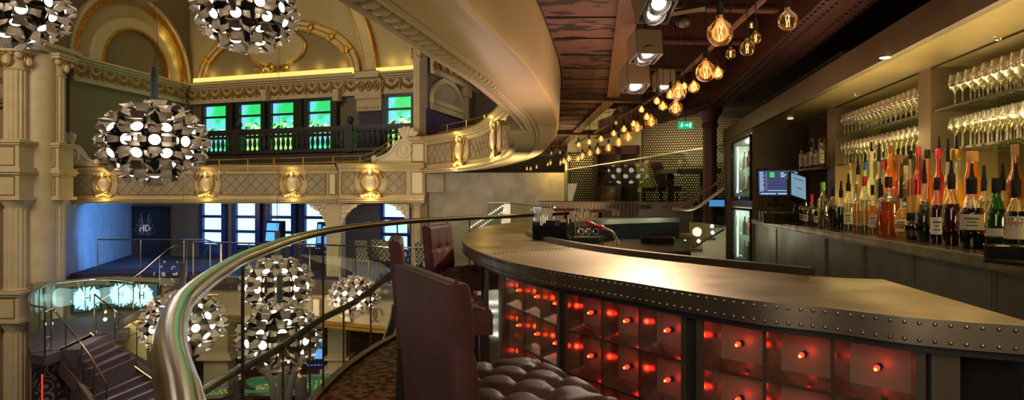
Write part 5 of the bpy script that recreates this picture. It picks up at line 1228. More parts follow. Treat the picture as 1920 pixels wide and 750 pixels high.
def beam(name, label, a, b, w, h, m, z=2.6, rivets=False, flange=True, cat='beam'):
    a = Vector((*a, 0)) if len(a) == 2 else Vector(a); b = Vector((*b, 0)) if len(b) == 2 else Vector(b); ln = Line(a, b)
    r = thing(name, label, cat, (a.x, a.y, z)); mb = MB(ln.M())
    mb.b2(0, ln.L, -w / 2, w / 2, z, z + .02)
    mb.b2(0, ln.L, -.012, .012, z + .02, z + h); mb.b2(0, ln.L, -w / 2, w / 2, z + h - .02, z + h)
    mb.build('i_section', m, r, smooth=False)
    if rivets:
        mb = MB(ln.M()); n = int(ln.L / .085)
        for i in range(n):
            for y in (-w * .42, -w * .2, w * .2, w * .42): mb.ball(((i + .5) * ln.L / n, y, z - .002), (.014, .014, .010), 8)
        mb.build('rivets', blackm if rivets == 'dark' else m, r)
    return r
beam('steel_beam', 'faded red beam edging the peeling plank ceiling overhead', (.745, 4.0), (1.29, 8.2), .15, .5, redflange, 2.60)
beam('steel_beam', 'faded red beam running on from the cross bar towards the end wall', (1.29, 8.2), (1.20, 19.5), .15, .5, redflange, 2.60)
beam('steel_beam', 'faded red cross beam under the planks beside the small wall projector', (.52, 8.1), (1.65, 8.25), .12, .1, redflange, 2.56)
beam('steel_beam', 'faded red cross beam farther off, above the globe lights', (.55, 12.5), (1.75, 12.6), .14, .1, redflange, 2.56)
beam('steel_beam', 'faded red cross beam last before the yellow end wall', (.4, 16.2), (1.9, 16.2), .14, .1, redflange, 2.56)
beam('riveted_girder', 'heavy dark red riveted girder crossing above the back bar', (1.50 + .1625 * 2.4, 2.4), (1.50 + .1625 * 8.6, 8.6), .36, .55, redsteel, 2.60, rivets='dark')
beam('riveted_girder', 'dark riveted girder continuing beyond the steel column', (2.9, 8.6), (1.9, 14.0), .26, .5, redsteel, 2.62, rivets=True)
for i, Y in enumerate((2.9, 3.7, 4.6, 5.6, 6.8, 8.2, 9.8)):
    xa = .62 + (Y - 4) * .13; beam('cross_joist', ['first', 'second', 'third', 'fourth', 'fifth', 'sixth', 'seventh'][i] + ' dark red joist from the camera, spanning beam to girder behind the globe lights', (max(.5, xa), Y), (1.20 + .1625 * Y, Y + .1), .09, .48, redsteel, 2.70)
r = thing('steel_web', 'dark red upright plate wall above the globe lights', 'beam', (1.35, 5, 2.65))
ln = Line((1.33 + .1625 * 2.4, 2.4), (1.33 + .1625 * 9, 9)); mb = MB(ln.M()); mb.b2(0, ln.L, -.01, .01, 2.62, 3.2)
for i in range(9): mb.b2(i * .75 + .3, i * .75 + .33, -.08, .0, 2.62, 3.2)
mb.build('web_plate', redsteel, r, smooth=False)
# lighting track and cable tray
r = thing('lighting_track', 'thin red painted track running above the row of globe lights', 'track', (1.6, 4, 2.6)); mb = MB(); mb.tube([(1.52, 3.2, 2.6), (1.60, 4.1, 2.6), (1.81, 7.75, 2.6), (1.55, 14, 2.6), (1.2, 19, 2.6)], .022, 6); mb.build('bar', redflange, r)
r = thing('cable_tray', 'olive metal bracket bar beside the top spotlight', 'bracket', P(1290, 20, 4.4)); mb = MB(); mb.tube([P(1245, 27, 4.4), P(1322, 14, 4.4)], .022, 4); mb.tube([P(1283, 20, 4.4), (P(1283, 20, 4.4).x, 4.4, 3.2)], .01, 4); mb.build('bar', frameg, r)
for i, (px, py, Y, rad) in enumerate(((1281, 40, 4.9, .062), (1168, 200, 8.6, .08))):
    c = P(px, py, Y); r = thing('ceiling_sensor', ['round dark ceiling fitting between spotlight and biggest globe', 'round dark ceiling fitting under the cross beam'][i], 'sensor', c); mb = MB(); mb.ball(c, (rad, rad, rad * .8), 14); mb.lathe([(.01, 0), (.01, .5)], c, 6); mb.build('dome', mat('dark_dome', (.05, .04, .035), .4), r)
# square spotlights
glowc = emis('spot_lamp_glow', (1, .93, .82), 7)
def spotbox(label, px0, py0, px1, py1, Y, pitch, aim, power, two=True):
    """boxed gimbal spotlight hanging from the ceiling, its lamps at the lower face"""
    c = P((px0 + px1) / 2, (py0 + py1) / 2, Y); w = (px1 - px0) / F * Y; r = thing('square_spotlight', label, 'spotlight', c); h = w * .95
    M = T(c, .15, rx=pitch); mb = MB(M)
    t = .006
    for x0, x1, y0, y1 in ((-w / 2, -w / 2 + t, -w / 2, w / 2), (w / 2 - t, w / 2, -w / 2, w / 2), (-w / 2, w / 2, -w / 2, -w / 2 + t), (-w / 2, w / 2, w / 2 - t, w / 2)): mb.b2(x0, x1, y0, y1, -h / 2, h / 2)
    mb.b2(-w / 2, w / 2, -w / 2, w / 2, h / 2 - t, h / 2); mb.build('housing', mat('spot_housing', (.26, .21, .16), .5, .3), r, smooth=False)
    for k, y in enumerate((-w * .22, w * .2) if two else (0,)):
        m2 = M @ T((0, y, -h / 2 + .03), 0, rx=-.5 + pitch * -.2); mb = MB(m2); q = w * (.36 if two else .4)
        mb.lathe([(q * .5, .03), (q * .9, .0), (q, -.018), (q * 1.05, -.018), (q * 1.0, .0)], seg=20, caps=False); g = mb.build('reflector', chrome, r)
        mb = MB(m2); mb.lathe([(1e-5, -.004), (q * .62, -.004)], seg=18, caps=False); mb.build('lamp', glowc, g)
    mb = MB(); mb.tube([c + Vector((0, 0, h / 2)), (c.x, c.y, 3.2)], .012, 6); mb.build('hanger', darkiron, r)
    if power: light('spot_beam', 'SPOT', c - Vector((0, 0, h / 2 + .08)), power, (1, .88, .68), .04, target=aim, spot=62, blend=.6)
spotbox('square twin spotlight cut by the frame top, largest of the ceiling spots', 1196, -28, 1258, 30, 3.6, -.5, (1.3, 3.4, 1.0), 30)
spotbox('square twin spotlight hanging below the topmost one', 1184, 54, 1234, 122, 4.6, -.18, (.62, 3.1, 1.04), 130)
spotbox('square single spotlight, lowest of the hanging boxes', 1168, 126, 1212, 168, 5.5, -.25, (.2, 4.6, 1.04), 150, two=False)
spotbox('open spotlight tucked behind the box lights by the cross beam', 1228, 142, 1262, 160, 5.9, -.2, (.0, 6.2, 1.04), 25, two=False)
# globe bulbs
bulbs = [(1350, 62, 49), (1323, 135, 38), (1346, 138, 21), (1272, 173, 31), (1267, 203, 27), (1301, 164, 21), (1283, 162, 13), (1257, 178, 16), (1260, 156, 11), (1232, 190, 13), (1243, 200, 16), (1221, 229, 23), (1213, 220, 14), (1203, 206, 12), (1195, 240, 20), (1188, 233, 12), (1178, 258, 18), (1170, 243, 13), (1160, 268, 16), (1151, 251, 12), (1141, 278, 15), (1127, 261, 11), (1121, 284, 14), (1106, 288, 13), (1105, 267, 10), (1092, 293, 11), (1085, 272, 9), (1084, 298, 10), (1067, 298, 11), (1057, 302, 8.5), (1051, 305, 8.5), (1032, 305, 8.5), (1027, 308, 7.5), (1006, 313, 8), (995, 316, 8), (988, 316, 8), (1401, 91, 28), (1417, 72, 21), (1370, 101, 19), (1409, 48, 13), (1477, 39, 37), (1155, 231, 7), (1034, 287, 6), (1050, 286, 6)]
filam = emis('filament_glow', (1, .52, .15), 14); brcap = mat('bulb_cap_brass', (.55, .32, .10), .3, 1)
bulbglass = glass('amber_bulb_glass', (1.0, .84, .56), .03, .40, .03, body=.03, bodyc=(1, .5, .16), spread=.5)
def make_bulb(name, label, c, D, kind):
    r = thing(name, label, 'light bulb', c, 0, 'amber filament globe lights'); R = D / 2
    mb = MB(); 
    if kind == 'globe': mb.lathe([(1e-5, -R), (R * .38, -R * .925), (R * .71, -R * .70), (R * .92, -R * .38), (R, 0), (R * .92, R * .38), (R * .71, R * .70), (R * .42, R * .93), (R * .27, R * 1.12)], seg=22, caps=False)
    else: mb.lathe([(1e-5, -R * 1.3), (R * .5, -R * 1.15), (R * .8, -R * .6), (R * .75, 0), (R * .45, R * .9), (R * .27, R * 1.3)], seg=14, caps=False)
    mb.build('glass_globe', bulbglass, r, local=True)
    mb = MB()
    for k in range(3):
        g = k * 2.09; mb.tube([(R * .20 * math.cos(g + t * 2.2) * (1 - .3 * t), R * .20 * math.sin(g + t * 2.2) * (1 - .3 * t), R * (.62 - 1.25 * t) + R * .05 * math.sin(t * 25)) for t in [i / 12 for i in range(13)]], R * .014, 5)
    mb.build('filament', filam, r, local=True)
    top = R * (1.1 if kind == 'globe' else 1.28)
    mb = MB(); mb.lathe([(R * .30, top - .002), (R * .30, top + R * .22), (R * .2, top + R * .25)], seg=12); mb.build('brass_cap', brcap, r, local=True)
    cr_ = min(.018, max(R * .32, .012)); mb = MB(); mb.lathe([(cr_, top + R * .24), (cr_, top + R * .24 + .05), (.005, top + R * .24 + .062)], seg=12); mb.build('lamp_holder', blackm, r, local=True)
    mb = MB(); mb.tube([(0, 0, top + .05), (0, 0, 2.66 - c[2] if (c[1] > 3.2 and c[0] < xr(c[1]) - .02) else 3.2 - c[2])], .0028, 5); mb.build('cord', blackm, r, local=True)
    return r
for i, (px, py, d) in enumerate(bulbs):
    Y = .78 * F / (HY - py); D = d * Y / F; D = max(.055, min(.125, D)); Y = D * F / d
    c = P(px, py, Y)
    if d > 12 or i in (36, 37, 38, 39, 40): kind = 'globe'
    else: kind = 'globe' if px > 1060 else 'pear'
    lbl = {0: 'biggest amber globe bulb, hanging nearest the frame top beside the girder', 1: 'large amber globe bulb overlapping a smaller one, second below the biggest', 2: 'small amber globe bulb tucked behind the second large globe', 3: 'large amber globe at the top of the tight pair above the exit sign', 4: 'large amber globe at the bottom of the tight pair above the exit sign', 40: 'lone amber globe bulb against the riveted girder', 36: 'mid sized amber globe between the girder and the biggest globe', 37: 'small amber globe just above the mid sized one by the girder', 38: 'small amber globe hanging alone between two larger ones', 39: 'tiny amber bulb high beside the dark red plates'}.get(i)
    if not lbl: lbl = 'small amber filament globe bulb in the long string running towards the yellow end wall' if kind == 'globe' else 'pear shaped filament bulb at the end of the string before the plaster wall'
    make_bulb('globe_bulb' if kind == 'globe' else 'pear_bulb', lbl, (c.x, c.y, c.z), D, kind)
    if i < 30: light('bulb_light', 'POINT', (c.x, c.y, c.z), 1.1 if i < 6 or i == 40 else .9, (1, .50, .16), D * .4)
# exit sign
c = P(1285, 235, 9.0); r = thing('exit_sign', 'green illuminated exit sign with running figure and arrow hanging before the mesh wall', 'exit sign', c)
mb = MB(); mb.box(c, (.20, .03, .10)); mb.build('sign_box', emis('exit_green', (.0, .55, .22), .9), r, smooth=False)
mb = MB(); k = c + Vector((0, -.018, 0)); s_ = .010
mb.ball(k + Vector((-.052, 0, .026)), (.007, .003, .007), 8); mb.tube([k + Vector((-.052, 0, .018)), k + Vector((-.058, 0, -.004)), k + Vector((-.046, 0, -.018)), k + Vector((-.052, 0, -.032))], .004, 5); mb.tube([k + Vector((-.058, 0, -.004)), k + Vector((-.068, 0, -.014)), k + Vector((-.078, 0, -.014))], .004, 5); mb.tube([k + Vector((-.066, 0, .006)), k + Vector((-.052, 0, .014)), k + Vector((-.040, 0, .004))], .0035, 5)
mb.tube([k + Vector((-.02, 0, 0)), k + Vector((.035, 0, 0))], .0045, 5); mb.tube([k + Vector((.022, 0, .014)), k + Vector((.038, 0, 0)), k + Vector((.022, 0, -.014))], .0045, 5); mb.b2(k.x + .055, k.x + .075, k.y - .002, k.y + .004, k.z - .03, k.z + .03)
mb.build('pictogram', emis('exit_white', (.8, 1, .9), 1.6), r)
mb = MB(); mb.tube([c + Vector((0, 0, .05)), (c.x, c.y, 2.65)], .006, 5); mb.build('hanger', darkiron, r)
# ================================================================ back bar
def bl(off): return Line((off + .1625 * 9.6, 9.6), (off + .1625 * .6, .6))
LK = bl(1.6); LS = bl(2.0); KM = LK.M()
K = LK.u
bk = thing('back_bar', 'long gunmetal back bar with riveted shelf edge and shelving bays', 'back bar', (LK.b.x, LK.b.y, 0))
ku0 = K(1411)
mb = MB(KM); mb.b2(ku0, LK.L, .0, .80, 1.045, 1.085); mb.build('counter_top', mat('dark_counter_top', (.06, .05, .04), .25, .7), bk, smooth=False)
mb = MB(KM); mb.b2(ku0, LK.L, -.012, .0, 1.032, 1.088)
n = int((LK.L - ku0) / .024)
for i in range(n):
    u = ku0 + (i + .5) * (LK.L - ku0) / n
    if LK.a.y - u * .987 < 1.9: continue
    for z in (1.078, 1.042): mb.ball((u, -.013, z), (.0042, .0035, .0042), 6)
mb.build('riveted_edge', zincedge, bk)
mb = MB(KM); mb.b2(ku0, LK.L, .025, .06, 0, 1.04); mb.build('front_panels', gunmetal, bk, smooth=False)
mb = MB(KM)
for px in (1451, 1542, 1612, 1702, 1852):
    mb = MB(KM); u = K(px); mb.b2(u - .022, u - .003, .016, .03, 0, 1.032); mb.b2(u + .003, u + .022, .016, .03, 0, 1.032)
    for j in range(30):
        for x in (-.013, .013): mb.ball((u + x, .014, .07 + j * .033), (.0038, .003, .0038), 6)
    mb.build('riveted_seam', gunmetal, bk)
mb = MB(KM); mb.b2(K(1357), LK.L, -.01, .05, 2.16, 2.335); mb.b2(K(1357), LK.L, -.014, .0, 2.155, 2.166); mb.build('header', frameg, bk, smooth=False)
goldsf = mat('brushed_gold_soffit', (.55, .42, .21), .34, .7, c2=(.42, .32, .16), scale=2, stretch=(1, 1, 1))
mb = MB(KM); mb.b2(K(1411), LK.L, .0, .80, 2.165, 2.19); mb.build('soffit', goldsf, bk, smooth=False)
mb = MB(KM); mb.b2(K(1411), LK.L, .395, .401, 2.155, 2.165); mb.build('soffit_groove', blackm, bk, smooth=False)
backm = mat('dark_gold_mirror', (.13, .10, .055), .33, .7, c2=(.09, .07, .04), scale=2)
mb = MB(KM); mb.b2(K(1411), LK.L, .78, .80, 1.085, 2.165); mb.build('rear_panel', backm, bk, smooth=False)
pm_ = mat('bronze_pillar', (.17, .13, .085), .4, .6)
s0 = LS.u; d_ = .3947
for a, b in ((1551, 1566), (1722, 1745)): mb = MB(LS.M()); mb.b2(s0(a), s0(b), 0, .39, 1.085, 2.165); mb.build('divider_pillar', pm_, bk, smooth=False)
mb = MB(LS.M()); mb.b2(s0(1411), s0(1551), .37, .385, 1.085, 2.165); mb.build('alcove_panel', mat('alcove_brown', (.09, .07, .05), .5, .3), bk, smooth=False)
mb = MB(KM); mb.b2(K(1411) - .04, K(1411), 0, .8, 1.03, 2.165); mb.build('side_panel', frameg, bk, smooth=False)
mb = MB(LS.M()); mb.b2(s0(1570), LS.L, -.12, -.004, 1.086, 1.15); mb.build('bottle_step', darkwood, bk, smooth=False)
shelfg = glass('shelf_glass', (.80, .86, .78), .06, .5); shelfe = mat('shelf_edge', (.02, .03, .022), .15)
ends = [(s0(1566), s0(1722)), (s0(1745), LS.L)]
for a, b in ends:
    for z in (1.635, 1.89): mb = MB(LS.M()); mb.b2(a, b, .016, .375, z - .01, z); sh = mb.build('glass_shelf', shelfg, bk, smooth=False); mb = MB(LS.M()); mb.b2(a, b, .01, .016, z - .011, z + .001); mb.build('shelf_edge', shelfe, sh, smooth=False)
mb = MB(KM)
for px, y in ((1607, .17), (1872, .12)):
    u = K(px) ; uu = u
for (px, py) in ((1607, 170), (1872, 60)):
    zz = 2.155; Y = (zz - CH) * F / (HY - py) * 1.0; X = (px - HX) / F * Y; mbx = MB(); mbx.tube([(X + .018 * math.cos(t), Y, zz - .02 + .022 * math.sin(t)) for t in [math.pi + i * math.pi / 8 for i in range(9)]], .004, 6); mbx.build('soffit_hook', polished, bk)
for (px, py, pw) in ((1660, 107, 5), (1482, 222, 1)):
    Y = (2.16 - CH) * F / (HY - py); X = (px - HX) / F * Y; mb = MB(); mb.lathe([(1e-5, .0), (.026, .0), (.032, .004)], (X, Y, 2.153), 18, caps=False); mb.build('downlight', emis('downlight_warm', (1, .8, .5), 5 if pw > 2 else 1.5), bk)
    light('downlight_beam', 'SPOT', (X, Y, 2.14), pw * 4, (1, .74, .38), .03, target=(X, Y, 1), spot=110, blend=.8)
# light inside the shelving: strips under the step and at the back, plus an added soffit fill
for Y in (2.6, 3.3, 3.9, 4.6, 5.3):
    x = 2.0 + .1625 * Y; light('shelf_glow', 'POINT', (x + .12, Y, 1.25), 2.6, (1, .70, .16), .04)
    light('shelf_glow', 'POINT', (x - .14, Y, 1.72), 1.6, (1, .76, .28), .12)
for Y in (2.4, 3.2, 4.0): light('counter_glow', 'POINT', (1.72 + .1625 * Y, Y, 1.55), .3, (1, .75, .35), .05)
o = light('soffit_fill', 'AREA', KM @ Vector((K(1700), .22, 1.72)), 16, (1, .76, .36), 3.6, target=None, sy=.25); o.rotation_euler = (math.pi, 0, -LK.ang)  # added unseen fill that gives the soffit its gold glow
p0 = LS.M() @ Vector((LS.u(1800), .30, 1.17)); p1 = LS.M() @ Vector((LS.u(1590), .30, 1.17))
for q, (pxa) in enumerate((1600, 1680, 1800)):
    p = LS.M() @ Vector((LS.u(pxa), .33, 1.165)); o = light('step_light', 'AREA', p, 7, (1, .70, .20), .06, target=p + Vector((0, 0, 1)), sy=1.0 if q < 2 else 1.3); o.rotation_euler = (math.pi, 0, -.161 + math.pi)
# vent above the header
r = thing('perforated_vent', 'dark perforated metal duct above the back bar header', 'vent', KM @ Vector((K(1400), .3, 2.34)))
ventm = mat('perforated_black', (.05, .04, .035), .5, .5); mb = MB(KM); mb.b2(K(1390), K(1525), .22, .6, 2.335, 2.52); mb.cur = 1; a, b = K(1395), K(1520)
for i in range(46):
    for j in range(4): mb.b2(a + (i + .5 * (j % 2)) * (b - a) / 46, a + (i + .5 * (j % 2)) * (b - a) / 46 + .02, .214, .221, 2.36 + j * .04, 2.382 + j * .04)
mb.build('duct', [ventm, blackm], r, smooth=False)
# ---- tall double drinks fridge
r = thing('drinks_fridge', 'tall bronze framed double drinks fridge with lit glass doors', 'fridge', KM @ Vector((K(1357), 0, 0)))
a, b = K(1357), K(1411)
inner0, inner1 = K(1373), K(1408); b_fr = b
mb = MB(KM)
mb.b2(a, a + .05, 0, .62, 0, 2.16); mb.b2(b - .04, b, 0, .62, 0, 2.16); mb.b2(a, b, .58, .62, 0, 2.16); mb.b2(a, b, 0, .6, 2.1, 2.16); mb.b2(a, b, 0, .6, 1.215, 1.29); mb.b2(a, b, 0, .6, 0, .42); mb.b2(a + .05, inner0 - .05, -.0, .05, .4, 2.1)
mb.build('carcass', frameg, r, smooth=False)
for z0, z1, nm in ((1.30, 2.09, 'upper'), (.43, 1.205, 'lower')):
    mb = MB(KM); e = .035; q0, q1 = inner0 - .03, b - .045
    mb.b2(q0, q0 + e, -.02, .02, z0, z1); mb.b2(q1 - e, q1, -.02, .02, z0, z1); mb.b2(q0, q1, -.02, .02, z1 - e * .8, z1); mb.b2(q0, q1, -.02, .02, z0, z0 + e * 1.4)
    d = mb.build('door', blackm, r, smooth=False)
    mb = MB(KM); mb.b2(q0 + e, q1 - e, .0, .006, z0 + e * 1.4, z1 - e * .8); mb.build('door_glass', sheet, d, smooth=False)
    mb = MB(KM); mb.tube([((q0 + q1) / 2, -.05, z0 + .15), ((q0 + q1) / 2, -.05, z1 - .1)], .009, 6); mb.build('handle', polished, d)
    mb = MB(KM); mb.b2(q0 + .08, q0 + .095, .05, .07, z0 + .1, z1 - .06); mb.b2(q1 - .08, q1 - .065, .05, .07, z0 + .1, z1 - .06); mb.build('light_strip', emis('fridge_light', (.85, 1, .85), 3), r, smooth=False)
    mb = MB(KM); mb.b2(q0, q1, .4, .41, z0, z1); mb.build('back_lining', mat('fridge_lining', (.6, .68, .6), .4), r, smooth=False)
    mb = MB(KM); mb.b2(a + .052, a + .06, .03, .57, z0, z1); mb.build('side_lining', mat('fridge_side_lining', (.6, .7, .6), .35), r, smooth=False)
    p = KM @ Vector((a + .35, .30, z1 - .12)); light('fridge_lamp', 'POINT', p, 4, (.85, 1, .85), .05)
    for k in range(2): mb = MB(KM); mb.b2(q0 + .02, q1 - .02, .08, .39, z0 + .12 + .3 * k, z0 + .13 + .3 * k); mb.build('wire_shelf', polished, r, smooth=False)
    mb = MB(KM); mb.b2((q0 + q1) / 2 - .02, (q0 + q1) / 2 + .02, -.026, -.02, z0 + .02, z0 + .05); mb.build('blue_display', emis('blue_dot', (.1, .2, 1), 3), d, smooth=False)
    p = KM @ Vector(((q0 + q1) / 2, .15, z1 - .15)); light('fridge_lamp', 'POINT', p, 5, (.85, 1, .85), .05)
# ---- till screens
c = P(1458, 343, 6.4)
r = thing('till_screen', 'blue till monitor with green and white lines of text, facing the bar', 'monitor', c); M = T(c, -.12, rx=-.08)
w, h = .37, .25
mb = MB(M); mb.b2(-w / 2 - .018, w / 2 + .018, 0, .035, -h / 2 - .018, h / 2 + .018); mb.build('bezel', blackm, r, smooth=False)
mb = MB(M); mb.b2(-w / 2, w / 2, -.003, 0, -h / 2, h / 2); mb.cur = 1; rng = random.Random(9)
for i in range(16): mb.b2(-w / 2 + .012, -w / 2 + .012 + rng.uniform(.03, .05), -.005, -.003, h / 2 - .02 - i * .0125, h / 2 - .0145 - i * .0125)
for i in range(3):
    for x in (.0, .085, .12): mb.b2(-.03 + x + .06, -.03 + x + rng.uniform(.085, .115) , -.005, -.003, h / 2 - .03 - i * .018, h / 2 - .021 - i * .018)
mb.b2(-w / 2 + .09, w / 2 - .02, -.005, -.003, -h / 2 + .045, -h / 2 + .051); mb.b2(-w / 2 + .075, -w / 2 + .077, -.005, -.003, -h / 2 + .05, h / 2 - .015); mb.b2(-w / 2 + .02, -.02, -.005, -.003, -h / 2 + .012, -h / 2 + .022); mb.b2(.0, .10, -.005, -.003, -h / 2 + .012, -h / 2 + .022)
mb.cur = 2
for i in range(3): mb.b2(-.075, -.03, -.005, -.003, h / 2 - .032 - i * .018, h / 2 - .020 - i * .018)
mb.build('display', [emis('till_blue', (.03, .055, .16), .9), emis('till_text', (.5, .7, 1), 1.0), emis('till_green', (.05, 1, .1), 1.0)], r, smooth=False)
mb = MB(M); mb.tube([(0, .04, -.05), (0, .08, -h / 2 - .06)], .02, 8); mb.b2(-.1, .1, 0, .16, -h / 2 - .09, -h / 2 - .07); mb.build('stand', blackm, r)
c = P(1497, 349, 5.9)
r = thing('tablet_till', 'slanted pale blue touchscreen beside the blue till monitor', 'tablet', c); M = T(c, .15, rx=-.45, ry=.30); w, h = .15, .235
mb = MB(M); mb.b2(-w / 2 - .012, w / 2 + .012, 0, .03, -h / 2 - .015, h / 2 + .015); mb.b2(-w / 2 + .02, w / 2, .03, .09, -h / 2, h / 2 - .02); mb.build('casing', blackm, r, smooth=False)
mb = MB(M); mb.b2(-w / 2, w / 2, -.003, 0, -h / 2, h / 2); mb.build('display', emis('tablet_blue', (.22, .38, .52), .8), r, smooth=False)
mb = MB(M); mb.b2(-.05, .05, -.005, -.003, h / 2 - .05, h / 2 - .043); mb.b2(-.02, .03, -.005, -.003, -.03, -.02); mb.tube([(.05 * math.cos(t), -.004, .02 + .05 * math.sin(t)) for t in [i * .3 for i in range(21)]], .001, 4); mb.build('screen_drawing', emis('tablet_dark', (.06, .12, .2), .6), r, smooth=False)
mb = MB(); p = c + Vector((.02, .06, -.1)); mb.tube([p, (p.x, p.y + .05, 1.10)], .02, 8); mb.lathe([(.07, 0), (.06, .015)], (p.x, p.y + .05, 1.087), 16); mb.build('stand', blackm, r)
c = P(1463, 392, 6.2); r = thing('card_drawer_box', 'low black box with a row of small items beneath the till monitor', 'box', (c.x, c.y, 1.085)); mb = MB(T((c.x, c.y, 1.085), .1)); mb.b2(-.11, .13, -.1, .12, 0, .10); mb.b2(-.1, .12, -.104, -.1, .05, .085); mb.build('case', blackm, r, smooth=False)
mb = MB(T((c.x, c.y, 1.085), .1)); [mb.ball((-.08 + i * .035, 0, .105), (.012, .02, .01), 6) for i in range(6)]; mb.build('small_items', giltb, r)
for i, px in enumerate((1424, 1430, 1436)):
    c = P(px, 405, 6.7 - .1 * i); c.z = 1.085; r = thing('tumbler_glass', ['small tumbler glass closest to the fridge below the till', 'small tumbler glass in the middle of three below the till', 'small tumbler glass beside the black box below the till'][i], 'glass', c); mb = MB(); mb.lathe([(.024, 0), (.033, .11), (.031, .11), (.022, .008)], c, 14); mb.build('bowl', cleargl, r)
# ---- wine glasses on the shelves
g0 = None; gn = {1.635: 'lower', 1.89: 'upper'}
prof = [(.033, 0), (.031, .003), (.006, .007), (.0042, .02), (.0042, .082), (.010, .092), (.028, .108), (.037, .128), (.036, .15), (.029, .192)]
wg = glass('wine_glass_clear', (.97, .96, .92), .07, .9, .04, body=.05, bodyc=(1, .9, .7), spread=.55)
for bi, (a, b) in enumerate(ends):
    for z in (1.635, 1.89):
        row = 0
        for y in (.06, .15, .24):
            u = a + .07 + (.04 if row % 2 else 0) + (.10 if bi else .0); row += 1
            while u < b - .04:
                p = LS.M() @ Vector((u, y, z))
                if p.y < 2.45: break
                lb = 'stemmed wine glass in the rows on the %s glass shelf of the %s bay' % (gn[z], ['far', 'near'][bi]); gp_ = 'wine glasses on the %s shelf of the %s bay' % (gn[z], ['far', 'near'][bi])
                if g0 is None: mb = MB(); mb.lathe(prof, seg=16, caps=False); g0 = mb.build('wine_glass', wg, None, local=True); o = g0
                else: o = g0.copy(); COL.objects.link(o)
                o.location = p + Vector((0, 0, .0015)); k = 1.0 if not (bi and z < 1.8) else .98; o.scale = (1, 1, k); tag(o, lb, 'wine glass', gp_)
                u += .088
# ================================================================ bottles
def bmat(name, c, clear=.25, refl=.06):
    """bottle glass with its drink: tinted light passes through, gloss on top"""
    return glass(name, tuple(.08 + .92 * x for x in c), refl, .6, .04, body=(1 - clear) * .5, bodyc=tuple(x * .75 for x in c), spread=.4)
BM = dict(amber=bmat('amber_drink', (.72, .26, .03), .4), gold=bmat('gold_drink', (.95, .66, .10), .3), clear=bmat('clear_drink', (.55, .55, .42), .75), white=bmat('frosted_drink', (.92, .98, .80), .1), red=bmat('red_drink', (.80, .02, .02), .15), dark=bmat('dark_drink', (.025, .012, .012), .1), darkred=bmat('dark_red_drink', (.10, .008, .012), .15), green=bmat('green_drink', (.05, .42, .04), .4), brown=bmat('brown_drink', (.14, .055, .015), .2), dgreen=bmat('bottle_green_drink', (.02, .10, .03), .2), orange=bmat('orange_drink', (1.0, .42, .03), .1), honey=bmat('honey_drink', (.75, .42, .08), .4))
emptyg = glass('empty_bottle_glass', (.93, .92, .86), .08, .7, .04, body=.12, bodyc=(.8, .7, .5), spread=.5)
LABM = dict(cream=mat('label_cream', (.45, .40, .30), .6), white=mat('label_white', (.62, .60, .55), .6), black=mat('label_black', (.02, .02, .02), .4), gold=mat('label_gold', (.5, .33, .08), .4, .5), blue=mat('label_blue', (.03, .12, .35), .5), red=mat('label_red', (.35, .02, .02), .5), none=None)
CAPM = dict(black=blackm, gold=gold, green=mat('cap_green', (.15, .42, .06), .4), blue=mat('cap_blue', (.02, .12, .55), .4), red=mat('cap_red', (.5, .01, .03), .35), cork=mat('cork', (.35, .18, .06), .7), white=whitep, silver=polished)
inkm = mat('label_ink', (.05, .04, .04), .6)
def shape(kind, R, H):
    if kind == 'wine': return [(R * .96, 0), (R, .01), (R, H * .58), (R * .93, H * .64), (R * .60, H * .72), (R * .42, H * .77), (R * .38, H * .98), (R * .40, H)]
    if kind == 'sqr': return [(R * .96, 0), (R, .01), (R, H * .66), (R * .92, H * .71), (R * .40, H * .76), (R * .34, H * .80), (R * .34, H)]
    if kind == 'round': return [(R * .7, 0), (R * .95, H * .06), (R, H * .3), (R * .9, H * .5), (R * .5, H * .64), (R * .3, H * .70), (R * .28, H * .97), (R * .36, H)]
    if kind == 'bulb': return [(R * .62, 0), (R * .70, H * .12), (R * .80, H * .3), (R, H * .50), (R * .96, H * .60), (R * .55, H * .74), (R * .3, H * .8), (R * .28, H)]
    if kind == 'flask': return [(R * .6, 0), (R * .9, H * .08), (R, H * .25), (R * .95, H * .42), (R * .6, H * .58), (R * .25, H * .68), (R * .22, H)]
    if kind == 'jar': return [(R * .9, 0), (R, .01), (R, H * .7), (R * .7, H * .85), (R * .65, H)]
    if kind == 'cone': return [(R * .96, 0), (R, .012), (R, H * .52), (R * .93, H * .58), (R * .70, H * .68), (R * .48, H * .76), (R * .40, H * .82), (R * .38, H)]
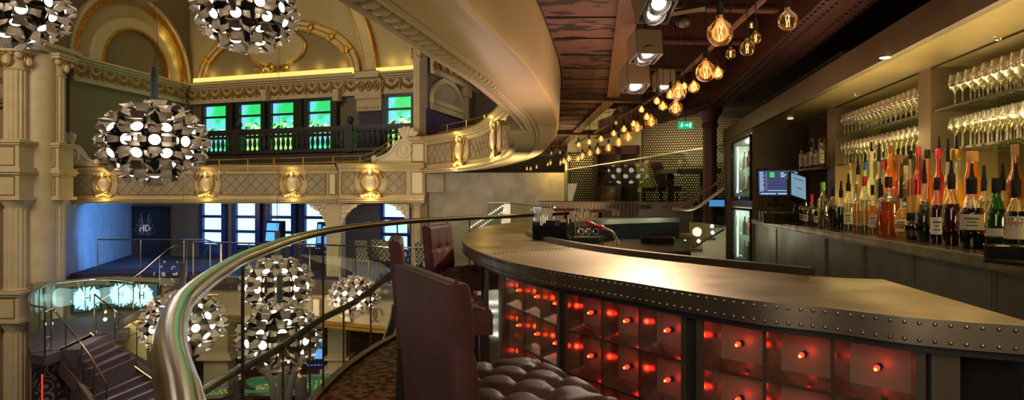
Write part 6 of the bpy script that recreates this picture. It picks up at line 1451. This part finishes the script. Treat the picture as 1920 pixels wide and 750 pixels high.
def bottle(px, ybase, ytop, wpx, kind, mt, lab, cap, pour, off, label, fill=.62, lz=(.14, .42), z0=None, text_=None, Y=None):
    ln = bl(off); Y = Y or ln.at(px)[1]; X = (px - HX) / F * Y
    z0 = z0 if z0 is not None else 1.0875
    zt = CH - (ytop - HY) / F * Y; R = wpx / F * Y / 2
    caph = 0
    Htot = zt - z0; hp = .075 if pour else 0
    H = Htot - hp - (.028 if not pour else .02)
    c = Vector((X, Y, z0)); r = thing('bottle', label, 'bottle', c)
    pr = shape(kind, R, H); zf = H * fill
    lo = [p for p in pr if p[1] <= zf]; hi = [p for p in pr if p[1] > zf]
    def rad(z):
        for p, q in zip(pr, pr[1:]):
            if p[1] <= z <= q[1]: return p[0] + (q[0] - p[0]) * (z - p[1]) / max(1e-6, q[1] - p[1])
        return pr[-1][0]
    mb = MB(); mb.lathe([(1e-5, .004)] + lo + [(rad(zf), zf), (1e-5, zf)], seg=22, caps=False); mb.build('drink_body', BM[mt], r, local=True, angle=50)
    if hi: mb = MB(); mb.lathe([(rad(zf), zf)] + hi, seg=22, caps=False); mb.build('glass_shoulder', BM['white'] if mt == 'white' else (BM['green'] if wpx == 34 else emptyg), r, local=True, angle=50)
    rn = pr[-1][0]
    mb = MB(); k = (.045 if z0 < 1.12 else .03) if not pour else (.055 if kind == 'cone' else .035); mb.lathe([(rn * 1.1, H - k), (rn * 1.16, H - k + .004), (rn * 1.16, H + .022), (rn * 1.0, H + .026)], seg=16); mb.build('cap', CAPM[cap], r, local=True)
    if pour: mb = MB(); mb.lathe([(rn * .8, H + .026), (.011, H + .036), (.009, H + .05), (.0065, H + .10)], seg=10); mb.build('pourer', blackm, r, local=True)
    if LABM[lab] and lab != 'none':
        a, b = lz; face = math.atan2(-Y, -X + .3 * 0); mb = MB(); vs = []; fs = []; m = 12
        for i in range(m + 1):
            g = face - 1.05 + 2.1 * i / m
            for zz in (a * H, b * H): q = rad(zz) + .0012; q = max(q, R * .97 if kind in ('wine', 'sqr', 'cone') else q); vs.append((q * math.cos(g), q * math.sin(g), zz))
        for i in range(m): fs.append((2 * i, 2 * i + 2, 2 * i + 3, 2 * i + 1))
        mb.add(vs, fs); mb.build('label', LABM[lab], r, local=True)
        if not text_ and lab in ('cream', 'white'):
            mb = MB(); g0_ = face; q = R + .0025; zz = (a + b) / 2 * H
            for k_ in range(3):
                w_ = (.55, .35, .45)[k_]; z_ = zz + (1 - k_) * (b - a) * H * .22
                vs = []; 
                for i in range(5):
                    g = g0_ - w_ + 2 * w_ * i / 4
                    for s_ in (-.0025, .0025): vs.append((q * math.cos(g), q * math.sin(g), z_ + s_ * (1.6 if k_ == 0 else 1)))
                mb.add(vs, [(2 * i, 2 * i + 2, 2 * i + 3, 2 * i + 1) for i in range(4)])
            mb.build('label_print', inkm, r, local=True)
        if text_:
            ph = face + math.pi / 2
            o = text(text_[0], WMX[r.name] @ T(((R + .004) * math.cos(face), (R + .004) * math.sin(face), (a + b) / 2 * H + text_[2]), ph) @ UP, text_[1], LABM['red'] if text_[0][0] == 'P' else inkm, r, ext=.0006)
    return r
FR = 1.79
front = [
 (1492, 411, 356, 10, 'wine', 'brown', 'none', 'black', 1, 'slim brown bottle with black pourer at the till end of the counter row'),
 (1503, 412, 370, 11, 'sqr', 'dark', 'cream', 'black', 0, 'small dark bottle with a cream label before the tablet till'),
 (1511, 414, 372, 12, 'sqr', 'clear', 'white', 'silver', 0, 'squat clear bottle with a white label before the tablet till'),
 (1522, 414, 364, 12, 'wine', 'brown', 'black', 'red', 0, 'brown bottle with a black label and red cap before the tablet'),
 (1531, 416, 374, 10, 'sqr', 'dark', 'white', 'black', 0, 'small dark bottle with a slanting white label next to the green capped one'),
 (1543, 422, 341, 18, 'wine', 'clear', 'none', 'green', 0, 'clear slender bottle with a bright green cap'),
 (1562, 423, 352, 20, 'bulb', 'brown', 'none', 'black', 0, 'dark amber bottle with swelling shoulders next to the green capped one'),
 (1577, 424, 340, 16, 'wine', 'dgreen', 'none', 'black', 1, 'bottle green wine shaped bottle behind the bulging brown one'),
 (1591, 429, 327, 18, 'wine', 'clear', 'white', 'black', 1, 'clear bottle with white and black label in the front row'),
 (1607, 432, 344, 15, 'wine', 'honey', 'gold', 'cork', 0, 'pale honey bottle with a thin gold label in the front row'),
 (1621, 434, 330, 18, 'wine', 'clear', 'gold', 'red', 0, 'clear bottle with a tall dark red cap below the frosted pair'),
 (1636, 435, 346, 16, 'sqr', 'honey', 'cream', 'black', 0, 'honey coloured bottle with small cream label low on its side'),
 (1650, 436, 336, 14, 'wine', 'honey', 'none', 'black', 1, 'thin honey coloured bottle with pourer beside the broad amber bottle'),
 (1666, 438, 331, 31, 'sqr', 'amber', 'none', 'black', 0, 'broad amber spirit bottle with heavy square shoulders and black cap'),
 (1690, 439, 333, 24, 'flask', 'gold', 'cream', 'black', 1, 'bright yellow decanter bottle with cream label and pourer'),
 (1709, 441, 398, 22, 'jar', 'dark', 'black', 'black', 0, 'short black jar with a curled pattern label'),
 (1733, 448, 302, 31, 'flask', 'dgreen', 'none', 'black', 1, 'wide clear and green bottle with a tall black pourer'),
 (1757, 451, 332, 24, 'cone', 'darkred', 'white', 'black', 0, 'dark red bottle with a white side label and broad black cap'),
 (1784, 456, 302, 30, 'cone', 'darkred', 'none', 'black', 1, 'deep red sloping shouldered bottle with a tall pourer'),
 (1822, 460, 308, 41, 'cone', 'dark', 'cream', 'black', 1, 'wide dark bottle with cream label and pourer, blue glint on its side'),
 (1868, 462, 333, 34, 'cone', 'dgreen', 'cream', 'black', 0, 'green shouldered bottle with a cream label lettered RIBLACE-like capitals'),
 (1905, 466, 308, 37, 'cone', 'dark', 'cream', 'black', 1, 'dark bottle at the frame edge with cream label lettered PIMM S'),
]
front[-2] = front[-2][:-1] + ('green shouldered bottle with a wavy cream label, beside the lettered dark bottle',)
for i, b in enumerate(front):
    kw = {}
    if i == 21: kw = dict(text_=("PIMM'S", .028, .018), lz=(.22, .55))
    if i == 20: kw = dict(text_=("IBLACE", .016, -.02), lz=(.22, .34))
    if i == 19: kw = dict(lz=(.28, .52))
    bottle(*b[:9], FR, b[9], **kw)
back = [
 (1595, 290, 21, 'flask', 'white', 'none', 'gold', 1, 'frosted white bottle with a gold neck, first of the glowing three'),
 (1609, 297, 15, 'wine', 'clear', 'none', 'black', 1, 'clear bottle with pourer between gold necked and blue capped bottles'),
 (1622, 288, 22, 'flask', 'white', 'none', 'blue', 1, 'frosted white bottle with a blue neck wrap'),
 (1634, 267, 26, 'flask', 'white', 'none', 'white', 1, 'brightest frosted white bottle with a tall white neck'),
 (1648, 270, 14, 'wine', 'clear', 'none', 'black', 1, 'clear bottle with black pourer behind the cherry capped one'),
 (1656, 302, 14, 'sqr', 'darkred', 'black', 'red', 0, 'dark bottle with a round cherry red cap'),
 (1670, 272, 24, 'wine', 'orange', 'cream', 'cork', 0, 'orange bottle with a tall neck and cork coloured cap'),
 (1685, 290, 32, 'round', 'amber', 'black', 'cork', 0, 'broad amber bottle with dark round label in the raised row'),
 (1699, 310, 22, 'sqr', 'clear', 'white', 'white', 0, 'clear bottle with a white cap standing before the amber ones'),
 (1707, 282, 14, 'wine', 'honey', 'gold', 'black', 0, 'honey bottle with long black cap in the raised row'),
 (1722, 274, 18, 'wine', 'red', 'gold', 'red', 0, 'red and gold bottle against the bronze pillar'),
 (1739, 280, 21, 'wine', 'orange', 'none', 'black', 0, 'orange bottle with a black cap in front of the bronze pillar'),
 (1760, 257, 20, 'wine', 'red', 'none', 'red', 1, 'bright red bottle with red neck and pourer past the pillar'),
 (1777, 262, 14, 'wine', 'honey', 'none', 'black', 1, 'narrow honey bottle with pourer beside the bright red one'),
 (1793, 257, 46, 'round', 'gold', 'none', 'gold', 1, 'very wide rounded golden decanter with pourer'),
 (1823, 283, 26, 'jar', 'orange', 'cream', 'cork', 0, 'orange jar shaped bottle with a wide cork lid'),
 (1845, 312, 22, 'wine', 'clear', 'none', 'black', 1, 'clear bottle with pourer behind the wide dark one'),
 (1880, 309, 22, 'wine', 'honey', 'none', 'black', 1, 'honey bottle with pourer behind the green shouldered bottle'),
 (1903, 270, 28, 'wine', 'amber', 'gold', 'cork', 0, 'amber bottle with long neck behind the lettered dark bottle'),
]
for i, (px, yt, w, kind, mt, lab, cap, pour, lb) in enumerate(back):
    bottle(px, 0, yt, w, kind, mt, lab, cap, pour, 1.94, lb, z0=1.152, fill=.97 if mt in ('white', 'orange', 'red', 'amber') else .66)
# upper shelf of whisky bottles in the till alcove
r = thing('small_shelf', 'dark wall shelf of bottles above the tablet till', 'shelf', P(1520, 314, 5.95)); q0, q1 = P(1494, 313, 6.7), P(1549, 313, 6.0); ln = Line(q0.xy, q1.xy)
mb = MB(ln.M()); mb.b2(0, ln.L, -.06, .2, 1.625 - .02, 1.625); mb.build('board', darkwood, r, smooth=False)
names = ['cream labelled whisky bottle nearest the alcove wall on the small shelf', 'dark whisky bottle second on the small shelf', 'whisky bottle with square cream label, middle of the small shelf', 'whisky bottle with white label fourth on the small shelf', 'tallest whisky bottle with lettered cream label by the pillar']
for i, (px, yt) in enumerate(((1503, 271), (1513, 275), (1522, 266), (1531, 270), (1541, 256))): bottle(px, 310, yt, 9.5, 'sqr', 'brown', 'cream', 'black', 0, 2.0, names[i], z0=1.627, Y=6.55 - .14 * i, lz=(.12, .6))
for i, (px, yt) in enumerate(((1524, 260), (1537, 259), (1546, 258))): bottle(px, 310, yt, 9, 'wine', 'clear', 'none', 'cork', 0, 2.0, ['corked clear bottle behind the first whiskies on the small shelf', 'corked clear bottle behind the middle whiskies on the small shelf', 'corked clear bottle in the corner of the small shelf by the pillar'][i], z0=1.627, Y=6.6 - .15 * i)
# black round drip tray
c = Vector((1.70 + .1625 * 2.5, 2.5, 1.087)); c = P(1893, 466, 2.55); c.z = 1.087
r = thing('drip_tray', 'round black dish with a ribbed mat at the frame edge before the lettered bottle', 'dish', c)
mb = MB(); mb.lathe([(.075, 0), (.082, .01), (.085, .062), (.080, .062), (.076, .012), (1e-5, .012)], c, 28); mb.build('dish_wall', blackm, r)
mb = MB(); [mb.lathe([(.02 + .012 * i, .064), (.024 + .012 * i, .064)], c, 24, caps=False) for i in range(4)]; mb.lathe([(.084, .058), (.087, .062), (.084, .066)], c, 28, caps=False); mb.build('rim_line', steel, r)
c2 = P(1905, 480, 2.40); c2.z = 1.088; r = thing('rubber_mat', 'small ribbed black rubber mat on the riveted shelf edge', 'mat', c2)
mb = MB(T(c2, -1.41)); mb.b2(-.09, .09, -.05, .05, 0, .008); [mb.b2(-.088 + i * .012, -.082 + i * .012, -.048, .048, .008, .013) for i in range(15)]; mb.build('ribbed_sheet', blackm, r, smooth=False)

for k, (z0) in enumerate((.56, .86, 1.43, 1.73)):
    for i in range(5):
        u = inner0 + .02 + i * (b_fr - inner0 - .1) / 4.6; p = KM @ Vector((u, .16, z0 + .0)); h = (.19, .22, .2, .23)[k]
        mb = MB(); mb.lathe([(1e-4, .001), (.028, .001), (.028, h * .55), (.011, h * .78), (.011, h)], seg=12); o = mb.build('chilled_bottle', BM[('clear', 'dgreen', 'honey', 'clear', 'brown')[(i + k) % 5]], None, local=True)
        o.location = p + Vector((0, 0, .0)); tag(o, 'chilled bottle on the %s shelf behind the %s fridge door' % (('lower', 'upper')[k % 2], ('lower', 'upper')[k // 2]), 'bottle', 'chilled bottles, %s fridge door, %s shelf' % (('lower', 'upper')[k // 2], ('lower', 'upper')[k % 2]))
# ================================================================ rear of the bar tier
# dark red column
c = P(1331, 0, 9.6); r = thing('steel_column', 'round dark red steel column with flared collar before the mesh wall', 'column', (c.x, c.y, 0))
mb = MB(); mb.lathe([(.10, 0), (.10, 2.38), (.12, 2.40), (.12, 2.43), (.10, 2.45), (.12, 2.52), (.18, 2.62), (.18, 2.68)], (c.x, c.y, 0), 20); mb.build('shaft', redsteel, r)
c = P(1358, 0, 8.8); r = thing('square_steel_post', 'square dark red post rising beside the fridge top', 'post', (c.x, c.y, 0)); mb = MB(); mb.box((c.x + .08, c.y + .9, 1.5), (.16, .16, 3.0)); mb.build('post', redsteel, r, smooth=False)
# perforated screens
def perf(name, c, hole=.30, scale=20):
    m = bpy.data.materials.new(name); m.use_nodes = True; nt = m.node_tree; N = nt.nodes; L = nt.links; b = N['Principled BSDF']; b.inputs['Base Color'].default_value = (*c, 1); b.inputs['Metallic'].default_value = .6; b.inputs['Roughness'].default_value = .4
    tc = N.new('ShaderNodeTexCoord'); mp = N.new('ShaderNodeMapping'); mp.inputs['Scale'].default_value = (scale, 1, scale); L.new(tc.outputs['Object'], mp.inputs[0])
    sp = N.new('ShaderNodeSeparateXYZ'); L.new(mp.outputs[0], sp.inputs[0])
    def M_(op, a, b_=None):
        n = N.new('ShaderNodeMath'); n.operation = op
        for i, v in enumerate((a, b_)):
            if v is None: continue
            if isinstance(v, (int, float)): n.inputs[i].default_value = v
            else: L.new(v, n.inputs[i])
        return n.outputs[0]
    row = M_('FLOOR', sp.outputs['Z']); odd = M_('MODULO', M_('ABSOLUTE', row), 2); fx = M_('SUBTRACT', M_('FRACT', M_('ADD', sp.outputs['X'], M_('MULTIPLY', odd, .5))), .5); fz = M_('SUBTRACT', M_('FRACT', sp.outputs['Z']), .5)
    d = M_('SQRT', M_('ADD', M_('MULTIPLY', fx, fx), M_('MULTIPLY', fz, fz))); hol = M_('LESS_THAN', d, hole)
    tr = N.new('ShaderNodeBsdfTransparent'); mx = N.new('ShaderNodeMixShader'); L.new(hol, mx.inputs[0]); L.new(b.outputs[0], mx.inputs[1]); L.new(tr.outputs[0], mx.inputs[2]); L.new(mx.outputs[0], N['Material Output'].inputs[0]); return m
pf = perf('perforated_bronze', (.05, .038, .025), .27, 19)
def screen(label, pxa, pxb, Ya, Yb, z0, z1):
    ln = Line(P(pxa, 0, Ya).xy, P(pxb, 0, Yb).xy); r = thing('mesh_screen', label, 'screen', (ln.a.x, ln.a.y, z0), ln.ang)
    mb = MB(); mb.b2(0, ln.L, 0, .006, 0, z1 - z0); mb.build('perforated_sheet', pf, r, smooth=False, local=True)
    mb = MB(); mb.b2(-.04, 0, -.03, .03, 0, z1 - z0); mb.b2(ln.L, ln.L + .04, -.03, .03, 0, z1 - z0); mb.build('frame', darkiron, r, smooth=False, local=True); return ln
glowwall = mat('amber_lit_wall', (.55, .48, .28), .7)
screen('large perforated metal wall below the exit sign', 1206, 1392, 14.0, 13.4, 0, 3.1); screen('narrow perforated metal wall beside the yellow plaster edge', 1069, 1112, 14.2, 14.2, 0, 2.35)
mb = MB(); mb.b2(1.3, 6.9, 14.9, 15.0, 0, 3.2); structure('wall_behind_mesh', mb, glowwall)
light('mesh_backlight', 'AREA', (4.0, 13.9, 2.5), 22, (1, .78, .34), .6, target=(4.1, 15, 1.5)); light('mesh_backlight', 'POINT', (3.55, 13.9, 1.75), 5, (1, .85, .5), .1); light('mesh_backlight', 'AREA', (1.6, 14.6, 2.3), 5, (1, .7, .3), .4, target=(1.6, 14.9, 1.0))
# display cabinet with back lit bottles
ca = P(1116, 0, 14.5); cb = P(1198, 0, 14.2); ln = Line(ca.xy, cb.xy)
r = thing('display_cabinet', 'dark display cabinet with shelves of tiny glowing bottles between the mesh walls', 'cabinet', (ca.x, ca.y, 0)); mb = MB(ln.M())
W_ = ln.L
for a, b in ((0, .06), (W_ * .47, W_ * .47 + .12), (W_ - .06, W_)): mb.b2(a, b, 0, .35, 0, 2.5)
mb.b2(0, W_, .33, .35, 0, 2.5); mb.b2(0, W_, 0, .35, 2.3, 2.5); mb.b2(0, W_, 0, .35, 0, 1.0); mb.build('carcass', redsteel, r, smooth=False)
for z in (1.25, 1.6, 1.95): mb = MB(ln.M()); mb.b2(.06, W_ - .06, .02, .33, z - .02, z); mb.build('shelf', darkwood, r, smooth=False)
rng = random.Random(1); k = 0
for z, xs in ((1.25, range(9)), (1.6, range(4))):
    for i in xs:
        u = .10 + i * .038 if i < 9 else .6 + (i - 9) * .05; o = ln.M() @ Vector((u, .15, z)); h = rng.uniform(.16, .24)
        mb = MB(); mb.lathe([(.014, 0), (.015, h * .55), (.006, h * .7), (.006, h)], seg=8); b = mb.build('small_bottle', BM['gold'], None, local=True); b.location = o + Vector((0, 0, .001)); tag(b, 'tiny amber bottle lit on the %s shelf of the dark display cabinet' % ('middle' if z > 1.4 else 'bottom'), 'bottle', 'tiny bottles in the display cabinet ' + ('middle' if z > 1.4 else 'bottom'))
light('cabinet_light', 'POINT', ln.M() @ Vector((.3, .05, 1.5)), 1.4, (1, .7, .25), .05); light('cabinet_light', 'POINT', ln.M() @ Vector((.9, .05, 1.9)), .8, (1, .6, .25), .05)
# glass screen with rising steel rail above the banquette
A, B = P(1064, 318, 13.9), P(1357, 272, 11.6); Lg = [A.lerp(B, i / 12) for i in range(13)]
r = thing('glass_screen', 'long tinted glass screen topped by a rising steel rail behind the banquette', 'glass screen', (A.x, A.y, 1.2))
mb = MB(); mb.tube([A, B], .014, 8); mb.build('top_rail', satin, r)
gdark = glass('smoked_glass', (.50, .54, .47), .012, .14)
mb = MB(); mb.add([(A.x, A.y, 1.25), (B.x, B.y, 1.22), B, A], [(0, 1, 2, 3)]); mb.build('glass_panel', gdark, r, smooth=False)
for t in (0, .52, .78): p = A.lerp(B, t); mb = MB(); mb.tube([p, (p.x, p.y, 1.0)], .008, 6); mb.build('glass_joint', darkiron, r)
mb = MB(); mb.add([(A.x, A.y, 1.2), (A.x - .0, A.y + .9, 1.2), (A.x - .0, A.y + .9, A.z), A], [(0, 1, 2, 3)]); mb.build('side_panel', gdark, r, smooth=False)
# banquette
bq = [P(1012, 0, 14.2).xy, P(1100, 0, 13.4).xy, P(1200, 0, 12.6).xy, P(1306, 0, 11.6).xy]
bq = resample([Vector((p.x, p.y, 0)) for p in bq], .085)
r = thing('banquette', 'long dark channel tufted banquette seat behind the far counter', 'bench', (bq[0].x, bq[0].y, 0))
dl = mat('dark_leather', (.045, .022, .018), .35)
mb = MB(); mb.sweep([p.xy for p in bq], [(0, .45), (.10, .47), (.08, 1.24), (.0, 1.26), (-.12, 1.24), (-.12, .1), (0, .1)]); mb.build('backrest', dl, r)
mb = MB(); 
for p in bq[:-1]: mb.tube([(p.x + .02, p.y - .09, .5), (p.x + .02, p.y - .075, 1.22)], .045, 6)
mb.build('channel_tufts', dl, r)
mb = MB(); mb.sweep([p.xy for p in bq], [(.05, .1), (.6, .1), (.62, .42), (.55, .48), (.05, .48)]); mb.build('seat', dl, r)
# tables and a distant glass balustrade beyond the far counter
for i, (px, py, Y, w) in enumerate(((1060, 393, 11.6, .5), (1125, 395, 11.0, .55))):
    c = P(px, py, Y); r = thing('side_table', ['red brown table top seen behind the straws', 'red brown table top seen behind the red handled hose'][i], 'table', (c.x, Y, 0)); mb = MB(); mb.box((c.x, Y, c.z), (w, .5, .05)); mb.build('top', redwood, r, smooth=False); mb = MB(); mb.tube([(c.x, Y, 0), (c.x, Y, c.z)], .03, 8); mb.lathe([(.2, 0), (.2, .02)], (c.x, Y, 0), 16); mb.build('pedestal', darkiron, r)
for i, (px, py) in enumerate(((1152, 396), (1160, 398))):
    c = P(px, py, 10.2); c.z = BZ; r = thing('tumbler_glass', ['short tumbler on the far counter', 'short tumbler beside its twin on the far counter, hose side'][i] if i == 0 else 'second short tumbler on the far counter, away from the hose', 'glass', c); mb = MB(); mb.lathe([(.03, 0), (.036, .10), (.033, .10), (.026, .006)], c, 12); mb.build('bowl', cleargl, r)
r = thing('distant_balustrade', 'pale green glass balustrade with slim steel rail before the plaster wall', 'balustrade', P(914, 400, 17)); q = [P(914, 381, 17.5), P(957, 381, 17.2), P(1000, 386, 14.3), P(1040, 389, 13.0)]
mb = MB(); mb.tube(q, .02, 6); mb.build('rail', steel, r)
mb = MB(); vs = []
for p in q: vs += [p, (p.x, p.y, p.z - 1.1)]
mb.add(vs, [(0, 1, 3, 2), (2, 3, 5, 4), (4, 5, 7, 6)]); mb.build('glass_panel', tintsheet, r, smooth=False)
for i in range(7): pass
r = thing('stair_lights', 'string of small white step lights below the plaster wall', 'light strip', P(900, 415, 16)); mb = MB()
for i in range(16): t = i / 15; c = P(880 + 62 * t, 428 - 42 * t, 16); mb.ball(c, .022, 6); mb.ball(c + Vector((.08, 0, -.10)), .018, 6)
mb.build('lamps', emis('step_lamp', (.95, 1, .85), 2), r)
# stool and table on the raised deck behind the glass
yf = emis('yellow_lit_weave', (.55, .52, .10), .35, base=(.4, .35, .08)); yf = mat('yellow_light_weave', (.60, .55, .16), .6, c2=(.10, .09, .03), scale=24, stretch=(1, 1, 3), lo=.45, hi=.55)  # yellow light on the weave is put into its colour
def dstool(label, px, py, Y, m, w=.42):
    c = P(px, py, Y); r = thing('high_chair', label, 'chair', (c.x, Y, c.z - .9)); 
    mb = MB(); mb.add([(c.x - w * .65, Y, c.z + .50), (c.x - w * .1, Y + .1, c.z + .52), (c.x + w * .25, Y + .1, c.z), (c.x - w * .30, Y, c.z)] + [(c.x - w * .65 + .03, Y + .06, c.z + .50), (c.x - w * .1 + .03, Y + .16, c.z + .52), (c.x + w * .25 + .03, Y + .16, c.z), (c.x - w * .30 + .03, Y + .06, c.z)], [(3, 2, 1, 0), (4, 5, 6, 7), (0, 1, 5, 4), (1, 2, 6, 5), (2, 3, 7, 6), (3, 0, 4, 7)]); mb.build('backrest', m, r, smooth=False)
    mb = MB(); mb.b2(c.x - w * .3, c.x + w * .75, Y - .05, Y + .4, c.z - .08, c.z); mb.build('seat', dl, r, smooth=False)
    for a in (-.08, .26): mb = MB(); mb.tube([(c.x + a, Y, c.z - .08), (c.x + a, Y, c.z - .75)], .018, 6); mb.build('leg', steel, r)
dstool('high chair with a woven back, its yellow light painted on, behind the smoked glass', 1216, 352, 12.9, yf, .46); dstool('dark high chair beside the yellow backed one behind the smoked glass', 1246, 350, 13.3, dl, .46)
r = thing('high_table', 'dark high table on the raised deck before the mesh wall', 'table', P(1275, 330, 11.4)); c = P(1290, 322, 12.5); mb = MB(); mb.box(c, (1.1, .6, .09)); mb.build('top', darkwood, r, smooth=False); mb = MB(); mb.box(c + Vector((.3, 0, -.5)), (.12, .12, .9)); mb.box(c + Vector((-.35, 0, -.5)), (.12, .12, .9)); mb.build('pedestal', darkiron, r, smooth=False)
mb = MB(); mb.b2(P(1215, 0, 13).x - .3, 5.4, 12.3, 13.6, 1.12, 1.2); structure('floor_raised_deck', mb, darkw)
# stairs with lit faces, their handrails and glass
r = thing('rear_staircase', 'cream lit steps climbing behind the far counter towards the fridge', 'staircase', P(1297, 490, 8.2)); lit = mat('pale_step', (.62, .55, .36), .5)
for i, (px0, px1, py) in enumerate(((1297, 1317, 468), (1317, 1341, 447), (1341, 1361, 424))):
    a = P(px0, py, 8.2); b = P(px1, py, 8.2); mb = MB(); mb.b2(a.x, b.x, 8.2, 9.4, 0, a.z); s_ = mb.build('step', lit, r, smooth=False); mb = MB(); mb.b2(a.x - .01, b.x, 8.18, 8.2, a.z - .02, a.z + .01); mb.build('nosing', frameg, s_, smooth=False)
light('rear_stair_light', 'POINT', P(1325, 438, 7.7), 2.2, (1, .92, .65), .06)
for px, py in ((1284, 453), (1310, 439), (1310, 452), (1335, 424), (1336, 436)):
    c = P(px, py, 8.0); mb = MB(); mb.ball(c, (.022, .012, .022), 8); mb.build('step_light', emis('stair_dot', (1, 1, .8), 14), r)
r = thing('stair_glass', 'greenish glass stair panel with steel tube handrails and dotted step lights', 'balustrade', P(1265, 460, 8.05))
mb = MB(); mb.add([P(1266, 470, 7.9), P(1298, 470, 7.9), P(1358, 428, 7.9), P(1358, 350, 7.9), P(1300, 390, 7.9), P(1266, 390, 7.9)], [(0, 1, 2, 3, 4, 5)]); mb.build('glass_panel', tintsheet, r, smooth=False)
for pts in ([(1262, 391), (1302, 391), (1358, 352)], [(1240, 386), (1276, 386), (1358, 334)]): mb = MB(); mb.tube(crom([P(a, b, 7.85 if pts[0][0] == 1262 else 8.6) for a, b in pts], 4), .017, 8); mb.build('handrail', satin if pts[0][0] == 1262 else redwood, r)
for px, y0, y1 in ((1231, 352, 384), (1251, 352, 384), (1289, 350, 378), (1314, 350, 372)): mb = MB(); mb.tube([P(px, y0, 8.7), P(px, y1, 8.7)], .010, 6); mb.build('post', steel, r)
mb = MB(); mb.tube([P(1297, 465, 7.95), P(1358, 430, 7.95)], .012, 6); mb.build('glass_channel', darkiron, r)
c = P(1344, 381, 8.4); r = thing('blue_screen', 'small bright blue screen above the rear stairs by the fridge', 'screen', c); mb = MB(); mb.box(c, (.19, .03, .085)); mb.build('display', emis('rear_blue', (.08, .35, .9), .9), r, smooth=False); mb = MB(); mb.box(c + Vector((0, .03, 0)), (.21, .03, .105)); mb.build('case', blackm, r, smooth=False)
mb = MB(); mb.b2(3.0, 4.6, 10.6, 10.7, 0, 1.2); structure('wall_stair_back', mb, mat('dark_green_wall', (.035, .05, .03), .35))
